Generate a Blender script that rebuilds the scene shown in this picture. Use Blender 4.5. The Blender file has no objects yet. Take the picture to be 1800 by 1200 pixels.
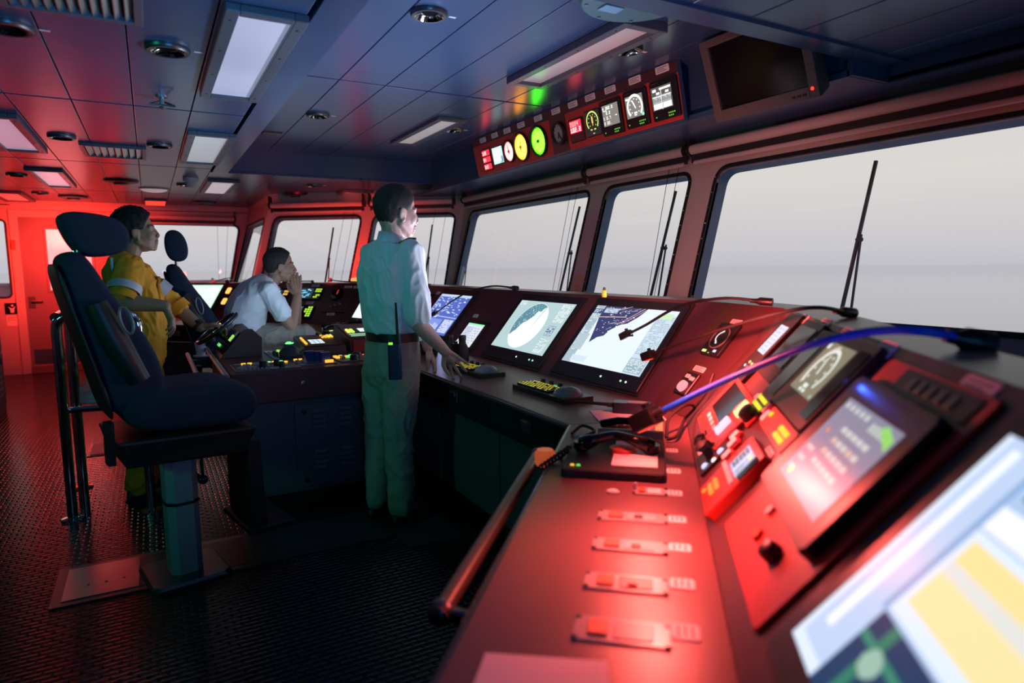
import bpy, bmesh, math, random
import numpy as np
from mathutils import Vector, Matrix, noise
random.seed(4)
V = Vector
scene = bpy.context.scene
COL = scene.collection

# ------------------------------------------------------------------ camera
# the lens was solved from the vanishing points of the ceiling joints: f = 1140 px on a 1800 px frame
FPX, EYE = 1140.0, V((0, 0, 1.42))
_y = V(((262 - 900) / FPX, (473 - 600) / FPX, 1)).normalized()
_x = V(((2950 - 900) / FPX, (450 - 600) / FPX, 1)); _x = (_x - _y * _x.dot(_y)).normalized()
_z = _x.cross(_y)
RC = Matrix((_x, _y, _z))
cam = bpy.data.cameras.new('camera'); camo = bpy.data.objects.new('camera', cam); COL.objects.link(camo)
cam.sensor_width = 36; cam.lens = FPX / 1800 * 36; cam.clip_start = 0.02; cam.clip_end = 40000
right, up, back = RC @ V((1, 0, 0)), RC @ V((0, -1, 0)), RC @ V((0, 0, -1))
camo.matrix_world = Matrix(((right.x, up.x, back.x, EYE.x), (right.y, up.y, back.y, EYE.y), (right.z, up.z, back.z, EYE.z), (0, 0, 0, 1)))
cam.dof.use_dof = True; cam.dof.focus_distance = 3.9; cam.dof.aperture_fstop = 1.7
scene.camera = camo

def ray(px, py): return RC @ V(((px - 900) / FPX, (py - 600) / FPX, 1))
def at_z(px, py, z): d = ray(px, py); return EYE + d * ((z - EYE.z) / d.z)
def at_x(px, py, x): d = ray(px, py); return EYE + d * (x / d.x)
def at_y(px, py, y): d = ray(px, py); return EYE + d * (y / d.y)
def at_p(px, py, P, N): d = ray(px, py); return EYE + d * ((V(P) - EYE).dot(N) / d.dot(N))

# ------------------------------------------------------------------ view, world
vs = scene.view_settings
scene.display_settings.display_device = 'sRGB'
vs.view_transform = 'Standard'; vs.look = 'None'; vs.exposure = 0.0; vs.gamma = 1.0; vs.use_curve_mapping = False
world = bpy.data.worlds.new('dusk_haze'); scene.world = world; world.use_nodes = True
nt = world.node_tree; bg = nt.nodes['Background']
tc = nt.nodes.new('ShaderNodeTexCoord'); sx = nt.nodes.new('ShaderNodeSeparateXYZ'); cr = nt.nodes.new('ShaderNodeValToRGB')
mp = nt.nodes.new('ShaderNodeMapRange'); mp.inputs[1].default_value = -0.15; mp.inputs[2].default_value = 0.6
nt.links.new(tc.outputs['Generated'], sx.inputs[0]); nt.links.new(sx.outputs['Z'], mp.inputs[0]); nt.links.new(mp.outputs[0], cr.inputs[0]); nt.links.new(cr.outputs[0], bg.inputs[0])
cr.color_ramp.elements[0].position = 0.0; cr.color_ramp.elements[0].color = (0.36, 0.40, 0.50, 1)
cr.color_ramp.elements[1].position = 1.0; cr.color_ramp.elements[1].color = (0.30, 0.33, 0.42, 1)
for p, c in ((0.17, (0.44, 0.45, 0.52, 1)), (0.23, (0.55, 0.53, 0.55, 1)), (0.36, (0.66, 0.63, 0.60, 1)), (0.55, (0.60, 0.58, 0.56, 1))):
    e = cr.color_ramp.elements.new(p); e.color = c
bg.inputs[1].default_value = 1.18

def lamp(name, kind, loc, aim, energy, color, size=0.1, size_y=None, angle=None, blend=0.6, spread=None):
    l = bpy.data.lights.new(name, kind); l.energy = energy; l.color = color
    if kind == 'AREA':
        l.size = size
        if size_y: l.shape = 'RECTANGLE'; l.size_y = size_y
        if spread: l.spread = spread
    else:
        l.shadow_soft_size = size
        if kind == 'SPOT': l.spot_size = angle or 1.5; l.spot_blend = blend
    o = bpy.data.objects.new(name, l); COL.objects.link(o); o.location = loc
    o.rotation_euler = (V(aim) - V(loc)).to_track_quat('-Z', 'Y').to_euler()
    return o
RED = (1.0, 0.035, 0.02)
# red night lights by the port wing, and the red chart lamps over the near console
lamp('night_light', 'AREA', (-1.05, 9.0, 1.95), (-1.05, 11.0, 1.5), 36, RED, 0.7, 0.3, spread=1.35)
lamp('night_light', 'AREA', (0.13, 10.4, 2.31), (0.13, 10.6, 0), 5, RED, 0.25, 0.5)
lamp('night_light', 'SPOT', (1.72, 7.45, 1.32), (2.45, 8.30, 2.0), 62, RED, 0.06, angle=1.9, blend=0.7)
lamp('night_light', 'SPOT', (0.55, 8.45, 1.32), (1.25, 9.7, 1.95), 26, RED, 0.06, angle=1.7, blend=0.7)
RED2 = (1.0, 0.10, 0.08)
lamp('chart_fill_spot', 'SPOT', (1.28, 1.48, 1.17), (1.30, 1.10, 0.80), 34, RED2, 0.03, angle=2.6, blend=0.95)
lamp('chart_fill_spot', 'SPOT', (0.97, 1.07, 1.10), (0.90, 1.02, 0.80), 24, RED2, 0.03, angle=2.4, blend=0.9)  # added spot floating free, no lamp head holds it
lamp('chart_fill_spot', 'SPOT', (1.62, 1.70, 1.24), (1.95, 1.66, 0.98), 90, RED2, 0.03, angle=2.7, blend=0.9)
# green starboard light behind the photographer
lamp('starboard_light', 'AREA', (-2.9, 1.3, 1.85), (0.7, 3.4, 1.55), 2.3, (0.03, 1.0, 0.55), 0.3, 0.3, spread=1.1)
# fill added at the front console screens, and an unseen one behind the camera
lamp('fill_light', 'AREA', (2.10, 3.70, 1.10), (1.10, 3.70, 2.1), 11, (0.66, 0.74, 1.0), 0.65, 0.3, spread=1.9)
lamp('fill_light', 'AREA', (2.10, 2.80, 1.10), (1.10, 2.80, 2.1), 9, (0.66, 0.74, 1.0), 0.65, 0.3, spread=1.9)
lamp('fill_light', 'AREA', (2.10, 5.00, 1.06), (1.10, 5.00, 1.90), 5, (0.45, 0.5, 1.0), 0.5, 0.38)
lamp('fill_light', 'AREA', (0.45, -0.2, 1.15), (0.65, 3.2, 2.9), 13, (0.08, 0.42, 1.0), 0.9, 0.5, spread=1.7)  # made-up blue fill for the ceiling, no monitor stands here
lamp('chart_fill_spot', 'SPOT', (1.75, 2.25, 1.32), (3.2, 3.9, 2.1), 55, (1.0, 0.26, 0.20), 0.05, angle=2.2, blend=0.9)  # added pinkish uplight for window posts and overhead panel, no lamp here
lamp('fill_light', 'AREA', (1.0, 4.66, 1.02), (0.2, 5.6, 2.4), 3.5, (0.5, 0.72, 1.0), 0.3, 0.2)  # added fill at the island screens to lift the left ceiling

# ------------------------------------------------------------------ materials
MATS = {}
def mat(name, col=(0.5, 0.5, 0.5), rough=0.5, metal=0.0, bump=0.0, scale=60.0, vary=0.0, emit=None, strength=1.0, spec=0.5, coat=0.0):
    if name in MATS: return MATS[name]
    m = bpy.data.materials.new(name); m.use_nodes = True; MATS[name] = m
    n = m.node_tree.nodes; L = m.node_tree.links; b = n['Principled BSDF']
    b.inputs['Base Color'].default_value = (*col, 1); b.inputs['Roughness'].default_value = rough; b.inputs['Metallic'].default_value = metal
    b.inputs['Specular IOR Level'].default_value = spec
    if coat: b.inputs['Coat Weight'].default_value = coat; b.inputs['Coat Roughness'].default_value = 0.1
    if emit:
        b.inputs['Emission Color'].default_value = (*emit, 1); b.inputs['Emission Strength'].default_value = strength
    if bump or vary:
        t = n.new('ShaderNodeTexCoord'); z = n.new('ShaderNodeTexNoise'); z.inputs['Scale'].default_value = scale; z.inputs['Detail'].default_value = 5
        L.new(t.outputs['Object'], z.inputs['Vector'])
        if bump:
            q = n.new('ShaderNodeBump'); q.inputs['Strength'].default_value = bump; q.inputs['Distance'].default_value = 0.004
            L.new(z.outputs['Fac'], q.inputs['Height']); L.new(q.outputs[0], b.inputs['Normal'])
        if vary:
            r = n.new('ShaderNodeValToRGB'); L.new(z.outputs['Fac'], r.inputs[0])
            r.color_ramp.elements[0].position = 0.3; r.color_ramp.elements[1].position = 0.7
            r.color_ramp.elements[0].color = (*[c * (1 - vary) for c in col], 1); r.color_ramp.elements[1].color = (*[min(1, c * (1 + vary)) for c in col], 1)
            L.new(r.outputs[0], b.inputs['Base Color'])
    return m
mat('ceiling_paint', (0.036, 0.085, 0.19), 0.27, bump=0.02, scale=220, vary=0.04, spec=0.8)  # bluish cast of the room light is put into this base colour
mat('ceiling_void', (0.01, 0.012, 0.018), 0.8)
mat('wall_paint', (0.52, 0.47, 0.47), 0.42, bump=0.05, scale=180, vary=0.03)
mat('door_paint', (0.17, 0.14, 0.19), 0.42, bump=0.05, scale=160, vary=0.03)
mat('console_paint', (0.075, 0.030, 0.033), 0.34, bump=0.10, scale=420, vary=0.08)
mat('desk_paint', (0.13, 0.062, 0.064), 0.38, bump=0.06, scale=380, vary=0.06)
mat('cabinet_paint', (0.10, 0.10, 0.115), 0.42, bump=0.08, scale=300, vary=0.05)
mat('panel_red_lit', (0.55, 0.05, 0.035), 0.38, bump=0.06, scale=300, vary=0.06)  # red spill of the console lamps is put into the paint colour
mat('black_plastic', (0.012, 0.012, 0.014), 0.38, bump=0.04, scale=400)
mat('black_gloss', (0.008, 0.008, 0.010), 0.12, spec=0.3)
mat('black_rubber', (0.010, 0.010, 0.011), 0.6, bump=0.1, scale=300)
mat('grey_plastic', (0.16, 0.16, 0.17), 0.4)
mat('plate_grey', (0.10, 0.10, 0.11), 0.35, vary=0.05)
mat('pale_plate', (0.40, 0.40, 0.40), 0.45)
mat('tag_white', (0.86, 0.84, 0.82), 0.5)
mat('tag_ink', (0.05, 0.05, 0.06), 0.6)
mat('chrome', (0.75, 0.76, 0.78), 0.08, 1.0)
mat('steel', (0.48, 0.49, 0.50), 0.28, 1.0, bump=0.03, scale=200)
mat('dark_steel', (0.12, 0.13, 0.14), 0.35, 0.8)
mat('pedestal_paint', (0.30, 0.32, 0.38), 0.35, bump=0.03, scale=200)
mat('chair_fabric', (0.010, 0.018, 0.050), 0.82, bump=0.5, scale=900, vary=0.25)
mat('chair_shell', (0.011, 0.012, 0.016), 0.45)
mat('cushion', (0.42, 0.44, 0.42), 0.6, bump=0.2, scale=500)
mat('aluminium', (0.55, 0.57, 0.60), 0.32, 1.0)
mat('fixture_frame', (0.09, 0.115, 0.16), 0.35)
mat('gasket', (0.012, 0.012, 0.013), 0.55)
mat('blind_metal', (0.50, 0.45, 0.45), 0.38)
mat('skin_tan', (0.40, 0.215, 0.135), 0.5, bump=0.08, scale=220, vary=0.03)
mat('skin_fair', (0.56, 0.33, 0.26), 0.5, bump=0.08, scale=220, vary=0.03)
mat('skin_brown', (0.36, 0.20, 0.12), 0.5, bump=0.08, scale=220, vary=0.03)
mat('hair_black', (0.008, 0.007, 0.006), 0.7, bump=0.9, scale=260, vary=0.4)
mat('hair_brown', (0.022, 0.014, 0.010), 0.7, bump=0.9, scale=260, vary=0.4)
mat('hair_grey', (0.034, 0.029, 0.026), 0.7, bump=0.9, scale=260, vary=0.6)
mat('shirt_white', (0.74, 0.76, 0.78), 0.75, bump=0.25, scale=14)
mat('coverall', (0.72, 0.33, 0.012), 0.8, bump=0.3, scale=18, vary=0.06)
mat('reflective', (0.55, 0.58, 0.62), 0.45, 0.25)
mat('khaki', (0.36, 0.30, 0.24), 0.8, bump=0.3, scale=20, vary=0.05)
mat('leather_black', (0.012, 0.012, 0.012), 0.4)
mat('gold', (0.62, 0.40, 0.06), 0.35, 0.6)
mat('eye_white', (0.42, 0.41, 0.40), 0.35)
mat('lip', (0.34, 0.13, 0.11), 0.45)
mat('paper', (0.74, 0.74, 0.72), 0.7)
mat('yellow_paint', (0.75, 0.50, 0.02), 0.5)
mat('orange_cap', (0.60, 0.10, 0.02), 0.45)
mat('blue_lever', (0.02, 0.04, 0.20), 0.35)
mat('blue_lit_neck', (0.004, 0.09, 0.80), 0.35)  # blue LED light falling on the neck is put into its colour
mat('radio_blue', (0.012, 0.018, 0.05), 0.35)
mat('wiper', (0.03, 0.045, 0.055), 0.45)
mat('outer_paint', (0.34, 0.37, 0.42), 0.5)
mat('red_light', (0.2, 0.02, 0.02), 0.4, emit=(1, 0.05, 0.03), strength=1.3)
mat('dial_red', (0.5, 0.1, 0.05), 0.5)
mat('green_sticker', (0.35, 0.62, 0.10), 0.5)

def diffuser(name, col, s):
    return mat(name, (0.62, 0.63, 0.64), 0.3, emit=col, strength=s)
# emission that reads each face's own colour: screens, lit keys and dials
def _screen_mat():
    m = bpy.data.materials.new('lit_display'); m.use_nodes = True; n = m.node_tree.nodes; L = m.node_tree.links; b = n['Principled BSDF']
    a = n.new('ShaderNodeAttribute'); a.attribute_name = 'col'
    b.inputs['Base Color'].default_value = (0.01, 0.01, 0.012, 1); b.inputs['Roughness'].default_value = 0.30
    b.inputs['Specular IOR Level'].default_value = 0.18; L.new(a.outputs['Color'], b.inputs['Emission Color']); b.inputs['Emission Strength'].default_value = 1.0
    return m
LIT = _screen_mat()
def _glass():
    m = bpy.data.materials.new('window_glass'); m.use_nodes = True; n = m.node_tree.nodes; L = m.node_tree.links
    n.remove(n['Principled BSDF']); out = n['Material Output']
    t = n.new('ShaderNodeBsdfTransparent'); t.inputs[0].default_value = (0.95, 0.96, 0.97, 1); g = n.new('ShaderNodeBsdfGlossy'); g.inputs['Roughness'].default_value = 0.02
    f = n.new('ShaderNodeFresnel'); f.inputs[0].default_value = 1.45; x = n.new('ShaderNodeMixShader')
    L.new(f.outputs[0], x.inputs[0]); L.new(t.outputs[0], x.inputs[1]); L.new(g.outputs[0], x.inputs[2]); L.new(x.outputs[0], out.inputs[0])
    return m
GLASS = _glass(); MATS['glass'] = GLASS
def _floor():
    m = bpy.data.materials.new('ribbed_rubber'); m.use_nodes = True; n = m.node_tree.nodes; L = m.node_tree.links; b = n['Principled BSDF']
    b.inputs['Base Color'].default_value = (0.008, 0.008, 0.009, 1); b.inputs['Roughness'].default_value = 0.20
    t = n.new('ShaderNodeTexCoord'); br = n.new('ShaderNodeTexBrick'); mpn = n.new('ShaderNodeMapping')
    mpn.inputs['Rotation'].default_value = (0, 0, 0)
    L.new(t.outputs['Object'], mpn.inputs[0]); L.new(mpn.outputs[0], br.inputs['Vector'])
    br.inputs['Scale'].default_value = 1.0; br.inputs['Brick Width'].default_value = 0.06; br.inputs['Row Height'].default_value = 0.030
    br.inputs['Mortar Size'].default_value = 0.009; br.inputs['Mortar Smooth'].default_value = 1.0
    br.inputs['Color1'].default_value = (1, 1, 1, 1); br.inputs['Color2'].default_value = (1, 1, 1, 1); br.inputs['Mortar'].default_value = (0, 0, 0, 1)
    q = n.new('ShaderNodeBump'); q.inputs['Strength'].default_value = 0.7; q.inputs['Distance'].default_value = 0.005
    L.new(br.outputs['Color'], q.inputs['Height']); L.new(q.outputs[0], b.inputs['Normal'])
    return m
MATS['floor'] = _floor()

# ------------------------------------------------------------------ mesh builder
def M4(ex, ey, ez, o): return Matrix(((ex[0], ey[0], ez[0], o[0]), (ex[1], ey[1], ez[1], o[1]), (ex[2], ey[2], ez[2], o[2]), (0, 0, 0, 1)))
def basis(d):
    d = V(d).normalized(); a = V((0, 0, 1)) if abs(d.z) < 0.9 else V((1, 0, 0))
    x = a.cross(d).normalized(); return x, d.cross(x), d
class B:
    def __init__(s, M=None): s.bm = bmesh.new(); s.M = M or Matrix.Identity(4); s.cl = None
    def v(s, p): return s.bm.verts.new(s.M @ V(p))
    def f(s, vs):
        try: return s.bm.faces.new(vs)
        except ValueError: return None
    def hexa(s, p):
        v = [s.v(q) for q in p]
        for i in ((3, 2, 1, 0), (4, 5, 6, 7), (0, 1, 5, 4), (1, 2, 6, 5), (2, 3, 7, 6), (3, 0, 4, 7)): s.f([v[k] for k in i])
        return s
    def box(s, a, b):
        (x0, y0, z0), (x1, y1, z1) = a, b
        return s.hexa([(x0, y0, z0), (x1, y0, z0), (x1, y1, z0), (x0, y1, z0), (x0, y0, z1), (x1, y0, z1), (x1, y1, z1), (x0, y1, z1)])
    def cbox(s, c, d): return s.box([c[i] - d[i] / 2 for i in range(3)], [c[i] + d[i] / 2 for i in range(3)])
    def prism(s, poly, vec):
        a = [s.v(p) for p in poly]; b = [s.v(V(p) + V(vec)) for p in poly]; n = len(a)
        s.f(a[::-1]); s.f(b)
        for i in range(n): s.f([a[i], a[(i + 1) % n], b[(i + 1) % n], b[i]])
        return s
    def poly(s, pts): s.f([s.v(p) for p in pts]); return s
    def rings(s, R, cap=True, closed=True):
        vs = [[s.v(p) for p in r] for r in R]; n = len(vs[0])
        for a, b in zip(vs, vs[1:]):
            for i in range(n if closed else n - 1): s.f([a[i], a[(i + 1) % n], b[(i + 1) % n], b[i]])
        if cap: s.f(vs[0][::-1]); s.f(vs[-1])
        return s
    def tube(s, pts, r, seg=10, cap=True):
        pts = [V(p) for p in pts]; n = len(pts); rs = r if isinstance(r, (list, tuple)) else [r] * n
        x, y, d = basis(pts[1] - pts[0]); R = []
        for i, p in enumerate(pts):
            t = (pts[min(i + 1, n - 1)] - pts[max(i - 1, 0)]).normalized()
            x = (x - t * x.dot(t)).normalized(); y = t.cross(x)
            R.append([p + (x * math.cos(a) + y * math.sin(a)) * rs[i] for a in (2 * math.pi * k / seg for k in range(seg))])
        return s.rings(R, cap)
    def cyl(s, a, b, r, r1=None, seg=16): return s.tube([a, b], [r, r if r1 is None else r1], seg)
    def lathe(s, o, ax, prof, seg=24, cap=True):
        x, y, d = basis(ax); o = V(o)
        return s.rings([[o + d * h + (x * math.cos(a) + y * math.sin(a)) * max(r, 1e-4) for a in (2 * math.pi * k / seg for k in range(seg))] for r, h in prof], cap)
    def ell(s, c, r, R=None, seg=20, rings=12):
        c = V(c); R = R or Matrix.Identity(3); rr = []
        for i in range(1, rings):
            t = math.pi * i / rings
            rr.append([c + R @ V((r[0] * math.sin(t) * math.cos(a), r[1] * math.sin(t) * math.sin(a), -r[2] * math.cos(t))) for a in (2 * math.pi * k / seg for k in range(seg))])
        vs = [[s.v(p) for p in q] for q in rr]
        for a, b in zip(vs, vs[1:]):
            for i in range(seg): s.f([a[i], a[(i + 1) % seg], b[(i + 1) % seg], b[i]])
        lo, hi = s.v(c + R @ V((0, 0, -r[2]))), s.v(c + R @ V((0, 0, r[2])))
        for i in range(seg): s.f([vs[0][(i + 1) % seg], vs[0][i], lo]); s.f([vs[-1][i], vs[-1][(i + 1) % seg], hi])
        return s
    def capsule(s, a, b, ra, rb, seg=14):
        a, b = V(a), V(b); d = (b - a); L = d.length; d.normalize(); pr = []
        for k in range(5): t = math.pi / 2 * k / 4; pr.append((ra * math.sin(t), -ra * math.cos(t)))
        for k in range(5): t = math.pi / 2 * k / 4; pr.append((rb * math.cos(t), L + rb * math.sin(t)))
        return s.lathe(a, d, pr, seg)
    def chain(s, pts, rs, seg=14):
        for i in range(len(pts) - 1): s.capsule(pts[i], pts[i + 1], rs[i], rs[i + 1], seg)
        return s
    def rbox(s, c, d, r=0.004):                       # box with chamfered vertical corners (local z up)
        x, y, z = d[0] / 2, d[1] / 2, d[2] / 2; r = min(r, x * 0.9, y * 0.9)
        base = [(x - r, -y), (x, -y + r), (x, y - r), (x - r, y), (-x + r, y), (-x, y - r), (-x, -y + r), (-x + r, -y)]
        k = 1 - min(0.5, r / max(x, y)) * 0.35
        R = [[(c[0] + q[0], c[1] + q[1], c[2] - z) for q in base], [(c[0] + q[0], c[1] + q[1], c[2] + z - r * 0.4) for q in base], [(c[0] + q[0] * k, c[1] + q[1] * k, c[2] + z) for q in base]]
        return s.rings(R)

def obj(name, b, m, parent=None, smooth=False, bevel=0.0, kind=None, label=None):
    me = bpy.data.meshes.new(name); bm = b.bm
    bmesh.ops.recalc_face_normals(bm, faces=bm.faces)
    if parent is not None:
        off = WORLD.get(parent.name, V((0, 0, 0)))
        if off.length > 0: bmesh.ops.translate(bm, verts=bm.verts, vec=-off)
    bm.to_mesh(me); bm.free()
    me.materials.append(MATS[m] if isinstance(m, str) else m)
    if smooth:
        for p in me.polygons: p.use_smooth = True
        if smooth != 'all': me.set_sharp_from_angle(angle=math.radians(smooth if smooth is not True else 40))
    o = bpy.data.objects.new(name, me); COL.objects.link(o)
    if parent is not None: o.parent = parent; WORLD[o.name] = off
    if bevel:
        md = o.modifiers.new('bevel', 'BEVEL'); md.width = bevel; md.segments = 2; md.limit_method = 'ANGLE'; md.angle_limit = math.radians(40)
    if kind: o['kind'] = kind
    if label: o['label'] = label
    return o
WORLD = {}
def tag(o, label, cat, group=None, kind=None):
    o['label'] = label; o['category'] = cat
    if group: o['group'] = group
    if kind: o['kind'] = kind
    return o
def thing(name, label, cat, loc=(0, 0, 0), group=None):
    o = bpy.data.objects.new(name, None); COL.objects.link(o); o.location = loc; o.empty_display_size = 0.05
    WORLD[o.name] = V(loc)
    return tag(o, label, cat, group)
def struct(name, b, m, parent=None, **k):
    return obj(name, b, m, parent, kind=None if parent else 'structure', **k)
def copy_tree(o, loc, label=None):
    r = o.copy(); COL.objects.link(r); d = V(loc); r.location = d; WORLD[r.name] = d
    if label: r['label'] = label
    for ch in list(o.children):
        c = ch.copy(); COL.objects.link(c); c.parent = r
        for g in ch.children:
            e = g.copy(); COL.objects.link(e); e.parent = c
    return r

# lit pictures: rectangles and polygons in 0..1 coordinates of a w x h panel, each face with its own colour
GL = {'0': '757', '1': '262', }
FONT = {c: r for c, r in zip('0123456789.:-ABCDEFGHIJKLMNOPQRSTUVWXYZ /%',
 ['75557', '26227', '71747', '71717', '55711', '74717', '74757', '71111', '75757', '75717', '00002', '02020', '00700', '25755', '65656', '34443', '65556', '74647', '74644', '34553', '55755', '72227', '11152', '55655', '44447', '57755', '65555', '25552', '65644', '25563', '65655', '34216', '72222', '55557', '55552', '55775', '55255', '55222', '71247', '00000', '11244', '51245'])}
class Pic:
    def __init__(s, w, h): s.it = []; s.w, s.h = w, h
    def r(s, x0, y0, x1, y1, c): s.it.append(([(x0, y0), (x1, y0), (x1, y1), (x0, y1)], c)); return s
    def p(s, pts, c): s.it.append((pts, c)); return s
    def line(s, a, b, t, c):
        ax, ay, bx, by = a[0] * s.w, a[1] * s.h, b[0] * s.w, b[1] * s.h; dx, dy = bx - ax, by - ay; L = math.hypot(dx, dy) or 1; nx, ny = -dy / L * t / 2, dx / L * t / 2
        return s.p([((ax + nx) / s.w, (ay + ny) / s.h), ((ax - nx) / s.w, (ay - ny) / s.h), ((bx - nx) / s.w, (by - ny) / s.h), ((bx + nx) / s.w, (by + ny) / s.h)], c)
    def arc(s, cx, cy, r, a0, a1, t, c, n=24):         # r, t in metres; angles in degrees
        for i in range(n):
            A, Bq = [math.radians(a0 + (a1 - a0) * (i + k) / n) for k in (0, 1)]
            s.p([((cx * s.w + rr * math.cos(a)) / s.w, (cy * s.h + rr * math.sin(a)) / s.h) for rr, a in ((r, A), (r + t, A), (r + t, Bq), (r, Bq))], c)
        return s
    def disc(s, cx, cy, r, c, n=28):
        return s.p([((cx * s.w + r * math.cos(2 * math.pi * k / n)) / s.w, (cy * s.h + r * math.sin(2 * math.pi * k / n)) / s.h) for k in range(n)], c)
    def txt(s, t, x, y, ch, c):                         # lower left corner, character height (0..1 of h)
        pw = ch * s.h / 5; px = x * s.w
        for q in t:
            for j, row in enumerate(FONT.get(q, '00000')):
                v = int(row)
                for i in range(3):
                    if v >> (2 - i) & 1:
                        X, Y = (px + i * pw) / s.w, y + ch * (4 - j) / 5
                        s.r(X, Y, X + pw * 0.96 / s.w, Y + ch / 5 * 0.96, c)
            px += pw * 4
        return s
    def build(s, name, M, parent, lift=0.0004, label=None, kind=None):
        b = B(M); cl = b.bm.loops.layers.float_color.new('col')
        for k, (pts, c) in enumerate(s.it):
            z = lift * (k > 0) + 0.000004 * k
            fc = b.f([b.v(((x - 0.5) * s.w, (y - 0.5) * s.h, z)) for x, y in pts])
            if fc:
                for l in fc.loops: l[cl] = (*c, 1)
        return obj(name, b, LIT, parent, label=label, kind=kind)
def lit(name, b, col, parent, smooth=False, label=None):
    key = 'lit_%.2f_%.2f_%.2f' % col
    mx = max(col)
    mat(key, tuple(0.3 * c / mx for c in col), 0.35, emit=tuple(c / mx for c in col), strength=mx)
    return obj(name, b, key, parent, smooth=smooth, label=label)
# ------------------------------------------------------------------ the sea outside
struct('sea', B().poly([(-9000, -9000, -30), (9000, -9000, -30), (9000, 9000, -30), (-9000, 9000, -30)]),
       mat('sea_water', (0.42, 0.45, 0.50), 0.08))

# ------------------------------------------------------------------ floor and ceiling
XL, YB, YF = -3.6, -2.2, 11.0
struct('floor', B().box((XL, YB, -0.06), (3.3, YF, 0)), 'floor')
ZC, ZK = 2.36, 2.60           # low ceiling and raised bay
CX, CY0, CY1 = 0.74, 1.95, 7.1
ceil = struct('ceiling', B().box((XL, YB, ZK + 0.03), (3.6, YF, ZK + 0.08)), 'ceiling_void')
PM = {}
def ceiling_panel(x0, x1, y0, y1, z):
    k = (round(x1 - x0, 3), round(y1 - y0, 3))
    if k not in PM:
        o = obj('ceiling_panel', B().box((0, 0, 0), (k[0] - 0.005, k[1] - 0.024, 0.02)), 'ceiling_paint', ceil, bevel=0.003); PM[k] = o
    else:
        o = PM[k].copy(); COL.objects.link(o); o.parent = ceil
    o.location = (x0 + 0.0025, y0 + 0.012, z)
rows = [(-0.45, 2.0), (2.0, 4.45), (4.45, 6.9), (6.9, 9.35), (9.35, 11.0)]
for i in range(-9, 2):
    for y0, y1 in rows: ceiling_panel(-0.02 + 0.3 * i, 0.28 + 0.3 * i, y0, y1, ZC)
for i in range(2, 11):
    x0 = 0.58 + 0.3 * (i - 2)
    for y0, y1 in ((7.1, 9.35), (9.35, 11.0)): ceiling_panel(x0, x0 + 0.3, y0, y1, ZC)
    ceiling_panel(max(x0, CX + 0.0), x0 + 0.3, -0.45, 1.95, ZC)
for k, x0 in enumerate([CX + 0.01, 0.83 + 0.30, 1.43, 1.73, 2.03, 2.33, 2.63]):
    x1 = [1.13, 1.43, 1.73, 2.03, 2.33, 2.63, 2.93][k]
    for y0, y1 in ((CY0, 4.26), (4.26, CY1)): ceiling_panel(x0, x1, y0, y1, ZK)
t1 = struct('trim_1', B().box((0.60, -0.45, ZC - 0.004), (CX, CY1 + 0.06, ZC + 0.03)), 'ceiling_paint')
t2 = struct('trim_2', B().box((CX - 0.02, -0.45, ZC + 0.025), (CX, CY1, ZK + 0.03)).box((CX - 0.02, CY1 - 0.005, ZC + 0.02), (3.0, CY1 + 0.02, ZK + 0.03)), 'ceiling_paint')
struct('trim_3', B().box((CX, CY0 - 0.10, ZC - 0.012), (3.3, CY0 + 0.01, ZC + 0.01)).box((CX, CY0 - 0.02, ZC), (3.6, CY0 + 0.01, ZK + 0.03)).box((2.86, CY0 - 0.02, 2.272), (3.6, CY0 + 0.01, ZC)), 'ceiling_paint')
# soffit over the front windows
struct('trim_4', B().box((2.86, CY0, 2.27), (3.62, 7.6, 2.30)).box((2.90, CY0, 2.28), (2.93, 7.1, ZK + 0.03)), 'ceiling_paint')
struct('trim_5', B().box((3.14, -2.1, 2.27), (3.66, CY0, 2.30)).box((3.14, -2.1, 2.28), (3.17, CY0, ZC + 0.03)), 'ceiling_paint')

# ------------------------------------------------------------------ leaning window walls
LEAN = 0.27
def line_at(z):                                        # plan polyline of the window walls at height z
    k = LEAN * (z - 2.05)
    d2 = V((-0.78, 0.62)).normalized(); n2 = V((d2.y, -d2.x))
    p_main = 3.37 + k; C = V((3.37, 7.25)) + n2 * k
    t = (p_main - C.x) / d2.x; A = C + d2 * t
    xs = 1.35 + k; t2_ = (xs - C.x) / d2.x; Bq = C + d2 * t2_
    return V((p_main, -2.0, z)), V((A.x, A.y, z)), V((Bq.x, Bq.y, z)), V((xs, YF, z))
def wall_frame(i):
    lo, hi = line_at(1.0), line_at(2.28)
    t = (lo[i + 1] - lo[i]).normalized(); upv = V((0, 0, 1)); nrm = (hi[i] - lo[i]); nrm = t.cross(nrm).normalized()
    # inward normal points to the room middle
    if nrm.dot(V((1, 4.5, 1.5)) - lo[i]) < 0: nrm = -nrm
    return lo[i], t, nrm
def quad_round(q, r, n=6):
    out = []
    for i in range(4):
        p, a, b = V(q[i]), V(q[i - 1]), V(q[(i + 1) % 4])
        A, Bq = p + (a - p).normalized() * r, p + (b - p).normalized() * r
        out.append([A * (1 - t) ** 2 + p * 2 * t * (1 - t) + Bq * t * t for t in (k / n for k in range(n + 1))])
    return out
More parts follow.
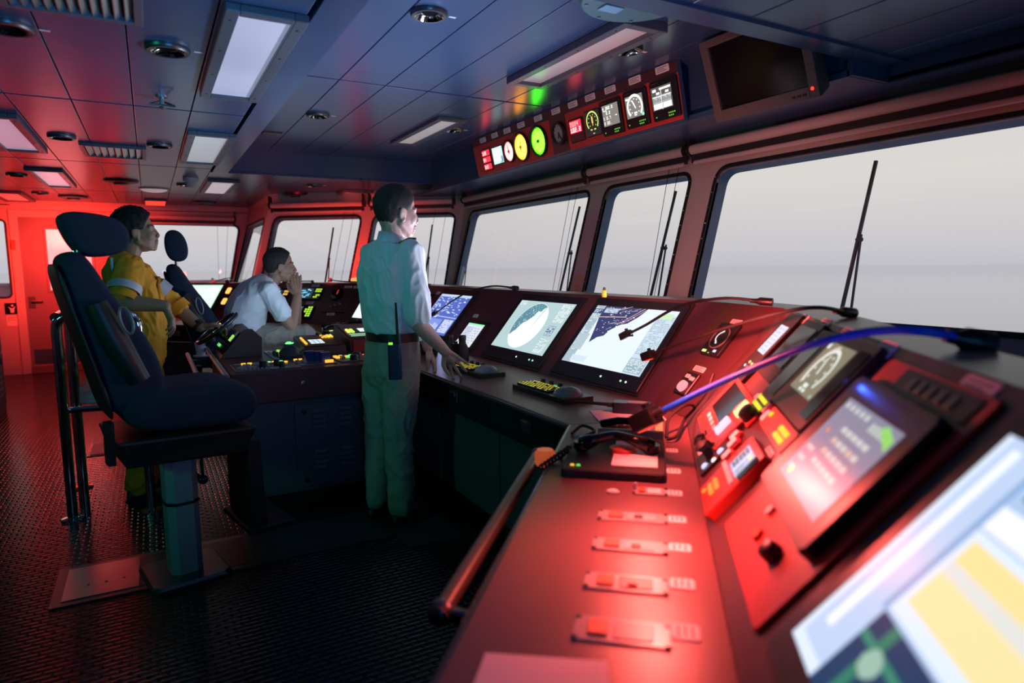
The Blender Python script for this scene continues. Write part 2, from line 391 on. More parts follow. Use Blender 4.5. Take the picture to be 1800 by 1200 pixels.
def cell(b, outer, inner, nrm, thick, r, rev=None):
    """a wall piece with a round-cornered hole, with reveal; outer and inner are BL, BR, TR, TL"""
    arcs = quad_round(inner, r); res = []
    for off in (0, -thick):
        O = [b.v(V(p) + nrm * off) for p in outer]; A = [[b.v(p + nrm * off) for p in a] for a in arcs]
        for i in range(4):
            for k in range(len(A[i]) - 1): b.f([O[i], A[i][k], A[i][k + 1]])
            b.f([O[i], A[i][-1], A[(i + 1) % 4][0], O[(i + 1) % 4]])
        res.append((O, [p for a in A for p in a]))
    (O0, I0), (O1, I1) = res; n = len(I0)
    if rev is None:
        for i in range(n): b.f([I0[i], I0[(i + 1) % n], I1[(i + 1) % n], I1[i]])
    else:
        ps = [p for a in arcs for p in a]; b.rings([ps, [p - nrm * .021 for p in ps]], cap=False)
        rev.rings([[p - nrm * .023 for p in ps], [p - nrm * thick for p in ps]], cap=False)
    for i in range(4): b.f([O0[i], O0[(i + 1) % 4], O1[(i + 1) % 4], O1[i]])
    return b
def ring_strip(b, quad, r, w, nrm, h):                 # black gasket round a hole
    inn = [p for a in quad_round(quad, r) for p in a]; c = sum(inn, V((0, 0, 0))) / len(inn)
    out = []
    for i, p in enumerate(inn):
        d = (inn[(i + 1) % len(inn)] - inn[i - 1]).normalized(); o = d.cross(nrm)
        if o.dot(p - c) < 0: o = -o
        out.append(p + o * w)
    R = [[p + nrm * 0.0005 for p in out], [p + nrm * h for p in out], [p + nrm * h for p in inn], [p - nrm * 0.02 for p in inn]]
    return b.rings(R, cap=False)
WN = [0]; mat('reveal_paint', (0.085, 0.14, 0.25), 0.5)
def window(outer, inner, nrm, thick=0.10, r=0.09, bolts=True, m='wall_paint', glass=True):
    WN[0] += 1
    rv = B(); w = struct('window_%d' % WN[0], cell(B(), outer, inner, nrm, thick, r, rv), m)
    obj('outer_reveal', rv, 'reveal_paint', w)
    obj('gasket', ring_strip(B(), inner, r, 0.026, nrm, 0.007), 'gasket', w)
    pts = [p - nrm * 0.022 for a in quad_round(inner, r) for p in a]
    b = B(); b.poly(pts); obj('pane', b, 'glass', w)
    if bolts:
        q = [V(p) for p in inner]
        for i in (1, 3):
            a, c = q[i], q[(i + 1) % 4]; d = (c - a); o = d.normalized().cross(nrm)
            if o.dot(a - sum(q, V((0, 0, 0))) / 4) < 0: o = -o
            for k in range(9):
                p = a + d * ((k + 0.5) / 9) + o * 0.013
                obj('bolt', B().lathe(p + nrm * 0.006, nrm, [(0.005, 0), (0.005, 0.003), (0.003, 0.005)], 8), 'aluminium', w)
    return w
LO, MID, HI = 1.0, 1.13, 2.28
def P(i, t, z):                                        # point on wall i, t metres along from the corner with the previous wall at height z
    L = line_at(z); d = (L[i + 1] - L[i]).normalized()
    return L[i] + d * t
# main front wall: parameter is world Y
def PM_(y, z): L = line_at(z); return V((L[0].x, y, z))
def NM(i): return wall_frame(i)[2]
n0, n1, n2 = NM(0), NM(1), NM(2)
TOPZ = 2.05
main_w = [(-1.2, 1.0), (1.12, 3.20), (3.46, 4.42), (4.66, 7.05)]
edges = [-2.0, 1.06, 3.33, 4.54, None]
for k, (a, c) in enumerate(main_w):
    y0, y1 = edges[k], edges[k + 1]
    cL, cH = (V((0, y1, LO)), V((0, y1, HI))) if y1 is not None else (line_at(LO)[1], line_at(HI)[1])
    o = [PM_(y0, LO), PM_(cL.y, LO), PM_(cH.y, HI), PM_(y0, HI)]
    window(o, [PM_(a, MID), PM_(c, MID), PM_(c, TOPZ), PM_(a, TOPZ)], n0)
# angled wall
def len_at(z): L = line_at(z); return (L[2] - L[1]).length
l0, lH = len_at(LO), len_at(HI)
s = 1.22
window([P(1, 0, LO), P(1, s, LO), P(1, s, HI), P(1, 0, HI)], [P(1, 0.09, MID), P(1, s - 0.09, MID), P(1, s - 0.09, TOPZ), P(1, 0.11, TOPZ)], n1)
window([P(1, s, LO), P(1, l0, LO), P(1, lH, HI), P(1, s, HI)], [P(1, s + 0.09, MID), P(1, len_at(MID) - 0.12, MID), P(1, len_at(TOPZ) - 0.12, TOPZ), P(1, s + 0.09, TOPZ)], n1)
# side wall of the wing, seen almost edge on
dz = [(line_at(z)[3] - line_at(z)[2]).length for z in (LO, MID, TOPZ, HI)]
window([P(2, 0, LO), P(2, dz[0], LO), P(2, dz[3], HI), P(2, 0, HI)], [P(2, 0.16, MID), P(2, dz[1] - 0.22, MID), P(2, dz[2] - 0.22, TOPZ), P(2, 0.16, TOPZ)], n2)
# end wall with its window, the door and the window left of the door
ny = V((0, -1, 0)); x_lo, x_hi = line_at(LO)[3].x, line_at(HI)[3].x
def W(x, z): return V((x, YF, z))
window([W(-0.34, LO), W(x_lo, LO), W(x_hi, HI), W(-0.34, HI)], [W(-0.2, 1.17), W(line_at(1.17)[3].x - 0.03, 1.17), W(line_at(2.07)[3].x - 0.09, 2.07), W(-0.2, 2.07)], ny, bolts=False)
window([W(XL, LO), W(-1.58, LO), W(-1.58, 2.30), W(XL, 2.30)], [W(-3.0, 1.07), W(-1.66, 1.07), W(-1.66, 2.08), W(-3.0, 2.08)], ny, bolts=False, r=0.05)
struct('wall_left', B().box((XL, YF, 0), (-1.58, YF + 0.13, LO)).box((-0.34, YF, 0), (1.1, YF + 0.13, LO)).box((-1.58, YF, 2.22), (-0.34, YF + 0.13, 2.70)).box((XL, YF, 2.29), (-1.58, YF + 0.13, 2.70)).box((-0.34, YF, HI - 0.01), (1.5, YF + 0.13, 2.70)), 'wall_paint')
b = B(); L = line_at(1.0)
for a, c in zip(L, L[1:]): b.hexa([(a.x, a.y, 0), (c.x, c.y, 0), (c.x + 0.05, c.y + 0.04, 0), (a.x + 0.05, a.y + 0.04, 0), a, c, c + V((0.05, 0.04, 0)), a + V((0.05, 0.04, 0))])
struct('wall_front', b, 'wall_paint')
b = B(); L = line_at(2.28)
for a, c in zip(L[1:], L[2:]): b.hexa([(a.x, a.y, 2.27), (c.x, c.y, 2.27), (c.x + 0.05, c.y + 0.04, 2.27), (a.x + 0.05, a.y + 0.04, 2.27), (a.x, a.y, 2.70), (c.x, c.y, 2.70), (c.x + 0.05, c.y + 0.04, 2.70), (a.x + 0.05, a.y + 0.04, 2.70)])
struct('trim_6', b, 'wall_paint')
struct('wall_back', B().box((XL, YB - 0.1, 0), (3.7, YB, 2.65)), 'door_paint')
struct('wall_right', B().box((XL - 0.1, YB, 0), (XL, YF, 2.65)), 'door_paint')
struct('baseboard_left', B().box((XL, YF - 0.015, 0), (-1.55, YF, 0.13)).box((-0.36, YF - 0.015, 0), (1.08, YF, 0.13)), 'wall_paint')

# the door in the end wall
d = struct('door_1', B().box((-1.50, YF - 0.02, 0.11), (-0.42, YF + 0.03, 2.14)), 'door_paint')
obj('frame', B().box((-1.60, YF - 0.06, 0), (-1.50, YF, 2.22)).box((-0.42, YF - 0.06, 0), (-0.33, YF, 2.22)).box((-1.60, YF - 0.061, 2.13), (-0.33, YF, 2.23)), 'wall_paint', d, bevel=0.006)
obj('sill', B().box((-1.50, YF - 0.07, 0), (-0.42, YF, 0.11)), 'door_paint', d, bevel=0.006)
obj('kick_plate', B().box((-1.46, YF - 0.026, 0.13), (-0.48, YF - 0.018, 0.33)), 'steel', d)
wf = obj('window_frame', B().box((-1.24, YF - 0.035, 1.11), (-0.66, YF - 0.018, 2.01)), 'door_paint', d, bevel=0.006)
obj('pane', B().box((-1.205, YF - 0.040, 1.145), (-0.70, YF - 0.034, 1.975)), mat('lit_pane', (0.5, 0.5, 0.52), 0.15, emit=(0.55, 0.52, 0.58), strength=0.75), wf)
obj('handle', B().cyl((-1.42, YF - 0.02, 1.0), (-1.42, YF - 0.08, 1.0), 0.014).tube([(-1.42, YF - 0.075, 1.0), (-1.30, YF - 0.075, 1.0)], 0.011), 'dark_steel', d)
obj('lock_plate', B().box((-1.47, YF - 0.028, 0.90), (-1.39, YF - 0.018, 1.06)), 'dark_steel', d)
obj('stop_catch', B().box((-1.02, YF - 0.08, 2.155), (-0.95, YF - 0.058, 2.185)), 'dark_steel', d)

# ------------------------------------------------------------------ things on the end wall
t = thing('handset_holder', 'slim red-lit handheld unit in a wall clip left of the door', 'holder', (-1.575, YF, 1.8))
obj('clip', B().box((-1.61, YF - 0.03, 1.70), (-1.54, YF - 0.001, 1.78)), 'black_plastic', t, bevel=0.004)
obj('body', B().rbox((-1.575, YF - 0.05, 1.76), (0.055, 0.04, 0.13), 0.012), 'orange_cap', t)
obj('antenna', B().cyl((-1.585, YF - 0.05, 1.82), (-1.585, YF - 0.05, 1.92), 0.009), 'orange_cap', t)
t = thing('wall_sign', 'square black sign with pale figure pictogram beside the door', 'sign', (-1.66, YF, 0.9))
obj('plate', B().box((-1.74, YF - 0.006, 0.83), (-1.59, YF - 0.001, 0.98)), 'black_gloss', t)
obj('pictogram', B().ell((-1.655, YF - 0.007, 0.945), (0.013, 0.002, 0.013)).prism([(-1.70, YF - 0.007, 0.93), (-1.66, YF - 0.007, 0.905), (-1.62, YF - 0.007, 0.935), (-1.635, YF - 0.007, 0.90), (-1.64, YF - 0.007, 0.85), (-1.68, YF - 0.007, 0.85), (-1.68, YF - 0.007, 0.89)], (0, -0.002, 0)), 'tag_white', t)
t = thing('notice', 'pale printed notice under the square black sign', 'notice', (-1.66, YF, 0.74))
obj('sheet', B().box((-1.73, YF - 0.004, 0.67), (-1.60, YF - 0.001, 0.81)), 'tag_white', t)
obj('lettering', B().box((-1.72, YF - 0.0055, 0.785), (-1.62, YF - 0.004, 0.79)).box((-1.72, YF - 0.0055, 0.765), (-1.64, YF - 0.004, 0.77)).box((-1.72, YF - 0.0055, 0.745), (-1.62, YF - 0.004, 0.75)), 'tag_ink', t)
t = thing('floor_sign', 'small black and amber sign low on the door behind the chrome rail', 'sign', (-0.9, YF, 0.28))
obj('plate', B().box((-1.02, YF - 0.034, 0.36), (-0.80, YF - 0.027, 0.47)), 'black_gloss', t)
p = Pic(0.22, 0.11); p.r(0, 0, 1, 1, (0.01, 0.01, 0.01)); p.txt('IT', 0.10, 0.25, 0.5, (0.5, 0.12, 0.03)); p.r(0.55, 0.2, 0.9, 0.8, (0.4, 0.09, 0.02))
p.build('lettering', M4((1, 0, 0), (0, 0, 1), (0, -1, 0), (-0.91, YF - 0.035, 0.415)), t)

# perforated locker at the left edge of the picture
t = thing('side_locker', 'grey locker with a perforated door and bow handle at the left edge', 'locker', (-1.62, 7.6, 0))
obj('body', B().box((-2.3, 6.6, 0.0), (-1.36, 8.2, 0.93)), 'cabinet_paint', t, bevel=0.01)
dd = obj('door', B().box((-1.36, 6.7, 0.08), (-1.345, 8.14, 0.60)), 'cabinet_paint', t, bevel=0.004)
b = B()
for j in range(6):
    for k in range(14): b.cyl((-1.3455, 7.1 + 0.07 * k, 0.20 + 0.06 * j), (-1.343, 7.1 + 0.07 * k, 0.20 + 0.06 * j), 0.017, seg=8)
obj('perforation', b, 'pale_plate', dd, kind='stuff')
obj('drawer', B().box((-1.36, 6.7, 0.62), (-1.345, 8.14, 0.86)), 'cabinet_paint', t, bevel=0.004)
obj('handle', B().tube([(-1.36, 7.35, 0.98), (-1.28, 7.35, 1.0), (-1.28, 7.35, 1.14), (-1.36, 7.35, 1.16)], 0.014), 'black_rubber', t)
obj('splash_board', B().box((-2.3, 6.6, 0.93), (-1.37, 8.2, 0.96)), 'dark_steel', t)
obj('hinge', B().cyl((-1.34, 8.0, 0.50), (-1.34, 8.0, 0.56), 0.012), 'dark_steel', t)

# ------------------------------------------------------------------ ceiling fittings
def troffer(x0, x1, y0, y1, z, label, col, s, deep=0.03, name='ceiling_light'):
    t = thing(name, label, 'ceiling light', ((x0 + x1) / 2, (y0 + y1) / 2, z), 'recessed ceiling lights')
    w = 0.05; b = B()
    for a, c in (((x0, y0), (x0 + w, y1)), ((x1 - w, y0), (x1, y1)), ((x0 + w, y0), (x1 - w, y0 + w)), ((x0 + w, y1 - w), (x1 - w, y1))): b.box((a[0], a[1], z - deep), (c[0], c[1], z))
    f = obj('frame', b, 'fixture_frame', t, bevel=0.004)
    obj('diffuser', B().box((x0 + w, y0 + w, z - deep * 0.5), (x1 - w, y1 - w, z - deep * 0.5 + 0.006)), diffuser('diffuser_%d' % (len(MATS)), col, s), t)
    for sx_ in (x0 + w / 2, x1 - w / 2):
        for k in range(4):
            obj('screw', B().lathe((sx_, y0 + 0.1 + (y1 - y0 - 0.2) * k / 3, z - deep), (0, 0, -1), [(0.006, 0), (0.005, 0.003)], 8), 'dark_steel', f)
    return t
troffer(0.295, 0.585, 2.60, 3.95, ZC, 'large ceiling light nearest the camera with pale blue and orange glow', (0.55, 0.62, 0.95), 0.34)
troffer(0.29, 0.60, 5.05, 6.45, ZC, 'middle ceiling light beside the raised bay, pale grey diffuser', (0.75, 0.8, 0.85), 0.34)
troffer(0.60, 0.92, 7.65, 9.0, ZC, 'far ceiling light past the raised bay, beyond the smoke detector', (0.9, 0.75, 0.85), 0.40)
troffer(-0.94, -0.64, 5.0, 6.38, ZC, 'pink and pale blue ceiling light cut off by the left frame edge', (0.8, 0.6, 0.85), 0.34)
troffer(-0.95, -0.65, 7.5, 8.9, ZC, 'lilac ceiling light over the door side of the bridge', (0.75, 0.68, 0.9), 0.38)
troffer(-1.62, -1.28, 9.8, 10.95, ZC, 'red glowing ceiling light against the door wall', (1, 0.06, 0.05), 0.8)
troffer(2.04, 2.31, 2.55, 3.72, ZK, 'long grey ceiling light in the raised bay above the instrument panel', (0.55, 0.6, 0.62), 0.09, 0.045)
troffer(2.07, 2.32, 4.9, 6.08, ZK, 'far grey ceiling light in the raised bay above the officer', (0.8, 0.72, 0.66), 0.28, 0.025)
troffer(2.12, 2.50, 8.0, 8.5, ZC, 'red glowing ceiling panel over the far console', (1, 0.06, 0.04), 0.55)

def downlight(x, y, z, r, label):
    t = thing('downlight', label, 'downlight', (x, y, z), 'round recessed downlights')
    obj('trim_ring', B().lathe((x, y, z + 0.001), (0, 0, -1), [(r * 0.74, 0), (r * 0.76, 0.020), (r * 0.93, 0.021), (r, 0.012), (r, 0)], 32, cap=False), 'dark_steel', t, smooth=True)
    obj('reflector', B().lathe((x, y, z - 0.020), (0, 0, 1), [(r * 0.76, 0), (r * 0.64, 0.010), (r * 0.46, 0.018)], 32, cap=False), 'chrome', t, smooth=True)
    obj('lamp_glass', B().lathe((x, y, z - 0.004), (0, 0, 1), [(r * 0.52, 0.001), (r * 0.5, 0.002), (0.001, 0.0025)], 24), 'black_gloss', t)
    obj('number_tag', B().box((x + r * 1.15, y - 0.008, z - 0.002), (x + r * 1.55, y + 0.008, z)), 'tag_white', t)
for x, y, z, l in ((0.13, 3.25, ZC, 'downlight beside the nearest large ceiling light'), (-0.42, 3.24, ZC, 'downlight at the upper left edge, left of the louvred vent'),
                   (-0.48, 5.67, ZC, 'downlight left of the middle air vent'), (0.13, 5.73, ZC, 'downlight between the air vent and the middle ceiling light'),
                   (0.41, 8.26, ZC, 'downlight below the smoke detector'), (-1.08, 8.07, ZC, 'downlight left of the lilac ceiling light'), (1.71, 7.71, ZC, 'downlight past the end wall of the raised bay'),
                   (-1.10, 9.83, ZC, 'downlight right of the red ceiling light by the door wall'),
                   (1.22, 2.97, ZK, 'downlight at top centre in the raised bay'), (1.22, 5.27, ZK, 'small downlight deep in the raised bay on its left'),
                   (2.37, 2.94, ZK, 'downlight right of the long grey light above the instruments'), (2.37, 5.29, ZK, 'downlight at the far right end of the raised bay')):
    downlight(x, y, z, 0.088, l)
def vent(x0, x1, y0, y1, n, label, along='y'):
    t = thing('air_vent', label, 'vent', ((x0 + x1) / 2, (y0 + y1) / 2, ZC), 'louvred ceiling vents'); z = ZC; w = 0.03; b = B()
    for a, c in (((x0, y0), (x0 + w, y1)), ((x1 - w, y0), (x1, y1)), ((x0 + w, y0), (x1 - w, y0 + w)), ((x0 + w, y1 - w), (x1 - w, y1))): b.box((a[0], a[1], z - 0.022), (c[0], c[1], z))
    obj('frame', b, 'fixture_frame', t, bevel=0.003); obj('backing', B().box((x0 + w, y0 + w, z - 0.002), (x1 - w, y1 - w, z)), 'ceiling_void', t)
    for k in range(n):
        q = (k + 0.5) / n
        if along == 'y':
            x = x0 + w + (x1 - x0 - 2 * w) * q; h = (x1 - x0 - 2 * w) / n * 0.35
            obj('slat', B().hexa([(x - h, y0 + w, z - 0.019), (x - h + 0.004, y0 + w, z - 0.019), (x - h + 0.004, y1 - w, z - 0.019), (x - h, y1 - w, z - 0.019), (x + h, y0 + w, z - 0.003), (x + h + 0.004, y0 + w, z - 0.003), (x + h + 0.004, y1 - w, z - 0.003), (x + h, y1 - w, z - 0.003)]), 'aluminium', t)
vent(-0.40, 0.04, 2.40, 2.96, 11, 'large louvred air vent at the top left of the picture')
vent(-0.40, 0.04, 5.88, 6.44, 8, 'louvred air vent in the middle of the left ceiling')
def disc_vent(x, y, label):
    t = thing('round_diffuser', label, 'vent', (x, y, ZC), 'round black ceiling diffusers')
    obj('rim', B().lathe((x, y, ZC), (0, 0, -1), [(0.17, 0), (0.16, 0.02), (0.12, 0.028)], 28), 'black_plastic', t, smooth=True)
    obj('core', B().lathe((x, y, ZC - 0.025), (0, 0, -1), [(0.08, 0), (0.07, 0.022), (0.02, 0.026)], 24), 'dark_steel', t, smooth=True)
for x, y, l in ((-0.2, 8.18, 'round black diffuser above the man in yellow'), (-0.79, 10.15, 'round black diffuser above the door'), (0.74, 10.3, 'round black diffuser right of the red lamp square'), (1.69, 8.68, 'round black diffuser over the seated man')): disc_vent(x, y, l)
t = thing('ceiling_hook', 'small triangular bracket with a crossbar hanging under the left ceiling', 'bracket', (0.12, 4.16, ZC))
obj('bracket', B().tube([(0.12, 4.24, ZC - 0.005), (0.06, 4.13, ZC - 0.05), (0.18, 4.13, ZC - 0.05), (0.12, 4.24, ZC - 0.005)], 0.006, 6), 'dark_steel', t)
obj('nozzle', B().lathe((0.12, 4.15, ZC), (0, 0, -1), [(0.03, 0), (0.03, 0.008), (0.012, 0.012), (0.012, 0.055), (0.02, 0.06), (0.004, 0.07)], 14), 'aluminium', t, smooth=True)
t = thing('smoke_detector', 'white dome smoke detector under the left ceiling', 'smoke detector', (0.44, 7.68, ZC))
obj('base', B().lathe((0.44, 7.68, ZC), (0, 0, -1), [(0.075, 0), (0.075, 0.03), (0.055, 0.045)], 24), 'tag_white', t, smooth=True)
obj('head', B().lathe((0.44, 7.68, ZC - 0.04), (0, 0, -1), [(0.05, 0), (0.055, 0.02), (0.04, 0.05), (0.01, 0.06)], 24), 'tag_white', t, smooth=True)
t = thing('oval_lamp', 'small oval white bulkhead lamp under the far left ceiling', 'lamp', (0.11, 8.8, ZC))
obj('base', B().ell((0.11, 8.8, ZC), (0.17, 0.10, 0.025)), 'blind_metal', t, smooth=True)
obj('cover', B().ell((0.11, 8.8, ZC - 0.015), (0.14, 0.08, 0.035)), diffuser('oval_diffuser', (0.9, 0.6, 0.65), 0.35), t, smooth=True)
t = thing('night_lamp', 'square red night lamp above the head of the man in yellow', 'lamp', (0.13, 10.4, ZC))
obj('body', B().box((0.0, 10.1, ZC - 0.03), (0.27, 10.75, ZC)), 'fixture_frame', t, bevel=0.006)
obj('lens', B().box((0.015, 10.12, ZC - 0.036), (0.255, 10.73, ZC - 0.03)), 'red_light', t)
t = thing('ceiling_housing', 'round grey-teal ceiling housing with rim screws at the top edge', 'housing', (2.0, 2.2, ZK))
hc = at_z(1118, 6, ZK - 0.15)
obj('body', B().lathe((hc.x, hc.y, ZK), (0, 0, -1), [(0.22, 0), (0.23, 0.03), (0.23, 0.12), (0.215, 0.145), (0.0, 0.15)], 48), mat('housing_teal', (0.10, 0.22, 0.25), 0.4), t, smooth=True)
for k in range(8):
    a = 2 * math.pi * k / 8 + 0.2
    obj('screw', B().lathe((hc.x + 0.195 * math.cos(a), hc.y + 0.195 * math.sin(a), ZK - 0.146), (0, 0, -1), [(0.008, 0), (0.006, 0.005)], 10), 'aluminium', t)
obj('blue_label', B().box((hc.x - 0.10, hc.y + 0.06, ZK - 0.153), (hc.x - 0.01, hc.y + 0.12, ZK - 0.150)), mat('label_blue', (0.25, 0.5, 0.7), 0.5), t)
t = thing('cable_bar', 'black cable bar hung beside the round ceiling housing', 'bar', (2.3, 2.02, 2.45))
obj('bar', B().box((2.05, 1.98, 2.43), (2.75, 2.02, 2.46)), 'black_plastic', t, bevel=0.005)
obj('hanger', B().box((2.30, 1.99, 2.46), (2.34, 2.01, ZK)).box((2.65, 1.99, 2.46), (2.69, 2.01, ZK)), 'black_plastic', t)
t = thing('bay_sensor', 'tiny dark sensor strip high in the raised bay', 'sensor', (1.02, 6.16, ZK))
obj('plate', B().box((0.94, 6.1, ZK - 0.012), (1.10, 6.22, ZK)), 'dark_steel', t, bevel=0.003)
obj('led', B().ell((1.07, 6.13, ZK - 0.013), (0.008, 0.008, 0.004)), 'aluminium', t)

# ------------------------------------------------------------------ blinds over the windows
def blind(a, c, nrm, label, cords=()):
    a, c = V(a), V(c); d = (c - a).normalized()
    t = thing('roller_blind', label, 'blind', (a + c) / 2, 'rolled-up window blinds')
    obj('cassette', B().tube([a, c], 0.034, 14), 'blind_metal', t, smooth=50)
    dn = V((0, 0, -1)) - nrm * 0.10
    obj('bottom_rail', B().tube([a + dn * 0.085 + d * 0.03, c + dn * 0.085 - d * 0.03], 0.015, 10), 'blind_metal', t, smooth=50)
    obj('cloth', B().hexa([a + dn * 0.02 + nrm * 0.004, c + dn * 0.02 + nrm * 0.004, c + dn * 0.02 - nrm * 0.004, a + dn * 0.02 - nrm * 0.004, a + dn * 0.085 + nrm * 0.003, c + dn * 0.085 + nrm * 0.003, c + dn * 0.085 - nrm * 0.003, a + dn * 0.085 - nrm * 0.003]), 'gasket', t)
    for e in (a, c): obj('end_bracket', B().cyl(e - d * 0.012, e + d * 0.012, 0.045, seg=14).hexa([e + d * i * 0.01 + V((0, 0, z)) + nrm * w for z in (0, 0.11) for i, w in ((-1, 0.03), (1, 0.03), (1, -0.03), (-1, -0.03))]), 'black_plastic', t)
    for p in cords: obj('pull_cord', B().tube([p[0], p[1]], 0.0022, 5), 'black_rubber', t)
def BM(y, z, off): return PM_(y, z) + n0 * off
cord = lambda y0, y1: [(BM(y0, 2.10, 0.07), BM(y1, 1.14, 0.05))]
ZB = 2.175
blind(BM(1.0, ZB, 0.10), BM(-1.6, ZB, 0.10), n0, 'grey roller blind at the right frame edge')
blind(BM(3.40, ZB, 0.10), BM(1.03, ZB, 0.10), n0, 'long grey-lilac roller blind above the big right window')
blind(BM(4.60, ZB, 0.10), BM(3.44, ZB, 0.10), n0, 'short roller blind above the narrow front window', cord(3.62, 3.57) + cord(3.52, 3.50))
blind(BM(7.10, ZB, 0.10), BM(4.64, ZB, 0.10), n0, 'long red-lit roller blind right of the officer', cord(4.86, 4.82) + cord(4.76, 4.74))
A1 = lambda s_, z, off: P(1, s_, z) + n1 * off
c1 = lambda x: [(A1(x, 2.1, 0.07), A1(x, 1.14, 0.05))]
blind(A1(0.12, ZB, 0.10), A1(1.18, ZB, 0.10), n1, 'red-lit roller blind behind the head of the officer', c1(0.34) + c1(0.2))
blind(A1(1.26, ZB, 0.10), A1(len_at(ZB) - 0.08, ZB, 0.10), n1, 'red-lit roller blind over the window behind the seated man', c1(1.5) + c1(1.38))
blind((1.20, YF - 0.10, 2.17), (-0.22, YF - 0.10, 2.17), ny, 'dim red roller blind over the end-wall window', [((0.95, YF - 0.07, 2.1), (0.93, YF - 0.05, 1.2)), ((1.1, YF - 0.07, 2.1), (1.02, YF - 0.05, 1.2))])

# ------------------------------------------------------------------ wipers outside the glass
def wiper(i_n, P0, nrm, b0, b1, a0, a1, label):
    q = [at_p(x, y, V(P0) - nrm * 0.17, nrm) for x, y in (b0, b1, a0, a1)]
    t = thing('windscreen_wiper', label, 'wiper', q[1], 'windscreen wipers')
    obj('blade', B().tube([q[0], q[1]], 0.011, 8), 'wiper', t)
    obj('arm', B().tube([q[2], q[3]], 0.007, 8), 'wiper', t)
    m_ = q[2] + (q[3] - q[2]) * 0.06; u_ = q[0] + (q[1] - q[0]) * ((m_ - q[0]).dot((q[1] - q[0]).normalized()) / (q[1] - q[0]).length)
    obj('joint', B().capsule(m_, u_, 0.014, 0.014), 'wiper', t)
p0, p1 = PM_(3, 1.5), P(1, 1, 1.5)
wiper(0, p0, n0, (1540, 283), (1476, 560), (1514, 412), (1494, 560), 'wiper outside the big right window')
wiper(0, p0, n0, (1188, 336), (1142, 528), (1171, 430), (1156, 528), 'wiper outside the narrow front window')
wiper(0, p0, n0, (1019, 363), (982, 522), (1005, 440), (995, 522), 'wiper at the right side of the wide window beyond the radar')
wiper(0, p0, n0, (832, 392), (802, 512), (822, 450), (815, 512), 'wiper at the left side of the wide window beyond the radar')
wiper(1, p1, n1, (760, 395), (745, 506), (754, 450), (751, 506), 'wiper outside the window in front of the officer face')
wiper(1, p1, n1, (586, 400), (571, 500), (579, 452), (577, 500), 'wiper outside the window behind the seated man')
# out on the wing: a bulwark with a pale rail
t = thing('wing_bulwark', 'low bulwark with pipes outside the end-wall window', 'bulwark', (0.3, 12.4, 0))
obj('plating', B().box((-3.4, 12.4, -0.3), (1.6, 12.46, 1.17)), 'outer_paint', t)
obj('rail', B().tube([(-3.4, 12.4, 1.2), (1.6, 12.4, 1.2)], 0.03), 'outer_paint', t)
for k in range(5): obj('post', B().cyl((-0.4 + 0.45 * k, 12.4, 1.0), (-0.4 + 0.45 * k, 12.4, 1.26), 0.02), 'outer_paint', t)
# stickers on the window posts
q = at_p(1015, 502, PM_(4.54, 1.2) + n0 * 0.002, n0)
t = thing('post_sticker', 'yellow outlined sticker low on the window post beyond the radar', 'sticker', q)
b = B(); tt = V((0, 1, 0)); uu = n0.cross(tt).normalized()
if uu.z < 0: uu = -uu
for a, c in (((-.03, -.09), (.03, -.078)), ((-.03, .078), (.03, .09)), ((-.03, -.078), (-.018, .078)), ((.018, -.078), (.03, .078))):
    b.hexa([q + tt * x + uu * y + n0 * z for z in (0.0005, 0.0025) for x, y in (a, (c[0], a[1]), c, (a[0], c[1]))])
obj('outline', b, 'yellow_paint', t)
q = P(1, 1.22, 1.27) + n1 * 0.002; tt = (P(1, 1, 1) - P(1, 0, 1)).normalized(); uu = n1.cross(tt).normalized()
t = thing('oval_sticker', 'yellow-green oval sticker on the red window post', 'sticker', q)
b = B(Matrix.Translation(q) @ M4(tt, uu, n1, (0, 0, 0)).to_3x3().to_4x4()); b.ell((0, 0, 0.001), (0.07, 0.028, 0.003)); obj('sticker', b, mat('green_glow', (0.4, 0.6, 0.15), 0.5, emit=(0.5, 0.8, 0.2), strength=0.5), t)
# ------------------------------------------------------------------ the wrap-round console
TH = math.radians(50); ZD = 0.80; SL = 0.58; CS, SN = math.cos(TH), math.sin(TH)
class Facet:
    def __init__(s, al, P0):
        a = math.radians(al); s.u = V((math.sin(a), math.cos(a), 0)); s.n = V((math.cos(a), -math.sin(a), 0))
        s.N = -s.n * SN + V((0, 0, CS)); s.S = s.n * CS + V((0, 0, SN)); s.P0 = V(P0)
    def uv(s, px, py): p = at_p(px, py, s.P0, s.N) - s.P0; return p.dot(s.u), p.dot(s.S)
    def at(s, u, v, h=0.0): return s.P0 + s.u * u + s.S * v + s.N * h
    def M(s, u, v, h=0.0): return M4(-s.u, s.S, s.N, s.at(u, v, h))
    def quad(s, *q):                                  # four corners on the panel -> centre and size
        r = [s.uv(*p) for p in q]; us = sorted(p[0] for p in r); ss = sorted(p[1] for p in r)
        u0, u1, s0, s1 = (us[0] + us[1]) / 2, (us[-2] + us[-1]) / 2, (ss[0] + ss[1]) / 2, (ss[-2] + ss[-1]) / 2
        return (u0 + u1) / 2, (s0 + s1) / 2, u1 - u0, s1 - s0
B1, B2 = V((1.876, 1.925, ZD)), V((1.95, 2.2, ZD)); MY = 8.9
mir = lambda p: V((p[0], MY - p[1], p[2]))
near = Facet(41.4, (0.135 * 0.75, -0.135 * 0.661, ZD)); mid = Facet(15.06, B2); main = Facet(0, B2)
midp = Facet(-15.06, mir(B2)); far = Facet(-41.4, mir(B1))
a_ = math.radians(41.4); U_, N_ = V((math.sin(a_), math.cos(a_), 0)), V((math.cos(a_), -math.sin(a_), 0))
def npt(u, n, z): return U_ * u + N_ * n + V((0, 0, z))
UE = 0.30
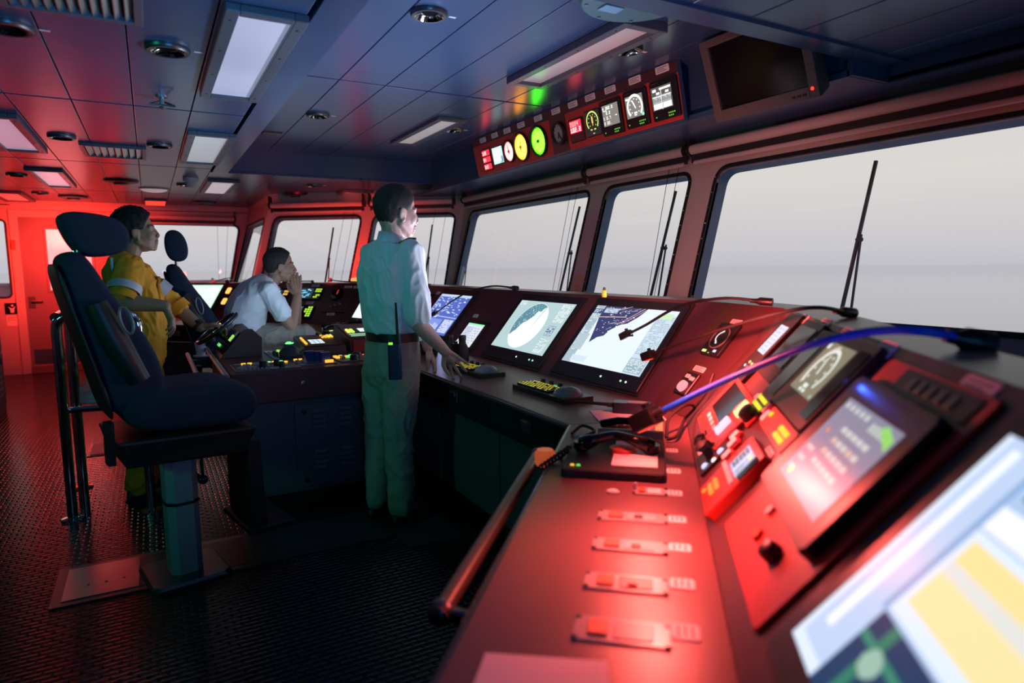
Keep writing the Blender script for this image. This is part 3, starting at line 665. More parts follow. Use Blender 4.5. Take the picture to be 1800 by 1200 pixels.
def isect(p, d, q, e):                                # plan intersection
    k = d.x * e.y - d.y * e.x; t = ((q.x - p.x) * e.y - (q.y - p.y) * e.x) / k; return V((p.x + d.x * t, p.y + d.y * t))
def offs(s):                                          # plan polyline of the panel at slope length s
    o = s * CS; z = ZD + s * SN
    pn, pm, pa = N_ * (0.135 + o), B2 + mid.n * o, B2 + main.n * o
    c1, c2 = isect(pn, U_, pm, mid.u), isect(pm, mid.u, pa, main.u)
    return [npt(UE, 0.135 + o, z), V((c1.x, c1.y, z)), V((c2.x, c2.y, z))]
FF = V((1.41, 2.069, ZD))
base, top = offs(0), offs(SL); led = [p + V((0, 0, 0.006)) for p in offs(SL + 0.22)]
for p in led: p.z = ZD + SL * SN + 0.004
D0 = npt(UE, -0.31, ZD)
def down(p, z): return V((p.x, p.y, z))
def console(name, label, fl, side):
    """one console segment; fl lists the facet polylines (front of desk, base, top, ledge) for its run"""
    fr, ba, to, le = fl; t = thing(name, label, 'console', down(fr[0], 0), 'segments of the wrap-round bridge console')
    n = len(ba)
    b = B(); pts = fr + ba[::-1]; b.prism([p - V((0, 0, 0.035)) for p in pts], (0, 0, 0.035)); obj('desk_top', b, 'desk_paint', t, bevel=0.004)
    for k in range(n - 1):
        N = ((ba[k + 1] - ba[k]).cross(to[k] - ba[k])).normalized()
        if N.z < 0: N = -N
        q = [ba[k], ba[k + 1], to[k + 1], to[k]]
        obj('instrument_panel', B().hexa([p - N * 0.02 for p in q] + q), 'console_paint', t)
        obj('ledge', B().hexa([p - V((0, 0, 0.03)) for p in (to[k], to[k + 1], le[k + 1], le[k])] + [to[k], to[k + 1], le[k + 1], le[k]]), 'ledge_paint', t)
        obj('back_panel', B().hexa([down(le[k], 0), down(le[k + 1], 0), down(le[k + 1], 0) + (ba[k] - le[k]) * 0.05, down(le[k], 0) + (ba[k] - le[k]) * 0.05, le[k] - V((0, 0, 0.03)), le[k + 1] - V((0, 0, 0.03)), down(le[k + 1] + (ba[k] - le[k]) * 0.05, le[k].z - 0.03), down(le[k] + (ba[k] - le[k]) * 0.05, le[k].z - 0.03)]), 'console_paint', t)
    for a, c in zip(fr, fr[1:]):
        d = (c - a); L = d.length; d.normalize(); nin = V((-d.y, d.x, 0)) if side * (-d.y * 1.0 + d.x * 0) >= 0 else V((d.y, -d.x, 0))
        c_in = (sum(ba, V((0, 0, 0))) / n) - a
        if nin.dot(down(c_in, 0)) < 0: nin = -nin
        a0, c0 = a + nin * 0.03, c + nin * 0.03
        obj('edge_trim', B().tube([a - V((0, 0, 0.018)), c - V((0, 0, 0.018))], 0.018, 10), 'edge_paint', t, smooth=True)
        m = max(1, round(L / 0.85))
        for k in range(m):
            p, q = a0.lerp(c0, (k + 0.012) / m), a0.lerp(c0, (k + 0.988) / m)
            dr = obj('drawer', B().hexa([down(p, .60) + nin * .02, down(q, .60) + nin * .02, down(q, .60) + nin * .05, down(p, .60) + nin * .05, down(p, .755), down(q, .755), down(q, .755) + nin * .05, down(p, .755) + nin * .05]), 'cabinet_dark', t, bevel=0.003)
            hm = p.lerp(q, 0.5); zz = V((0, 0, 1))
            obj('handle', B(M4(d, zz, -nin, down(hm, 0.70) - nin * 0.0)).box((-0.04, -0.03, -0.004), (0.04, 0.03, 0.006)).box((-0.033, 0.008, 0.006), (0.033, 0.03, 0.016)), 'steel', dr, bevel=0.003)
        a1, c1 = a + nin * 0.10, c + nin * 0.10
        m = max(1, round(L / 0.75))
        for k in range(m):
            p, q = a1.lerp(c1, (k + 0.01) / m), a1.lerp(c1, (k + 0.99) / m)
            dr = obj('cabinet_door', B().hexa([down(p, .10), down(q, .10), down(q, .10) + nin * .02, down(p, .10) + nin * .02, down(p, .59), down(q, .59), down(q, .59) + nin * .02, down(p, .59) + nin * .02]), 'cabinet_paint', t, bevel=0.003)
            if name == 'far_console':
                for zz in (0.18, 0.42):
                    for j in range(3):
                        for i in range(3):
                            pc = p.lerp(q, 0.25 + 0.25 * i); b = B(M4(d, V((0, 0, 1)), -nin, down(pc, zz + j * 0.035)))
                            b.hexa([(-.045, -.008, 0), (.045, -.008, 0), (.045, .010, 0), (-.045, .010, 0), (-.038, -.006, .010), (.038, -.006, .010), (.045, .008, .001), (-.045, .008, .001)]); obj('louvre', b, 'cabinet_paint', dr)
        obj('plinth', B().hexa([down(a, 0) + nin * .14, down(c, 0) + nin * .14, down(c, 0) + nin * .2, down(a, 0) + nin * .2, down(a, .1) + nin * .14, down(c, .1) + nin * .14, down(c, .1) + nin * .2, down(a, .1) + nin * .2]), 'black_plastic', t)
    return t
mat('ledge_paint', (0.26, 0.24, 0.21), 0.35, bump=0.04, scale=200); mat('edge_paint', (0.035, 0.03, 0.032), 0.22); mat('cabinet_dark', (0.025, 0.022, 0.026), 0.35)
ym = MY / 2
FFm = mir(FF)
cn = console('near_console', 'red-lit console arm in the foreground with flush desk switches', ([D0, FF], base[:2], top[:2], led[:2]), 1)
# the corner facet belongs to the main run
def mirr(l): return [mir(p) for p in l]
cm = console('main_console', 'main console run with radar and chart monitors under the front windows', ([FF, FFm], [base[1], base[2], mir(base[2]), mir(base[1])], [top[1], top[2], mir(top[2]), mir(top[1])], [led[1], led[2], mir(led[2]), mir(led[1])]), 1)
cf = console('far_console', 'far console arm behind the seated man with louvred doors', ([FFm, mir(D0)], mirr(base[:2])[::-1], mirr(top[:2])[::-1], mirr(led[:2])[::-1]), 1)
# pale name tags belong to the console they are stuck on
def name_tag(F, q, parent, rows=3, m='tag_white', flat=None):
    if flat: M, w, h = flat
    else:
        u, s, w, h = q if isinstance(q[0], float) else F.quad(*q); M = F.M(u, s)
    o = obj('name_tag', B(M).rbox((0, 0, 0.001), (w, h, 0.003), min(w, h) * 0.12), m, parent)
    b = B(M)
    for j in range(rows):
        y = h * (0.24 - 0.48 * j / max(rows - 1, 1)); b.box((-w * 0.36, y - h * 0.035, 0.0025), (w * (0.36 if j % 2 == 0 else 0.2), y + h * 0.035, 0.0029))
    obj('lettering', b, 'tag_ink', o)

def inst(F, q, name, label, cat, depth=0.012, m='black_plastic', group=None, r=0.006, at=None):
    u, s, w, h = F.quad(*q) if at is None else at
    t = thing(name, label, cat, F.at(u, s), group)
    obj('housing', B(F.M(u, s)).rbox((0, 0, depth / 2 - 0.003), (w, h, depth + 0.006), r), m, t)
    return t, F.M(u, s, depth), w, h
W_ = (1.0, 1.0, 1.0)
def mul(c, k): return tuple(x * k for x in c)
def monitor(F, q, label, pic, margin=(0.04, 0.045, 0.085), depth=0.014, leds=True, group='monitors set into the console', scr_at=None):
    u, s, w, h = F.quad(*q) if scr_at is None else scr_at; mx, mt, mb = margin
    t = thing('monitor', label, 'monitor', F.at(u, s), group)
    cs = s + (mt - mb) / 2
    b = B(F.M(u, cs)); W2, H2 = w + 2 * mx, h + mt + mb
    obj('recess_frame', B(F.M(u, cs)).rbox((0, 0, 0.002), (W2 + 0.03, H2 + 0.03, 0.008), 0.006), 'black_rubber', t)
    obj('bezel', b.rbox((0, 0, depth / 2), (W2, H2, depth), 0.008), 'black_plastic', t)
    pc = Pic(w, h); pic(pc); pc.build('screen', F.M(u, s, depth + 0.001), t)
    if leds:
        for k, (dx, c) in enumerate(((0.10, (0.8, 1.2, 1.0)), (0.34, (0.4, 1.4, 0.6)), (0.40, (0.7, 1.2, 0.9)))):
            lit('power_button', B(F.M(u - w * (dx), s - h / 2 - mb * 0.5, depth)).lathe((0, 0, 0), (0, 0, 1), [(0.006, 0), (0.005, 0.003)], 10), c, t)
    return t
rnd = random.Random(7)
def textlines(p, x0, y0, x1, y1, n, c, fill=0.7):
    for k in range(n):
        y = y1 - (y1 - y0) * (k + 0.5) / n; hh = (y1 - y0) / n * 0.28; x = x0
        while x < x1 - 0.005:
            L = rnd.uniform(0.01, 0.05)
            if rnd.random() < fill: p.r(x, y - hh, min(x + L, x1), y + hh, c)
            x += L + 0.008
def blob(p, cx, cy, rx, ry, c, n=30, rough=0.12, seed=0):
    q = random.Random(seed); p.p([(cx + rx * math.cos(2 * math.pi * k / n) * (1 + q.uniform(-rough, rough)), cy + ry * math.sin(2 * math.pi * k / n) * (1 + q.uniform(-rough, rough))) for k in range(n)], c)
def pic_radar(p):
    p.r(0, 0, 1, 1, (0.50, 0.68, 0.70)); R = p.h * 0.455; cx, cy = 0.43, 0.50
    p.disc(cx, cy, R, (0.13, 0.29, 0.37), 60)
    pts = [((cx * p.w + R * math.cos(a)) / p.w, (cy * p.h + R * math.sin(a)) / p.h) for a in [math.radians(d) for d in range(-150, 62, 6)]]
    q = random.Random(3); pts2 = []
    for k in range(13):
        t = k / 12; a0, a1 = pts[-1], pts[0]; pts2.append((a0[0] + (a1[0] - a0[0]) * t + q.uniform(-.02, .02), a0[1] + (a1[1] - a0[1]) * t + q.uniform(-.03, .03) + 0.06 * math.sin(3.1 * t)))
    p.p([(cx, cy - 0.2)] + [], (1, 1, 1)) if False else None
    for i in range(len(pts2) - 1): p.p([(cx + 0.05, cy - 0.25), pts2[i], pts2[i + 1]], (1.0, 1.05, 1.05))
    for i in range(len(pts) - 1): p.p([(cx + 0.05, cy - 0.25), pts[i], pts[i + 1]], (1.0, 1.05, 1.05))
    p.arc(cx, cy, R, 0, 360, 0.004, (0.8, 0.95, 0.95), 60)
    for k in range(46):
        a, rr = q.uniform(math.radians(70), math.radians(200)), R * q.uniform(0.35, 0.95); x, y = (cx * p.w + rr * math.cos(a)) / p.w, (cy * p.h + rr * math.sin(a)) / p.h
        L = q.uniform(0.004, 0.014); p.r(x, y, x + L, y + L * q.uniform(.6, 1.6), (0.75, 1.0, 0.95))
    for k in range(5): a = math.radians(75 + 12 * k); p.line((cx + .1, cy + .1), ((cx * p.w + R * math.cos(a)) / p.w, (cy * p.h + R * math.sin(a)) / p.h), 0.0015, (0.4, 1.0, 0.65))
    textlines(p, 0.02, 0.90, 0.14, 0.985, 5, (0.95, 1, 1)); textlines(p, 0.80, 0.62, 0.97, 0.98, 17, (0.92, 1.0, 0.98), 0.8)
    p.r(0.80, 0.36, 0.92, 0.55, (0.12, 0.22, 0.38)); textlines(p, 0.805, 0.365, 0.915, 0.545, 9, (0.9, 1, 1), 0.85)
    textlines(p, 0.80, 0.03, 0.95, 0.30, 12, (0.9, 1, 1), 0.6)
def pic_chart(p):
    sea = (0.86, 0.97, 1.12); p.r(0, 0, 1, 1, sea); q = random.Random(5)
    p.p([(0.06, 1), (0.66, 1), (0.60, 0.86), (0.52, 0.74), (0.44, 0.70), (0.36, 0.60), (0.33, 0.50), (0.26, 0.46), (0.20, 0.36), (0.16, 0.60), (0.12, 0.80)], (0.045, 0.055, 0.17))
    for k in range(60):
        x, y = q.uniform(0.17, 0.6), q.uniform(0.5, 0.98)
        if y < 0.42 + 0.75 * (x - 0.15): continue
        L = q.uniform(0.004, 0.02); p.r(x, y, x + L, y + q.uniform(0.005, 0.02), q.choice([(0.9, 0.95, 1.1), (0.75, 0.55, 0.5), (0.5, 0.7, 0.9)]))
    for k in range(22):
        x, y = q.uniform(0.2, 0.55), q.uniform(0.6, 0.97); a = q.uniform(0.2, 1.2); L = q.uniform(0.04, 0.13)
        p.line((x, y), (x + L * math.cos(a), y + L * math.sin(a) * .7), 0.0016, q.choice([(0.9, 0.6, 0.5), (0.7, 0.8, 1.0), (0.9, 0.9, 1.0)]))
    p.line((0.12, 0.80), (0.46, 0.84), 0.004, (1.0, 0.62, 0.5)); p.line((0.42, 0.72), (0.62, 1.0), 0.004, (1.0, 0.62, 0.5)); p.line((0.45, 0.72), (0.66, 1.0), 0.003, (1.0, 0.7, 0.6))
    p.r(0.0, 0.0, 0.12, 1.0, (0.42, 0.55, 0.62)); textlines(p, 0.01, 0.2, 0.11, 0.97, 26, (0.75, 0.88, 0.95), 0.6)
    p.r(0.0, 0.86, 0.12, 0.94, (0.05, 0.09, 0.25)); textlines(p, 0.01, 0.87, 0.11, 0.93, 3, (0.9, 1, 1), .9); p.r(0.14, 0.88, 0.32, 0.97, (0.35, 0.47, 0.60)); textlines(p, 0.15, 0.885, 0.31, 0.96, 4, (0.8, 0.9, 1.0))
    p.r(0.02, 0.22, 0.15, 0.5, (0.50, 0.62, 0.68))
    p.r(0.80, 0.0, 1.0, 0.92, (0.66, 0.80, 0.92)); textlines(p, 0.81, 0.30, 0.99, 0.90, 24, (0.42, 0.55, 0.68), 0.75); p.r(0.80, 0.02, 0.99, 0.24, (0.36, 0.50, 0.58)); textlines(p, 0.81, 0.03, 0.98, 0.23, 9, (0.85, 0.95, 1.0), 0.8)
    p.r(0.84, 0.86, 0.97, 0.95, (0.62, 0.95, 0.55)); p.r(0.10, 0.03, 0.30, 0.13, (0.70, 0.83, 0.95))
    for k in range(26): x, y = q.uniform(0.35, 0.78), q.uniform(0.05, 0.7); p.r(x, y, x + 0.008, y + 0.008, (0.75, 0.9, 1.05))
def pic_alarm(p):
    p.r(0, 0, 1, 1, (0.10, 0.16, 0.60)); q = random.Random(9)
    p.r(0, 0.94, 1, 1, (0.6, 0.75, 0.95))
    for k in range(70):
        x, y = q.uniform(0.03, 0.9), q.uniform(0.46, 0.92); L = q.uniform(0.02, 0.07); p.r(x, y, x + L, y + 0.02, q.choice([(0.9, 0.95, 1), (0.75, 0.85, 1), (0.5, 0.65, 1)]))
    p.r(0.0, 0.42, 1.0, 0.44, (0.5, 0.65, 1)); p.r(0.06, 0.06, 0.62, 0.36, (0.24, 0.33, 0.85))
    for k in range(9): p.r(0.08 + 0.06 * k, 0.08, 0.105 + 0.06 * k, 0.12 + q.uniform(0.05, 0.2), (0.85, 0.92, 1.05))
    p.r(0.68, 0.05, 0.97, 0.38, (0.4, 0.5, 0.9)); textlines(p, 0.69, 0.06, 0.96, 0.37, 9, (0.9, 0.95, 1.05), 0.85)
    p.r(0, 0, 0.03, 1, (0.35, 0.48, 0.95))
def pic_small(p):
    p.r(0, 0, 1, 1, (0.78, 0.84, 0.92)); p.r(0, 0.93, 1, 1, (0.3, 1.0, 0.5)); p.r(0.06, 0.1, 0.5, 0.85, (0.66, 0.72, 0.88)); textlines(p, 0.08, 0.1, 0.48, 0.85, 9, (0.42, 0.45, 0.62)); textlines(p, 0.55, 0.1, 0.95, 0.85, 7, (0.5, 0.52, 0.7))
def pic_green(p): p.r(0, 0, 1, 1, (0.35, 1.05, 0.55)); p.r(0.04, 0.04, 0.96, 0.95, (0.80, 1.0, 0.90)); textlines(p, 0.08, 0.1, 0.92, 0.9, 9, (0.55, 0.8, 0.7))
def pic_white(p): p.r(0, 0, 1, 1, (0.92, 1.1, 1.15)); p.r(0, 0.9, 0.55, 1, (0.3, 0.4, 0.85)); blob(p, 0.4, 0.72, 0.3, 0.14, (0.45, 0.5, 0.95), seed=3); textlines(p, 0.7, 0.2, 0.97, 0.85, 8, (0.6, 0.8, 0.9))
def pic_far(p): p.r(0, 0, 1, 1, (0.5, 1.15, 0.75)); p.r(0.03, 0.04, 0.97, 0.96, (0.95, 1.1, 1.05)); textlines(p, 0.1, 0.1, 0.9, 0.5, 6, (0.75, 0.9, 0.85)); textlines(p, 0.1, 0.6, 0.6, 0.9, 4, (0.7, 0.9, 0.8))
monitor(main, [(920, 530), (1018, 537), (955, 628), (866, 608)], 'radar monitor with a round sweep, left of the chart monitor', pic_radar)
monitor(main, [(1053, 540), (1200, 550), (1127, 664), (990, 636)], 'chart monitor with dark blue coastline, two lamp heads in front of it', pic_chart)
monitor(main, [(774, 518), (832, 522), (784, 592), (738, 583)], 'blue alarm-list monitor right beside the officer, yellow strip above', pic_alarm, (0.03, 0.05, 0.05), leds=False)
monitor(main, [(825, 569), (855, 573), (828, 612), (803, 607)], 'small pale lilac display low on the panel behind the binoculars', pic_small, (0.03, 0.02, 0.02), leds=False)
monitor(main, None, 'narrow green-rimmed display half hidden by the sleeve of the officer', pic_green, (0.02, 0.03, 0.04), leds=False, scr_at=(3.60, 0.33, 0.52, 0.22))
monitor(midp, None, 'white chart display seen left of the officer back', pic_white, (0.02, 0.03, 0.06), scr_at=(0.26, 0.25, 0.52, 0.32))
monitor(far, [(330, 502), (394, 502), (370, 546), (312, 546)], 'white-green monitor behind the empty-backed pilot chair', pic_far, (0.04, 0.025, 0.03), leds=False)
yb = obj('yellow_strip', B(main.M(2.86, 0.545)).box((-0.22, -0.015, 0), (0.22, 0.015, 0.004)), mat('yellow_label', (0.45, 0.40, 0.04), 0.5), cm)
for u, s in ((3.26, 0.50), (2.25, 0.32), (4.2, 0.5)): name_tag(main, (u, s, 0.075, 0.03), cm)
# far console instruments
def keyblock(F, u, s, w, h, nx, ny_, c, parent, hgt=0.004, name='keypad', fill=0.75, seed=1):
    q = random.Random(seed); b = B(F.M(u, s, hgt) if hasattr(F, 'M') and not isinstance(F, B) else F)
    for i in range(nx):
        for j in range(ny_):
            if q.random() < fill: x, y = (i + 0.5) / nx * w - w / 2, (j + 0.5) / ny_ * h - h / 2; b.box((x - w / nx * 0.36, y - h / ny_ * 0.34, 0), (x + w / nx * 0.36, y + h / ny_ * 0.34, 0.003))
    return lit(name, b, c, parent)
def far_unit(u, s, w, h, label, c1, c2, seed):
    t, M, w, h = inst(far, None, 'engine_display', label, 'display', 0.014, 'black_gloss', 'displays on the far console', at=(u, s, w, h))
    p = Pic(w * 0.55, h * 0.8); p.r(0, 0, 1, 1, (0.02, 0.05, 0.08)); q = random.Random(seed)
    for k in range(12): x, y = q.uniform(0, .7), q.uniform(0, .85); p.r(x, y, x + q.uniform(.1, .3), y + q.uniform(.08, .15), mul(c1, q.uniform(.6, 1.1)))
    p.build('screen', M @ Matrix.Translation((-w * 0.18, 0, 0.0006)), t)
    keyblock(M @ Matrix.Translation((w * 0.32, 0, 0)), 0, 0, w * 0.28, h * 0.8, 3, 5, c2, t, seed=seed)
    return t
far_unit(0.70, 0.42, 0.30, 0.17, 'cyan display with yellow-green keys, upper one beside the seated man', (0.3, 0.9, 1.3), (0.55, 0.9, 0.04), 1)
far_unit(0.74, 0.16, 0.36, 0.18, 'cyan display with yellow-green keys, lower one by the elbow of the seated man', (0.6, 1.0, 1.1), (0.5, 0.95, 0.05), 2)
far_unit(1.12, 0.36, 0.24, 0.26, 'bright display behind the raised hands of the seated man', (0.8, 1.1, 1.1), (0.9, 0.5, 0.1), 3)
for u, s, l in ((1.90, 0.45, 'upper amber signal lamp left of the seated man'), (1.88, 0.29, 'lower amber signal lamp left of the seated man'), (1.28, 0.45, 'amber signal lamp behind the face of the seated man')):
    t, M, w, h = inst(far, None, 'signal_lamp', l, 'signal lamp', 0.01, 'black_plastic', 'amber lamps on the far console', at=(u, s, 0.09, 0.12))
    lit('lens', B(M).rbox((0, 0, 0.005), (0.06, 0.09, 0.012), 0.01), (1.5, 0.75, 0.15), t)
t, M, w, h = inst(far, None, 'gauge_cluster', 'dark gauge cluster with two black dials on the far console', 'gauge', 0.012, 'console_paint', at=(0.30, 0.33, 0.30, 0.34))
obj('dial', B(M).lathe((-0.03, 0.07, 0), (0, 0, 1), [(0.08, 0), (0.08, 0.012), (0.07, 0.014)], 24), 'black_gloss', t, smooth=True)
for k in range(3): obj('knob', B(M).lathe((-0.05 + 0.05 * k, -0.10 + 0.02 * k, 0), (0, 0, 1), [(0.018, 0), (0.016, 0.02)], 14), 'grey_plastic', t, smooth=True)
lit('needle', B(M).box((-0.032, 0.07, 0.015), (-0.024, 0.13, 0.017)), (0.8, 0.08, 0.05), t)
for u, s in ((0.69, 0.54), (0.66, 0.29), (0.24, 0.52), (0.12, 0.52), (0.32, 0.14), (2.2, 0.56)): name_tag(far, (u, s, 0.10, 0.035), cf)
# ------------------------------------------------------------------ instruments on the near arm and corner
Tm = Matrix.Translation
def dome(b, M, x, y, r, h): return b
def tags(F, lst, parent):
    for q in lst: name_tag(F, q, parent)
# corner facet
t, M, w, h = inst(mid, [(1272, 570), (1306, 573), (1264, 632), (1233, 622)], 'talkback_unit', 'talkback unit with round speaker and white handset sign on the corner panel', 'intercom', 0.016)
obj('speaker_ring', B(M).lathe((0, 0.005, 0), (0, 0, 1), [(w * 0.40, 0), (w * 0.40, 0.003), (w * 0.36, 0.003), (w * 0.36, 0.0)], 28, cap=False), 'grey_plastic', t)
p = Pic(w, h); s_ = p
p.r(0.0, 0.0, 0.001, 0.001, (0, 0, 0)); p.arc(0.5, 0.55, 0.022, 100, 260, 0.007, (1.3, 1.1, 1.1), 10); p.line((0.44, 0.70), (0.52, 0.74), 0.008, (1.3, 1.1, 1.1)); p.line((0.44, 0.38), (0.52, 0.36), 0.008, (1.3, 1.1, 1.1))
p.r(0.10, 0.06, 0.32, 0.13, (1.2, 1.3, 0.4)); p.r(0.65, 0.10, 0.80, 0.17, (1.2, 1.1, 1.2)); p.r(0.45, 0.04, 0.52, 0.07, (0.7, 0.8, 0.1)); p.r(0.62, 0.88, 0.78, 0.94, (0.6, 1.2, 0.2))
p.build('lit_sign', M @ Tm((0, 0, 0.0006)), t)
t, M, w, h = inst(mid, [(1211, 654), (1234, 660), (1206, 698), (1186, 690)], 'dimmer_unit', 'small dimmer with a lit round knob on the corner panel', 'dimmer', 0.012)
lit('knob', B(M).lathe((0, -h * 0.18, 0), (0, 0, 1), [(w * 0.26, 0), (w * 0.24, 0.014), (w * 0.1, 0.018)], 18), (1.0, 0.35, 0.4), t, smooth=True)
obj('key', B(M).rbox((-w * 0.18, h * 0.28, 0.002), (w * 0.3, h * 0.16, 0.006), 0.002), 'tag_white', t); obj('key', B(M).rbox((w * 0.22, h * 0.22, 0.002), (w * 0.3, h * 0.16, 0.006), 0.002), 'tag_white', t)
tags(mid, [[(1221, 642), (1242, 646), (1237, 655), (1219, 652)], [(1286, 562), (1307, 562), (1302, 571), (1283, 570)]], cm)

def led_at(M, x, y, r, c, t, name='indicator'): return lit(name, B(M).lathe((x, y, 0), (0, 0, 1), [(r, 0), (r * 0.8, r * 0.5), (r * 0.2, r * 0.7)], 12), c, t, smooth=True)
# narrow module with a white strip display
t, M, w, h = inst(near, None, 'strip_display', 'narrow module with a white strip display and tiny lamps', 'display', 0.016, at=(2.42, 0.42, 0.19, 0.30))
p = Pic(0.13, 0.125); p.r(0, 0, 1, 1, (0.80, 0.86, 1.0)); textlines(p, 0.05, 0.05, 0.95, 0.95, 7, (0.55, 0.6, 0.75)); p.build('screen', M @ Tm((0, 0.03, 0.0006)), t)
for k, c in enumerate(((0.2, 0.6, 0.8), (1.0, 0.9, 0.3), (0.9, 0.1, 0.1), (0.3, 0.9, 0.3))): led_at(M, -0.04 + 0.025 * k, -0.10 + 0.02 * (k % 2), 0.006, c, t)
for nm, at, lab in (('dark_display', (2.13, 0.45, 0.24, 0.23), 'wide dark glass display beside the narrow strip display'), ('dark_display', (1.93, 0.40, 0.13, 0.30), 'dark display with a cluster of yellow-green keys')):
    t, M, w, h = inst(near, None, nm, lab, 'display', 0.018, 'black_plastic', 'dark glass displays on the near console', at=at)
    obj('glass', B(M).rbox((0, h * 0.06, 0.001), (w * 0.84, h * 0.66, 0.004), 0.004), 'black_gloss', t)
    if w < 0.2:
        q = random.Random(2)
        for k in range(10): lit('key', B(M).lathe((-w * 0.38 + w * 0.19 * (k % 5), -h * 0.36 - 0.022 * (k // 5), 0), (0, 0, 1), [(0.0075, 0), (0.006, 0.004)], 10), (0.75, 0.85, 0.03), t)
tags(near, [(2.36, 0.565, 0.10, 0.035), (2.10, 0.575, 0.10, 0.035), (1.86, 0.60 - 0.03, 0.09, 0.03), (1.55, 0.585 - 0.02, 0.10, 0.04), (1.12, 0.555, 0.11, 0.04)], cn)
# gauge module with its keypad below
t, M, w, h = inst(near, None, 'gauge_display', 'display with a big white arc gauge and needle on the near console', 'gauge', 0.02, at=(1.69, 0.435, 0.36, 0.25))
p = Pic(0.215, 0.155); p.r(0, 0, 1, 1, (0.23, 0.21, 0.14)); wt = (0.85, 0.88, 0.82)
p.arc(0.5, 0.46, 0.060, -40, 220, 0.011, wt, 30); p.line((0.5, 0.40), (0.40, 0.72), 0.009, wt)
for k in range(8): a = math.radians(-30 + 240 * k / 7); x, y = 0.5 + 0.047 * math.cos(a) / p.w, 0.46 + 0.047 * math.sin(a) / p.h; p.r(x - .02, y - .025, x + .02, y + .025, wt)
p.r(0.42, 0.12, 0.58, 0.2, wt); p.r(0.38, 0.04, 0.48, 0.10, wt); p.r(0.52, 0.04, 0.62, 0.10, wt); p.r(0.02, 0.86, 0.12, 0.97, wt); p.r(0.9, 0.03, 0.96, 0.09, (0.3, 0.6, 0.55))
p.arc(0.5, 0.46, 0.073, 90, 220, 0.006, (0.9, 0.62, 0.55), 14)
p.build('screen', M @ Tm((-0.03, 0.015, 0.0006)), t)
obj('side_glass', B(M).rbox((0.13, 0, 0.001), (0.07, 0.20, 0.003), 0.004), 'black_gloss', t)
t, M, w, h = inst(near, None, 'gauge_keypad', 'red-lit keypad strip with yellow glowing keys under the arc gauge', 'keypad', 0.016, 'panel_red_lit', at=(1.66, 0.275, 0.30, 0.06))
for k in range(10): lit('key', B(M).lathe((0.03 + 0.018 * (k % 5), -0.012 + 0.02 * (k // 5), 0), (0, 0, 1), [(0.0085, 0), (0.007, 0.004)], 10), (0.95, 0.72, 0.03), t)
lit('key', B(M).lathe((-0.11, 0.01, 0), (0, 0, 1), [(0.0085, 0), (0.007, 0.004)], 10), (0.85, 0.72, 0.03), t)
# alarm panel
t, M, w, h = inst(near, None, 'alarm_panel', 'wide red-lit alarm panel with a glowing yellow and a white square', 'panel', 0.014, 'panel_red_lit', at=(2.20, 0.165, 0.50, 0.21))
lit('lit_button', B(M).rbox((0.165, 0.06, 0.004), (0.062, 0.055, 0.012), 0.004), (1.35, 1.1, 0.45), t); lit('lit_button', B(M).rbox((0.135, -0.02, 0.004), (0.06, 0.06, 0.012), 0.004), (1.0, 0.72, 0.95), t)
obj('dark_window', B(M).rbox((-0.05, 0.03, 0.001), (0.28, 0.12, 0.003), 0.003), 'black_gloss', t)
for i in range(4): obj('text_row', B(M).box((-0.15 + 0.06 * i, -0.06, 0.0005), (-0.105 + 0.06 * i, -0.045, 0.0015)), 'tag_white', t)
for x in (-0.235, 0.235):
    for y in (-0.09, 0.09): obj('screw', B(M).lathe((x, y, 0), (0, 0, 1), [(0.006, 0), (0.005, 0.003)], 8), 'steel', t)
obj('slot', B(M).box((0.0, -0.09, 0.0), (0.05, -0.082, 0.002)), 'black_gloss', t)
def small_unit(u, s, w, h, m, name, label, cat, group=None, depth=0.01): return inst(near, None, name, label, cat, depth, m, group, at=(u, s, w, h))
t, M, w, h = small_unit(1.93, 0.24, 0.08, 0.07, 'panel_red_lit', 'rotary_switch', 'black rotary switch right of the glowing yellow square', 'switch')
obj('knob', B(M).lathe((0, -0.005, 0), (0, 0, 1), [(0.026, 0), (0.024, 0.028), (0.016, 0.032)], 20), 'black_plastic', t, smooth=True); led_at(M, 0.015, 0.028, 0.008, (1.3, 0.5, 0.5), t)
q = [(1.99, 0.285), (1.93, 0.295), (1.87, 0.285), (1.81, 0.27), (1.90, 0.165), (1.86, 0.15), (1.82, 0.12)]
names = ['nearest the dark windowed panel', 'above the black rotary switch', 'right of the black rotary switch', 'beside the yellow glowing keys', 'below the black rotary switch', 'above the joystick pair', 'right of the joystick pair']
for (u, s), nmx in zip(q, names):
    t, M, w, h = small_unit(u, s, 0.045, 0.042, 'panel_red_lit', 'push_button', 'small pale square push button ' + nmx, 'button', 'square push buttons on the near console')
    obj('cap', B(M).rbox((0, 0, 0.003), (0.036, 0.034, 0.009), 0.004), 'tag_white', t)
t, M, w, h = small_unit(1.96, 0.075, 0.17, 0.12, 'black_plastic', 'joystick_unit', 'black unit with two stubby joysticks and bluish lamps', 'joystick')
for x in (-0.045, 0.03): obj('stick', B(M).lathe((x, 0.0, 0), (0, 0, 1), [(0.026, 0), (0.018, 0.01), (0.014, 0.03), (0.024, 0.045), (0.010, 0.055)], 18), 'black_rubber', t, smooth=True)
for x, y in ((0.06, 0.03), (0.05, -0.035)): led_at(M, x, y, 0.012, (0.55, 0.75, 1.1), t)
led_at(M, 0.075, -0.0, 0.009, (1.4, 1.1, 1.1), t)
t, M, w, h = small_unit(2.12, 0.035, 0.11, 0.025, 'tag_white', 'switch_strip', 'pale strip left of the joystick unit', 'strip', depth=0.006); obj('line', B(M).box((-0.04, -0.002, 0), (0.04, 0.002, 0.001)), 'tag_ink', t)
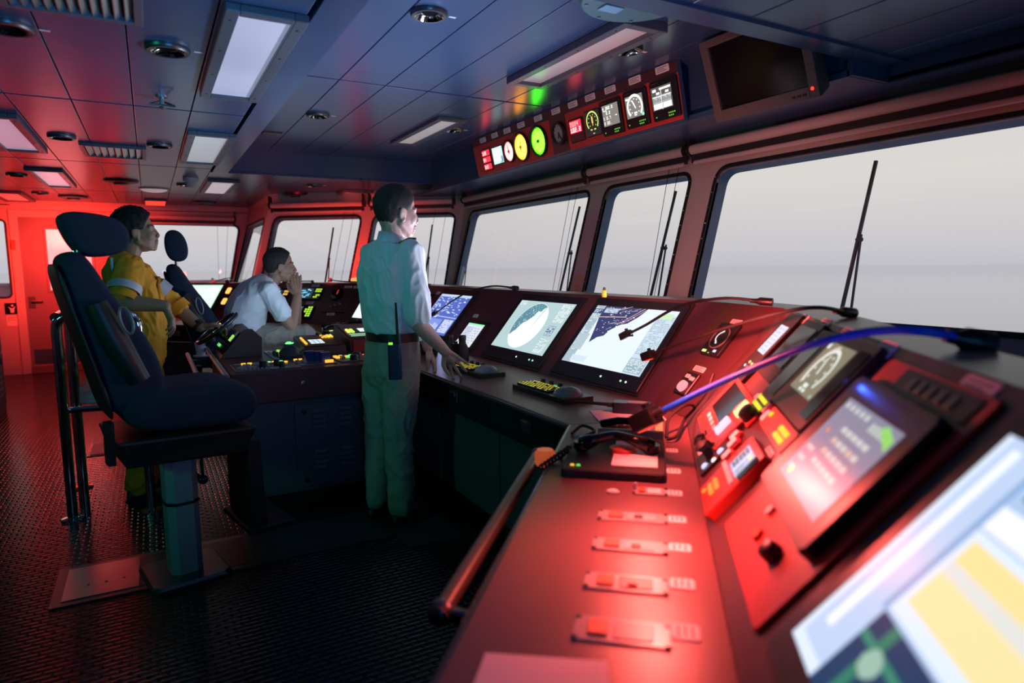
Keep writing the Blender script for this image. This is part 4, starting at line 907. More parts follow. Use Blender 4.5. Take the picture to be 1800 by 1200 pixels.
t, M, w, h = small_unit(1.64, 0.115, 0.19, 0.20, 'panel_red_lit', 'clock_module', 'module with a small colour display and orange keys in red light', 'display', depth=0.024)
p = Pic(0.11, 0.07); p.r(0, 0, 1, 1, (0.55, 0.6, 0.9)); p.r(0.05, 0.1, 0.45, 0.9, (0.12, 0.14, 0.22)); textlines(p, 0.06, 0.15, 0.44, 0.85, 4, (0.6, 0.65, 0.8)); p.r(0.62, 0.1, 0.95, 0.5, (0.4, 0.5, 0.65)); p.r(0.5, 0, 0.58, 1, (0.9, 0.95, 1.2)); p.r(0.62, 0.75, 0.9, 0.9, (0.7, 1.0, 0.4)); p.build('screen', M @ Tm((0.0, 0.045, 0.0006)), t)
obj('dark_window', B(M).rbox((0.075, 0.05, 0.001), (0.03, 0.07, 0.004), 0.003), 'black_gloss', t)
for k in range(9): lit('key', B(M).lathe((-0.05 + 0.019 * (k % 4), -0.045 - 0.02 * (k // 4), 0), (0, 0, 1), [(0.0085, 0), (0.007, 0.004)], 10), (1.2, 0.3, 0.05), t)
obj('lip', B(M).rbox((0.0, -0.0, 0.004), (0.17, 0.014, 0.01), 0.003), 'tag_white', t)
tags(near, [(1.61, 0.215, 0.075, 0.035), (2.06, 0.275, 0.07, 0.03)], cn)
# touch panel on its own sub-panel
t = thing('touch_panel', 'tablet-like touch panel with rows of pale keys and a blue lamp', 'touch panel', near.at(1.25, 0.33))
obj('base_plate', B(near.M(1.24, 0.30)).rbox((0, 0, 0.002), (0.44, 0.50, 0.012), 0.008), 'panel_red_lit', t)
obj('bezel', B(near.M(1.255, 0.335)).rbox((0, 0, 0.018), (0.40, 0.30, 0.026), 0.012), 'black_plastic', t)
p = Pic(0.29, 0.20); p.r(0, 0, 1, 1, (0.26, 0.25, 0.36)); q = random.Random(8)
for j in range(4):
    for i in range(5): p.r(0.30 + 0.105 * i, 0.30 + 0.13 * j, 0.385 + 0.105 * i, 0.36 + 0.13 * j, q.choice([(0.62, 0.64, 0.62), (0.62, 0.64, 0.62), (0.68, 0.5, 0.4)]))
for i in range(5): p.r(0.04 + 0.10 * i, 0.90, 0.10 + 0.10 * i, 0.96, (0.6, 0.62, 0.62)); p.r(0.60 + 0.07 * i, 0.84 - 0.0 * i, 0.65 + 0.07 * i, 0.93, (0.55, 0.62, 0.55))
for i in range(3): p.r(0.06, 0.10 + 0.13 * i, 0.20, 0.15 + 0.13 * i, (0.6, 0.6, 0.62))
p.disc(0.13, 0.62, 0.006, (1.0, 0.25, 0.15)); blob(p, 0.16, 0.10, 0.04, 0.05, (0.45, 0.95, 0.35), seed=4); p.p([(0.72, 0.93), (0.97, 0.78), (0.97, 0.90), (0.80, 0.98)], (0.30, 0.7, 0.15)); p.r(0.0, 0.0, 0.012, 1, (0.4, 0.36, 0.5))
p.build('screen', near.M(1.245, 0.333, 0.0325), t)
lit('blue_lamp', B(near.M(1.425, 0.455, 0.02)).ell((0, 0, 0), (0.008, 0.008, 0.006)), (0.5, 0.6, 3.5), t, smooth=True)
lamp('blue_glow', 'POINT', near.at(1.425, 0.462, 0.045), (0, 0, 0), 0.10, (0.03, 0.10, 1.0), 0.006)
obj('knob', B(near.M(1.17, 0.135, 0.008)).lathe((0, 0, 0), (0, 0, 1), [(0.020, 0), (0.018, 0.022), (0.012, 0.026)], 18), 'black_plastic', t, smooth=True)
obj('button', B(near.M(1.28, 0.12, 0.008)).lathe((0, 0, 0), (0, 0, 1), [(0.014, 0), (0.012, 0.008)], 16), 'orange_cap', t, smooth=True)
obj('button', B(near.M(1.32, 0.165, 0.008)).lathe((0, 0, 0), (0, 0, 1), [(0.012, 0), (0.010, 0.008)], 16), 'tag_white', t, smooth=True)
t = thing('nameplate_grille', 'dark raised grille plate above the touch panel', 'grille', near.at(1.20, 0.52))
obj('plate', B(near.M(1.20, 0.515)).rbox((0, 0, 0.004), (0.30, 0.05, 0.014), 0.005), 'black_plastic', t)
for k in range(5): obj('raised_letter', B(near.M(1.28 - 0.04 * k, 0.515, 0.011)).box((-0.013, -0.012, 0), (0.013, 0.012, 0.003)), 'dark_steel', t)
# the big foreground monitor
def pic_big(p):
    p.r(0, 0, 1, 1, (0.46, 0.62, 0.90)); p.r(0, 0, 0.145, 1, (0.56, 0.70, 0.96)); p.r(0.0, 0.0, 0.02, 1, (0.78, 0.9, 1.05)); p.r(0.045, 0.14, 0.075, 0.96, (0.98, 1.02, 1.1)); p.r(0.0, 0.0, 0.145, 0.05, (0.8, 0.9, 1.08)); p.r(0.13, 0.33, 0.146, 1, (0.25, 0.42, 0.72))
    p.r(0.148, 0.0, 1.0, 0.33, (0.010, 0.05, 0.13)); p.r(0.20, 0.0, 0.23, 0.33, (0.03, 0.22, 0.14)); p.r(0.148, 0.22, 0.9, 0.25, (0.04, 0.26, 0.17)); blob(p, 0.23, 0.20, 0.03, 0.05, (0.35, 0.55, 0.45), seed=5)
    p.r(0.150, 0.345, 0.95, 0.70, (0.80, 0.92, 1.1)); p.r(0.168, 0.40, 0.92, 0.535, (1.0, 0.84, 0.42)); p.r(0.168, 0.535, 0.92, 0.585, (0.80, 0.82, 0.78)); p.r(0.168, 0.585, 0.92, 0.668, (1.0, 0.82, 0.36))
    p.r(0.150, 0.71, 0.80, 0.80, (0.98, 1.0, 1.1)); p.r(0.17, 0.84, 1.0, 1.0, (0.012, 0.09, 0.17)); blob(p, 0.26, 0.86, 0.05, 0.05, (0.9, 0.6, 0.8), seed=6); blob(p, 0.25, 0.93, 0.04, 0.05, (0.35, 0.5, 0.4), seed=7)
monitor(near, None, 'big bright monitor in the lower right corner with yellow panels', pic_big, (0.03, 0.03, 0.05), 0.02, leds=False, scr_at=(0.575, 0.315, 0.69, 0.385))

# ------------------------------------------------------------------ the desk of the near arm
DM = lambda u, n, h=0.0: M4(-U_, N_, V((0, 0, 1)), npt(u, n, ZD + h))
def desk_uv(px, py, z=ZD): p = at_z(px, py, z); return p.dot(U_), p.dot(N_)
for k, (px, py, w, h) in enumerate(((1181, 792, .040, .045), (1184, 828, .042, .045), (1186, 867, .042, .045), (1190, 913, .045, .045), (1195, 963, .05, .045), (1199, 1027, .05, .05), (1205, 1112, .05, .06))):
    u, n = desk_uv(px, py); name_tag(None, None, cn, flat=(DM(u, n), h * 0.9, w))
mat('desk_unit', (0.34, 0.32, 0.32), 0.3)
desk_units = [('flat_switch_box', 'clear-lidded switch box just below the red-lit telephone', 1142, 865, 1112, 1173, .055, 'tag_white'), ('desk_switch', 'second desk unit below the telephone, with a lit pale square', 1112, 910, 1050, 1175, .06, 'pale_plate'),
              ('desk_switch', 'third desk unit below the telephone, brightest of the row', 1107, 961, 1040, 1175, .06, 'pale_plate'), ('desk_switch', 'fourth desk unit, with a dim red window', 1100, 1027, 1025, 1175, .065, 'panel_red_lit'), ('desk_switch', 'nearest desk unit in front of the paper sheet', 1093, 1112, 1005, 1180, .075, 'plate_grey')]
for k, (nm, lab, px, py, xa, xb, du, m) in enumerate(desk_units):
    u, n0_ = desk_uv(xa, py); _, n1_ = desk_uv(xb, py); n = (n0_ + n1_) / 2; w = abs(n1_ - n0_); u, _ = desk_uv(px, py)
    t = thing(nm, lab, 'switch', npt(u, n, ZD), 'flush switch units on the near desk'); M = DM(u, n)
    obj('base', B(M).rbox((0, 0, 0.0015), (du, w, 0.005), 0.005), 'desk_unit', t)
    obj('switch_field', B(M).rbox((0, w * 0.12, 0.0045), (du * 0.72, w * 0.40, 0.003), 0.003), m, t)
    obj('key', B(M).rbox((0, -w * 0.24, 0.0055), (du * 0.6, w * 0.2, 0.006), 0.003), 'orange_cap' if k > 2 else 'dial_red', t)
    if k in (1, 2, 3): obj('toggle', B(M).rbox((du * 0.1, w * 0.08, 0.0075), (du * 0.28, w * 0.12, 0.005), 0.002), 'black_plastic', t)
    if k == 0: obj('latch', B(M).rbox((-du * 0.2, -w * 0.42, 0.012), (0.010, 0.008, 0.02), 0.002), 'tag_white', t)
    for sx in (-1, 1):
        for sy in (-1, 1): obj('screw', B(M).lathe((sx * du * 0.42, sy * w * 0.46, 0.004), (0, 0, 1), [(0.005, 0), (0.004, 0.003)], 8), 'dark_steel', t)
u, n = desk_uv(1077, 866)
t = thing('desk_button', 'small oval button left of the clear-lidded switch box', 'button', npt(u, n, ZD)); obj('cap', B(DM(u, n)).ell((0, 0, 0.003), (0.012, 0.018, 0.008)), 'tag_white', t, smooth=True)
# telephone console and handset
def at_desk(px, py, h=0.0): p = at_z(px, py, ZD + h); return p
u0, n0_ = desk_uv(985, 838); u1, n1_ = desk_uv(1170, 838); uT, _ = desk_uv(1080, 780)
uc, nc, wn = (u0 + uT) / 2, (n0_ + n1_) / 2, abs(n1_ - n0_)
t = thing('telephone', 'black telephone console with a curved handset in red light on the desk', 'telephone', npt(uc, nc, ZD))
M = DM(uc, nc); du = abs(uT - u0)
obj('base', B(M).rbox((0, 0, 0.012), (du, wn, 0.026), 0.01), 'black_rubber', t)
obj('faceplate', B(M).rbox((0, wn * 0.2, 0.026), (du * 0.7, wn * 0.45, 0.004), 0.004), 'tag_white', t)
hp = [(0.0 + 0.01 * math.sin(k), -wn * 0.36 + wn * 0.72 * k / 10, 0.05 + 0.030 * math.sin(math.pi * k / 10)) for k in range(11)]
h = obj('handset', B(M).tube(hp, [0.024, 0.024, 0.018, 0.015, 0.014, 0.014, 0.014, 0.015, 0.018, 0.024, 0.024], 12), 'black_gloss', t, smooth=True)
obj('earpiece', B(M).lathe((0, -wn * 0.36, 0.058), (0, 0, -1), [(0.026, 0), (0.028, 0.02), (0.02, 0.03)], 18), 'black_gloss', h, smooth=True); obj('mouthpiece', B(M).lathe((0.0, wn * 0.36, 0.058), (0, 0, -1), [(0.026, 0), (0.028, 0.02), (0.02, 0.03)], 18), 'black_gloss', h, smooth=True)
obj('dial_knob', B(M).lathe((-0.02, 0.02, 0.026), (0, 0, 1), [(0.045, 0), (0.042, 0.012), (0.015, 0.02)], 24), 'panel_red_lit', t, smooth=True)
for k, (y, c) in enumerate(((-0.40, (0.9, 0.55, 0.05)), (-0.34, (0.1, 0.7, 0.1)), (-0.22, (1.3, 0.85, 0.05)), (0.40, (1.0, 0.35, 0.35)))): led_at(M @ Tm((-du * 0.3 if k > 1 else du * 0.4, y * wn, 0.026)), 0, 0, 0.007, c, t)
obj('key', B(M).rbox((-du * 0.30, -wn * 0.30, 0.030), (0.02, 0.035, 0.012), 0.003), 'panel_red_lit', t)
coil = [npt(uc + 0.0, nc - wn / 2 - 0.0, ZD + 0.03) + V((0.010 * math.cos(k * 0.9), 0, 0.010 * math.sin(k * 0.9))) + (npt(uc - 0.12, nc - wn / 2 - 0.07, ZD + 0.0) - npt(uc, nc - wn / 2, ZD + 0.03)) * (k / 60) for k in range(61)]
obj('coil_cord', B().tube(coil, 0.004, 6), 'black_rubber', t, smooth=True)
# key unit behind the telephone
u0, n0_ = desk_uv(1052, 772); u1, n1_ = desk_uv(1166, 772); t = thing('key_unit', 'sloping unit with a row of round red keys and an orange knob', 'control unit', npt(u0, (n0_ + n1_) / 2, ZD)); w = abs(n1_ - n0_); M = DM((u0 + u1) / 2, (n0_ + n1_) / 2)
obj('base', B(M).hexa([(-.06, -w / 2, 0), (.06, -w / 2, 0), (.06, w / 2, 0), (-.06, w / 2, 0), (-.05, -w / 2, .03), (.06, -w / 2, .05), (.06, w / 2, .05), (-.05, w / 2, .03)]), 'grey_plastic', t, bevel=0.004)
for k in range(4): obj('round_key', B(M).lathe((-.01, -w * 0.40 + w * 0.12 * k, .036), (-.15, 0, 1), [(.014, 0), (.013, .012), (.006, .014)], 16), 'dial_red', t, smooth=True)
for k in range(2): lit('lit_key', B(M).rbox((-.01, w * 0.12 + w * 0.12 * k, .045), (.035, w * 0.09, .012), .003), (1.2, 0.6, 0.5), t)
lit('knob', B(M).lathe((0.03, w * 0.43, .045), (0, 0, 1), [(.013, 0), (.012, .045), (.006, .05)], 16), (0.9, 0.28, 0.12), t, smooth=True)
obj('handset_rest', B(M).tube([(.03, -w * .46, .06), (.035, -w * .2, .075), (.035, w * .1, .075), (.03, w * .26, .06)], .014, 10), 'black_gloss', t, smooth=True)
# paper, walkie talkie
qs = [at_z(x, y, ZD + 0.001) for x, y in ((1036, 722), (1150, 716), (1172, 738), (1062, 750))]
t = thing('paper_sheet', 'loose pink-lit paper sheets under the walkie-talkie', 'paper', sum(qs, V((0, 0, 0))) / 4)
obj('sheet', B().prism(qs, (0, 0, 0.0015)), 'paper', t)
qs = [at_z(x, y, ZD + 0.003) for x, y in ((1046, 733), (1150, 727), (1160, 741), (1066, 751))]; obj('sheet', B().prism(qs, (0, 0, 0.0015)), 'paper', t)
qs = [at_z(x, y, ZD + 0.001) for x, y in ((853, 1148), (1068, 1163), (1075, 1290), (800, 1290))]
t = thing('note_paper', 'grey-white paper at the bottom edge on the near desk', 'paper', sum(qs, V((0, 0, 0))) / 4); obj('sheet', B().prism(qs, (0, 0, 0.0015)), 'paper', t)
a, c = at_z(1078, 712, ZD + 0.03), at_z(1146, 716, ZD + 0.03)
d = (c - a).normalized(); sd = V((-d.y, d.x, 0))
t = thing('walkie_talkie', 'walkie-talkie lying on the desk with its antenna pointing left', 'radio', (a + c) / 2 - V((0, 0, 0.025)))
M = M4(d, sd, V((0, 0, 1)), (a + c) / 2); L = (c - a).length
obj('body', B(M).rbox((0, 0, -0.004), (L, 0.062, 0.045), 0.008), 'radio_blue', t)
obj('antenna', B(M).tube([(-L / 2, 0.012, 0.0), (-L / 2 - 0.03, 0.012, 0.0), (-L / 2 - 0.17, 0.012, 0.004)], [0.009, 0.008, 0.005], 10), 'black_rubber', t)
for y in (-0.012, -0.024): obj('knob', B(M).cyl((-L / 2, y, 0.004), (-L / 2 - 0.02, y, 0.004), 0.008), 'black_plastic', t)
led_at(M, -L / 2 + 0.012, 0.02, 0.004, (0.9, 0.7, 0.1), t); obj('speaker_grille', B(M).rbox((0.02, 0, 0.019), (L * 0.5, 0.045, 0.003), 0.004), 'grey_plastic', t)
obj('belt_clip', B(M).box((-0.03, -0.012, -0.030), (0.04, 0.012, -0.026)), 'steel', t)

# ------------------------------------------------------------------ main desk: keyboards, binoculars
def track_keyboard(q, label, dome_at):
    P4 = [at_z(x, y, ZD + 0.02) for x, y in q]; o = sum(P4, V((0, 0, 0))) / 4
    ex = ((P4[1] - P4[0]) + (P4[2] - P4[3])).normalized(); ey = V((-ex.y, ex.x, 0)); w = ((P4[1] - P4[0]).length + (P4[2] - P4[3]).length) / 2; h = 0.165
    M = M4(ex, ey, V((0, 0, 1)), down(o, ZD)); t = thing('keyboard', label, 'keyboard', down(o, ZD), 'lit keyboards with trackballs')
    obj('tray', B(M).rbox((0, 0, 0.012), (w, h, 0.024), 0.008), 'black_plastic', t)
    q_ = random.Random(4); n = 0
    for j in range(5):
        for i in range(13):
            x, y = -w * 0.46 + w * 0.60 * (i + 0.5) / 13, -h * 0.40 + h * 0.68 * (j + 0.5) / 5
            kk = B(M).rbox((x, y, 0.028), (w * 0.60 / 13 * 0.86, h * 0.68 / 5 * 0.8, 0.010), 0.002)
            o_ = obj('key', kk, 'black_rubber', t)
            kw, kh = w * 0.60 / 13 * q_.uniform(.22, .36), h * 0.68 / 5 * q_.uniform(.18, .26)
            if q_.random() < 0.85: lit('key_legend', B(M).cbox((x - .001, y + .002, .0332), (kw * 1.7, kh * 1.9, .0006)), (0.75, 0.66, 0.03), o_)
    obj('trackball_hood', B(M).ell((w * 0.30, 0.0, 0.018), (w * 0.16, h * 0.42, 0.045)), 'grey_plastic', t, smooth=True)
    for k in range(4): obj('knob', B(M).lathe((-w * 0.36 + w * 0.16 * k, h * 0.40, 0.024), (0, 0, 1), [(0.013, 0), (0.012, 0.022), (0.008, 0.024)], 14), 'black_plastic', t, smooth=True)
    lit('status_light', B(M).box((-w * 0.2, h * 0.44, 0.024), (-w * 0.08, h * 0.47, 0.028)), (0.05, 0.5, 0.3), t)
track_keyboard([(906, 682), (985, 708), (1052, 694), (940, 665)], 'keyboard with yellow-lit keys below the chart monitor', None)
track_keyboard([(790, 648), (838, 660), (897, 655), (818, 634)], 'keyboard with yellow-lit keys by the hand of the officer', None)
def binoculars(px, py, label, s=1.0):
    o = at_z(px, py, ZD); ex = V((0.55, -0.83, 0)); ey = V((0.83, 0.55, 0)); M = M4(ex, ey, V((0, 0, 1)), o) @ Matrix.Scale(s, 4)
    t = thing('binoculars', label, 'binoculars', o, 'binoculars standing on the desk')
    for x in (-0.05, 0.05):
        obj('barrel', B(M).lathe((x, 0, 0), (0, 0, 1), [(0.038, 0), (0.044, 0.005), (0.042, 0.05), (0.034, 0.10), (0.030, 0.11), (0.024, 0.118), (0.022, 0.14)], 20), 'black_rubber', t, smooth=True)
        obj('eyecup', B(M).lathe((x, 0, 0.138), (0, 0, 1), [(0.024, 0), (0.026, 0.02), (0.024, 0.034), (0.015, 0.03)], 18), 'black_plastic', t, smooth=True)
    obj('bridge', B(M).rbox((0, 0, 0.085), (0.07, 0.03, 0.06), 0.01).cyl((0, 0, 0.05), (0, 0, 0.13), 0.012), 'black_plastic', t)
binoculars(802, 634, 'black binoculars standing in front of the small lilac display')
binoculars(752, 622, 'black binoculars partly hidden behind the forearm of the officer', 0.85)
t = thing('small_cup', 'small pale cap standing between the binoculars and the keyboard', 'cap', at_z(812, 640, ZD)); o = at_z(811, 641, ZD); obj('cap', B().lathe(o, (0, 0, 1), [(0.009, 0), (0.009, 0.03), (0.005, 0.034)], 12), 'tag_white', t)
# handrail along the near desk
t = thing('handrail', 'tubular handrail along the front of the red-lit console', 'handrail', npt(1.68, -0.396, 0.75))
obj('rail', B().tube([npt(1.12, -0.396, 0.75), npt(2.24, -0.396, 0.75)], 0.020, 16), mat('rail_paint', (0.12, 0.10, 0.07), 0.35, 0.4), t, smooth=True)
for u in (1.14, 2.22): obj('bracket', B().tube([npt(u, -0.396, 0.75), npt(u, -0.29, 0.73)], 0.016, 12).ell(npt(u, -0.396, 0.75), (0.026, 0.026, 0.026)), 'dark_steel', t, smooth=True)
t = thing('rail_cap', 'orange cap on the end of the handrail, given a glow', 'lamp', npt(2.24, -0.38, 0.80)); o = at_z(958, 800, 0.80)
obj('cap', B().lathe(o - V((0, 0, 0.035)), (0, 0, 1), [(0.026, 0), (0.034, 0.01), (0.034, 0.045), (0.026, 0.055)], 20), mat('orange_cap_glow', (0.5, 0.1, 0.03), 0.35, emit=(1, 0.16, 0.05), strength=0.35), t, smooth=True); obj('stem', B().cyl(o - V((0, 0, 0.07)), o - V((0, 0, 0.03)), 0.012), 'dark_steel', t)  # handrail end cap; its lit look is put in as emission
# loose leads
def lead(name, label, pts, r, m='black_rubber'):
    t = thing(name, label, 'cable', pts[0]); P_ = [V(p) for p in pts]; out = []
    for i in range(len(P_) - 1):
        p0, p1, p2, p3 = P_[max(i - 1, 0)], P_[i], P_[i + 1], P_[min(i + 2, len(P_) - 1)]
        for k in range(8):
            x = k / 8; out.append(0.5 * ((2 * p1) + (p2 - p0) * x + (2 * p0 - 5 * p1 + 4 * p2 - p3) * x * x + (3 * p1 - p0 - 3 * p2 + p3) * x ** 3))
    obj('lead', B().tube(out + [P_[-1]], r, 8), m, t, smooth=True); return t
lead('charger_lead', 'looped black lead on the desk beside the walkie-talkie', [at_z(1172, 768, ZD + .008), at_z(1176, 735, ZD + .06), at_z(1205, 712, ZD + .09), near.at(*near.uv(1228, 722), .02), near.at(*near.uv(1215, 745), .03), at_z(1190, 765, ZD + .02), at_z(1172, 772, ZD + .01)], 0.006)
lead('microphone_lead', 'thin black lead running to a clip on the alarm panel', [near.at(*near.uv(1228, 722), .02), near.at(*near.uv(1252, 697), .03), near.at(*near.uv(1272, 672), .05)], 0.006)
lead('telephone_lead', 'black lead curling over the desk edge by the telephone', [at_z(1005, 762, ZD + .006), at_z(1024, 748, ZD + .02), at_z(1045, 758, ZD + .01), at_z(1020, 770, ZD + .008), at_z(990, 800, ZD + .01), npt(2.05, -0.33, 0.74)], 0.006)

# ------------------------------------------------------------------ gooseneck chart lamps
def goose(base, pts, head, label, m='black_rubber', r=0.0065, hs=1.0, lens='black_gloss'):
    P_ = [V(p) for p in [base] + pts + [head]]; t = thing('gooseneck_lamp', label, 'lamp', base, 'gooseneck lamps on the console')
    out = []
    for i in range(len(P_) - 1):
        p0, p1, p2, p3 = P_[max(i - 1, 0)], P_[i], P_[i + 1], P_[min(i + 2, len(P_) - 1)]
        for k in range(10):
            x = k / 10; out.append(0.5 * ((2 * p1) + (p2 - p0) * x + (2 * p0 - 5 * p1 + 4 * p2 - p3) * x * x + (3 * p1 - p0 - 3 * p2 + p3) * x ** 3))
    obj('neck', B().tube(out + [P_[-1]], r, 10), m, t, smooth=True)
    obj('base', B().lathe(P_[0] - (P_[1] - P_[0]).normalized() * 0.0, (P_[1] - P_[0]), [(r * 2.6, -0.03), (r * 2.6, 0.02), (r * 1.6, 0.035), (r * 1.4, 0.06)], 14), 'black_plastic', t, smooth=50)
    d = (P_[-1] - P_[-2]).normalized(); x, y, z = basis(d); w = 0.022 * hs
    M = M4(x, y, z, P_[-1])
    obj('head', B(M).rbox((0, 0, w * 1.1), (w * 1.9, w * 1.7, w * 2.6), 0.004).box((-w * 0.3, w * 0.85, w * 0.2), (w * 0.3, w * 1.35, w * 0.7)).cyl((0, 0, -w * 1.2), (0, 0, 0), r * 1.3, r * 1.7), 'black_plastic', t, bevel=0.002)
    obj('lens', B(M).rbox((0, -w * 0.9, w * 1.3), (w * 1.3, w * 0.1, w * 1.6), 0.002), lens, t)
    return t
LG = lambda F, px, py, h=0.0: None
zt_ = ZD + SL * SN
L1 = lambda px, py, z=zt_ + 0.02: at_z(px, py, z)
ax = lambda px, py, F, h: F.P0 + (at_p(px, py, F.P0 + F.N * h, F.N) - F.P0)
goose(L1(905, 506), [at_z(862, 503, 1.27), ax(815, 517, main, .12)], ax(768, 549, main, .10), 'gooseneck lamp reaching in front of the blue alarm monitor')
goose(L1(1345, 530), [at_z(1270, 524, 1.275), ax(1195, 538, main, .17), ax(1135, 571, main, .14)], ax(1106, 586, main, .12), 'upper gooseneck lamp with its head over the chart monitor')
goose(L1(1490, 549), [at_z(1420, 541, 1.285), ax(1310, 566, mid, .17), ax(1210, 598, main, .19)], ax(1146, 622, main, .16), 'lower gooseneck lamp with its head over the chart monitor', lens='red_light')
goose(L1(1715, 600), [at_z(1620, 582, 1.285), at_z(1530, 583, 1.275), ax(1430, 605, near, .11), ax(1340, 640, near, .13), ax(1250, 680, near, .15)], ax(1150, 729, near, .20), 'foreground gooseneck lamp with a blue-lit neck', 'blue_lit_neck', 0.0095, 1.5, 'red_light')
goose(far.at(2.22, 0.60), [at_z(398, 489, 1.28), at_z(412, 489, 1.28)], far.at(1.95, 0.56, 0.05), 'small gooseneck lamp behind the pilot chair on the far console')
goose(far.at(0.76, 0.60), [at_z(545, 494, 1.27)], far.at(1.05, 0.54, 0.08), 'gooseneck lamp right of the hands of the seated man')
goose(midp.at(0.12, 0.60), [at_z(612, 495, 1.28)], far.at(0.45, 0.56, 0.08), 'low gooseneck lamp below the oval sticker')
goose(main.at(3.9, 0.60), [at_z(755, 500, 1.275)], main.at(4.35, 0.54, 0.08), 'low gooseneck lamp at the chest of the officer')
o = at_z(1062, 522, zt_ + 0.01)
t = thing('pelorus_cap', 'small yellow and black marker standing on the console ledge', 'marker', o); obj('body', B().lathe(o, (0, 0, 1), [(0.012, 0), (0.012, 0.025), (0.007, 0.038)], 14), 'yellow_paint', t, smooth=True); obj('tip', B().lathe(o + V((0, 0, 0.036)), (0, 0, 1), [(0.008, 0), (0.007, 0.012), (0.002, 0.016)], 12), 'black_plastic', t, smooth=True)
# ------------------------------------------------------------------ overhead instrument panel
OF = Facet(0, (2.84, 0, 2.28)); OF.S = V((-0.07, 0, 0.32)).normalized(); OF.N = (-OF.u).cross(OF.S)
def oq(*q): return [(820 + x / 4.5, 100 + y / 4.5) for x, y in q]
ouv = lambda x, y: OF.uv(820 + x / 4.5, 100 + y / 4.5)
ua, ub = 5.68, 2.95
pan = thing('overhead_panel', 'red-lit overhead instrument panel hung above the front windows', 'panel', OF.at(4.3, 0.15))
def strip(u0, u1, s0, s1, h, m, name):
    return obj(name, B(OF.M((u0 + u1) / 2, (s0 + s1) / 2)).cbox((0, 0, h / 2), (abs(u0 - u1), s1 - s0, h)), m, pan, bevel=0.002)
strip(ua, ub, -0.012, 0.335, 0.03, 'ceiling_paint', 'back_box')
OF.P0 = OF.P0 + OF.N * 0.03
uc1, _ = ouv(700, 770); uc2, _ = ouv(828, 745)
strip(ua, uc1 + 0.005, 0.0, 0.265, 0.006, 'panel_red_lit', 'left_plate'); strip(uc2, ub, 0.0, 0.265, 0.006, 'panel_red_lit', 'right_plate'); strip(uc1, uc2 + 0.005, 0.004, 0.275, 0.004, 'console_paint', 'clock_plate')
strip(ua, ub, 0.27, 0.33, 0.004, 'console_paint', 'label_rail')
OF.P0 = OF.P0 + OF.N * 0.006
for x, y in ((130, 658), (222, 620), (320, 583), (430, 538), (566, 485), (706, 428), (840, 375), (977, 320), (1135, 258), (1330, 183), (1547, 97)):
    u, s = ouv(x, y); name_tag(OF, (u, s, 0.115, 0.042), pan)
def gauge(q, name, label, pic, frame=0.012, depth=0.02, keys=None, scr=None, m='black_plastic'):
    u, s, w, h = OF.quad(*oq(*q)); t = thing(name, label, 'gauge', OF.at(u, s), 'instruments in the overhead panel')
    obj('housing', B(OF.M(u, s)).rbox((0, 0, depth / 2 - 0.003), (w, h, depth + 0.006), 0.008), m, t)
    if scr: us, ss, ws, hs = OF.quad(*oq(*scr))
    else: us, ss, ws, hs = u, s, w - 2 * frame, h - 2 * frame
    p = Pic(ws, hs); pic(p); p.build('screen', OF.M(us, ss, depth + 0.001), t)
    if keys:
        for k in range(7):
            x = w * 0.12 + 0.016 * (k % 4); y = -h * 0.36 - 0.016 * (k // 4)
            lit('key', B(OF.M(u, s, depth)).box((x - .004, y - .004, 0), (x + .004, y + .004, .002)), (0.15, 0.5, 0.05), t)
        lit('key', B(OF.M(u, s, depth)).box((-w * .36 - .004, -h * .40 - .004, 0), (-w * .36 + .004, -h * .40 + .004, .002)), (0.15, 0.5, 0.05), t)
        obj('brand_strip', B(OF.M(u, s, depth)).box((-w * 0.42, h * 0.44, 0), (-w * 0.15, h * 0.45, 0.001)), 'dial_red', t)
    return t
rd = (2.4, 0.55, 0.45); rw = (2.4, 1.3, 1.2)
def g1(p):
    p.r(0, 0, 1, 1, (0.02, 0.004, 0.004))
    for y in (0.72, 0.42, 0.10): p.r(0.12, y - 0.03, 0.92, y + 0.2, (4.5, 0.05, 0.10)); p.txt({0.72: '128', 0.42: '94', 0.10: '310'}[y], 0.16, y, 0.16, rw)
gauge([(118, 730), (190, 712), (214, 893), (142, 913)], 'digital_readout', 'leftmost overhead readout with three rows of red digits', g1, 0.004, 0.006)
def g2(p): p.r(0, 0, 1, 1, (0.75, 1.05, 1.15)); p.r(0.1, 0.2, 0.75, 0.85, (1.1, 1.3, 1.35)); p.r(0.8, 0.05, 0.97, 0.4, (0.25, 0.35, 0.5)); p.r(0.7, 0.0, 0.9, 0.12, (0.3, 0.6, 0.45)); textlines(p, 0.15, 0.3, 0.7, 0.8, 4, (0.7, 0.9, 1.0))
gauge([(200, 712), (290, 695), (305, 840), (225, 858)], 'white_display', 'small white overhead display second from the left', g2, 0.008, 0.008)
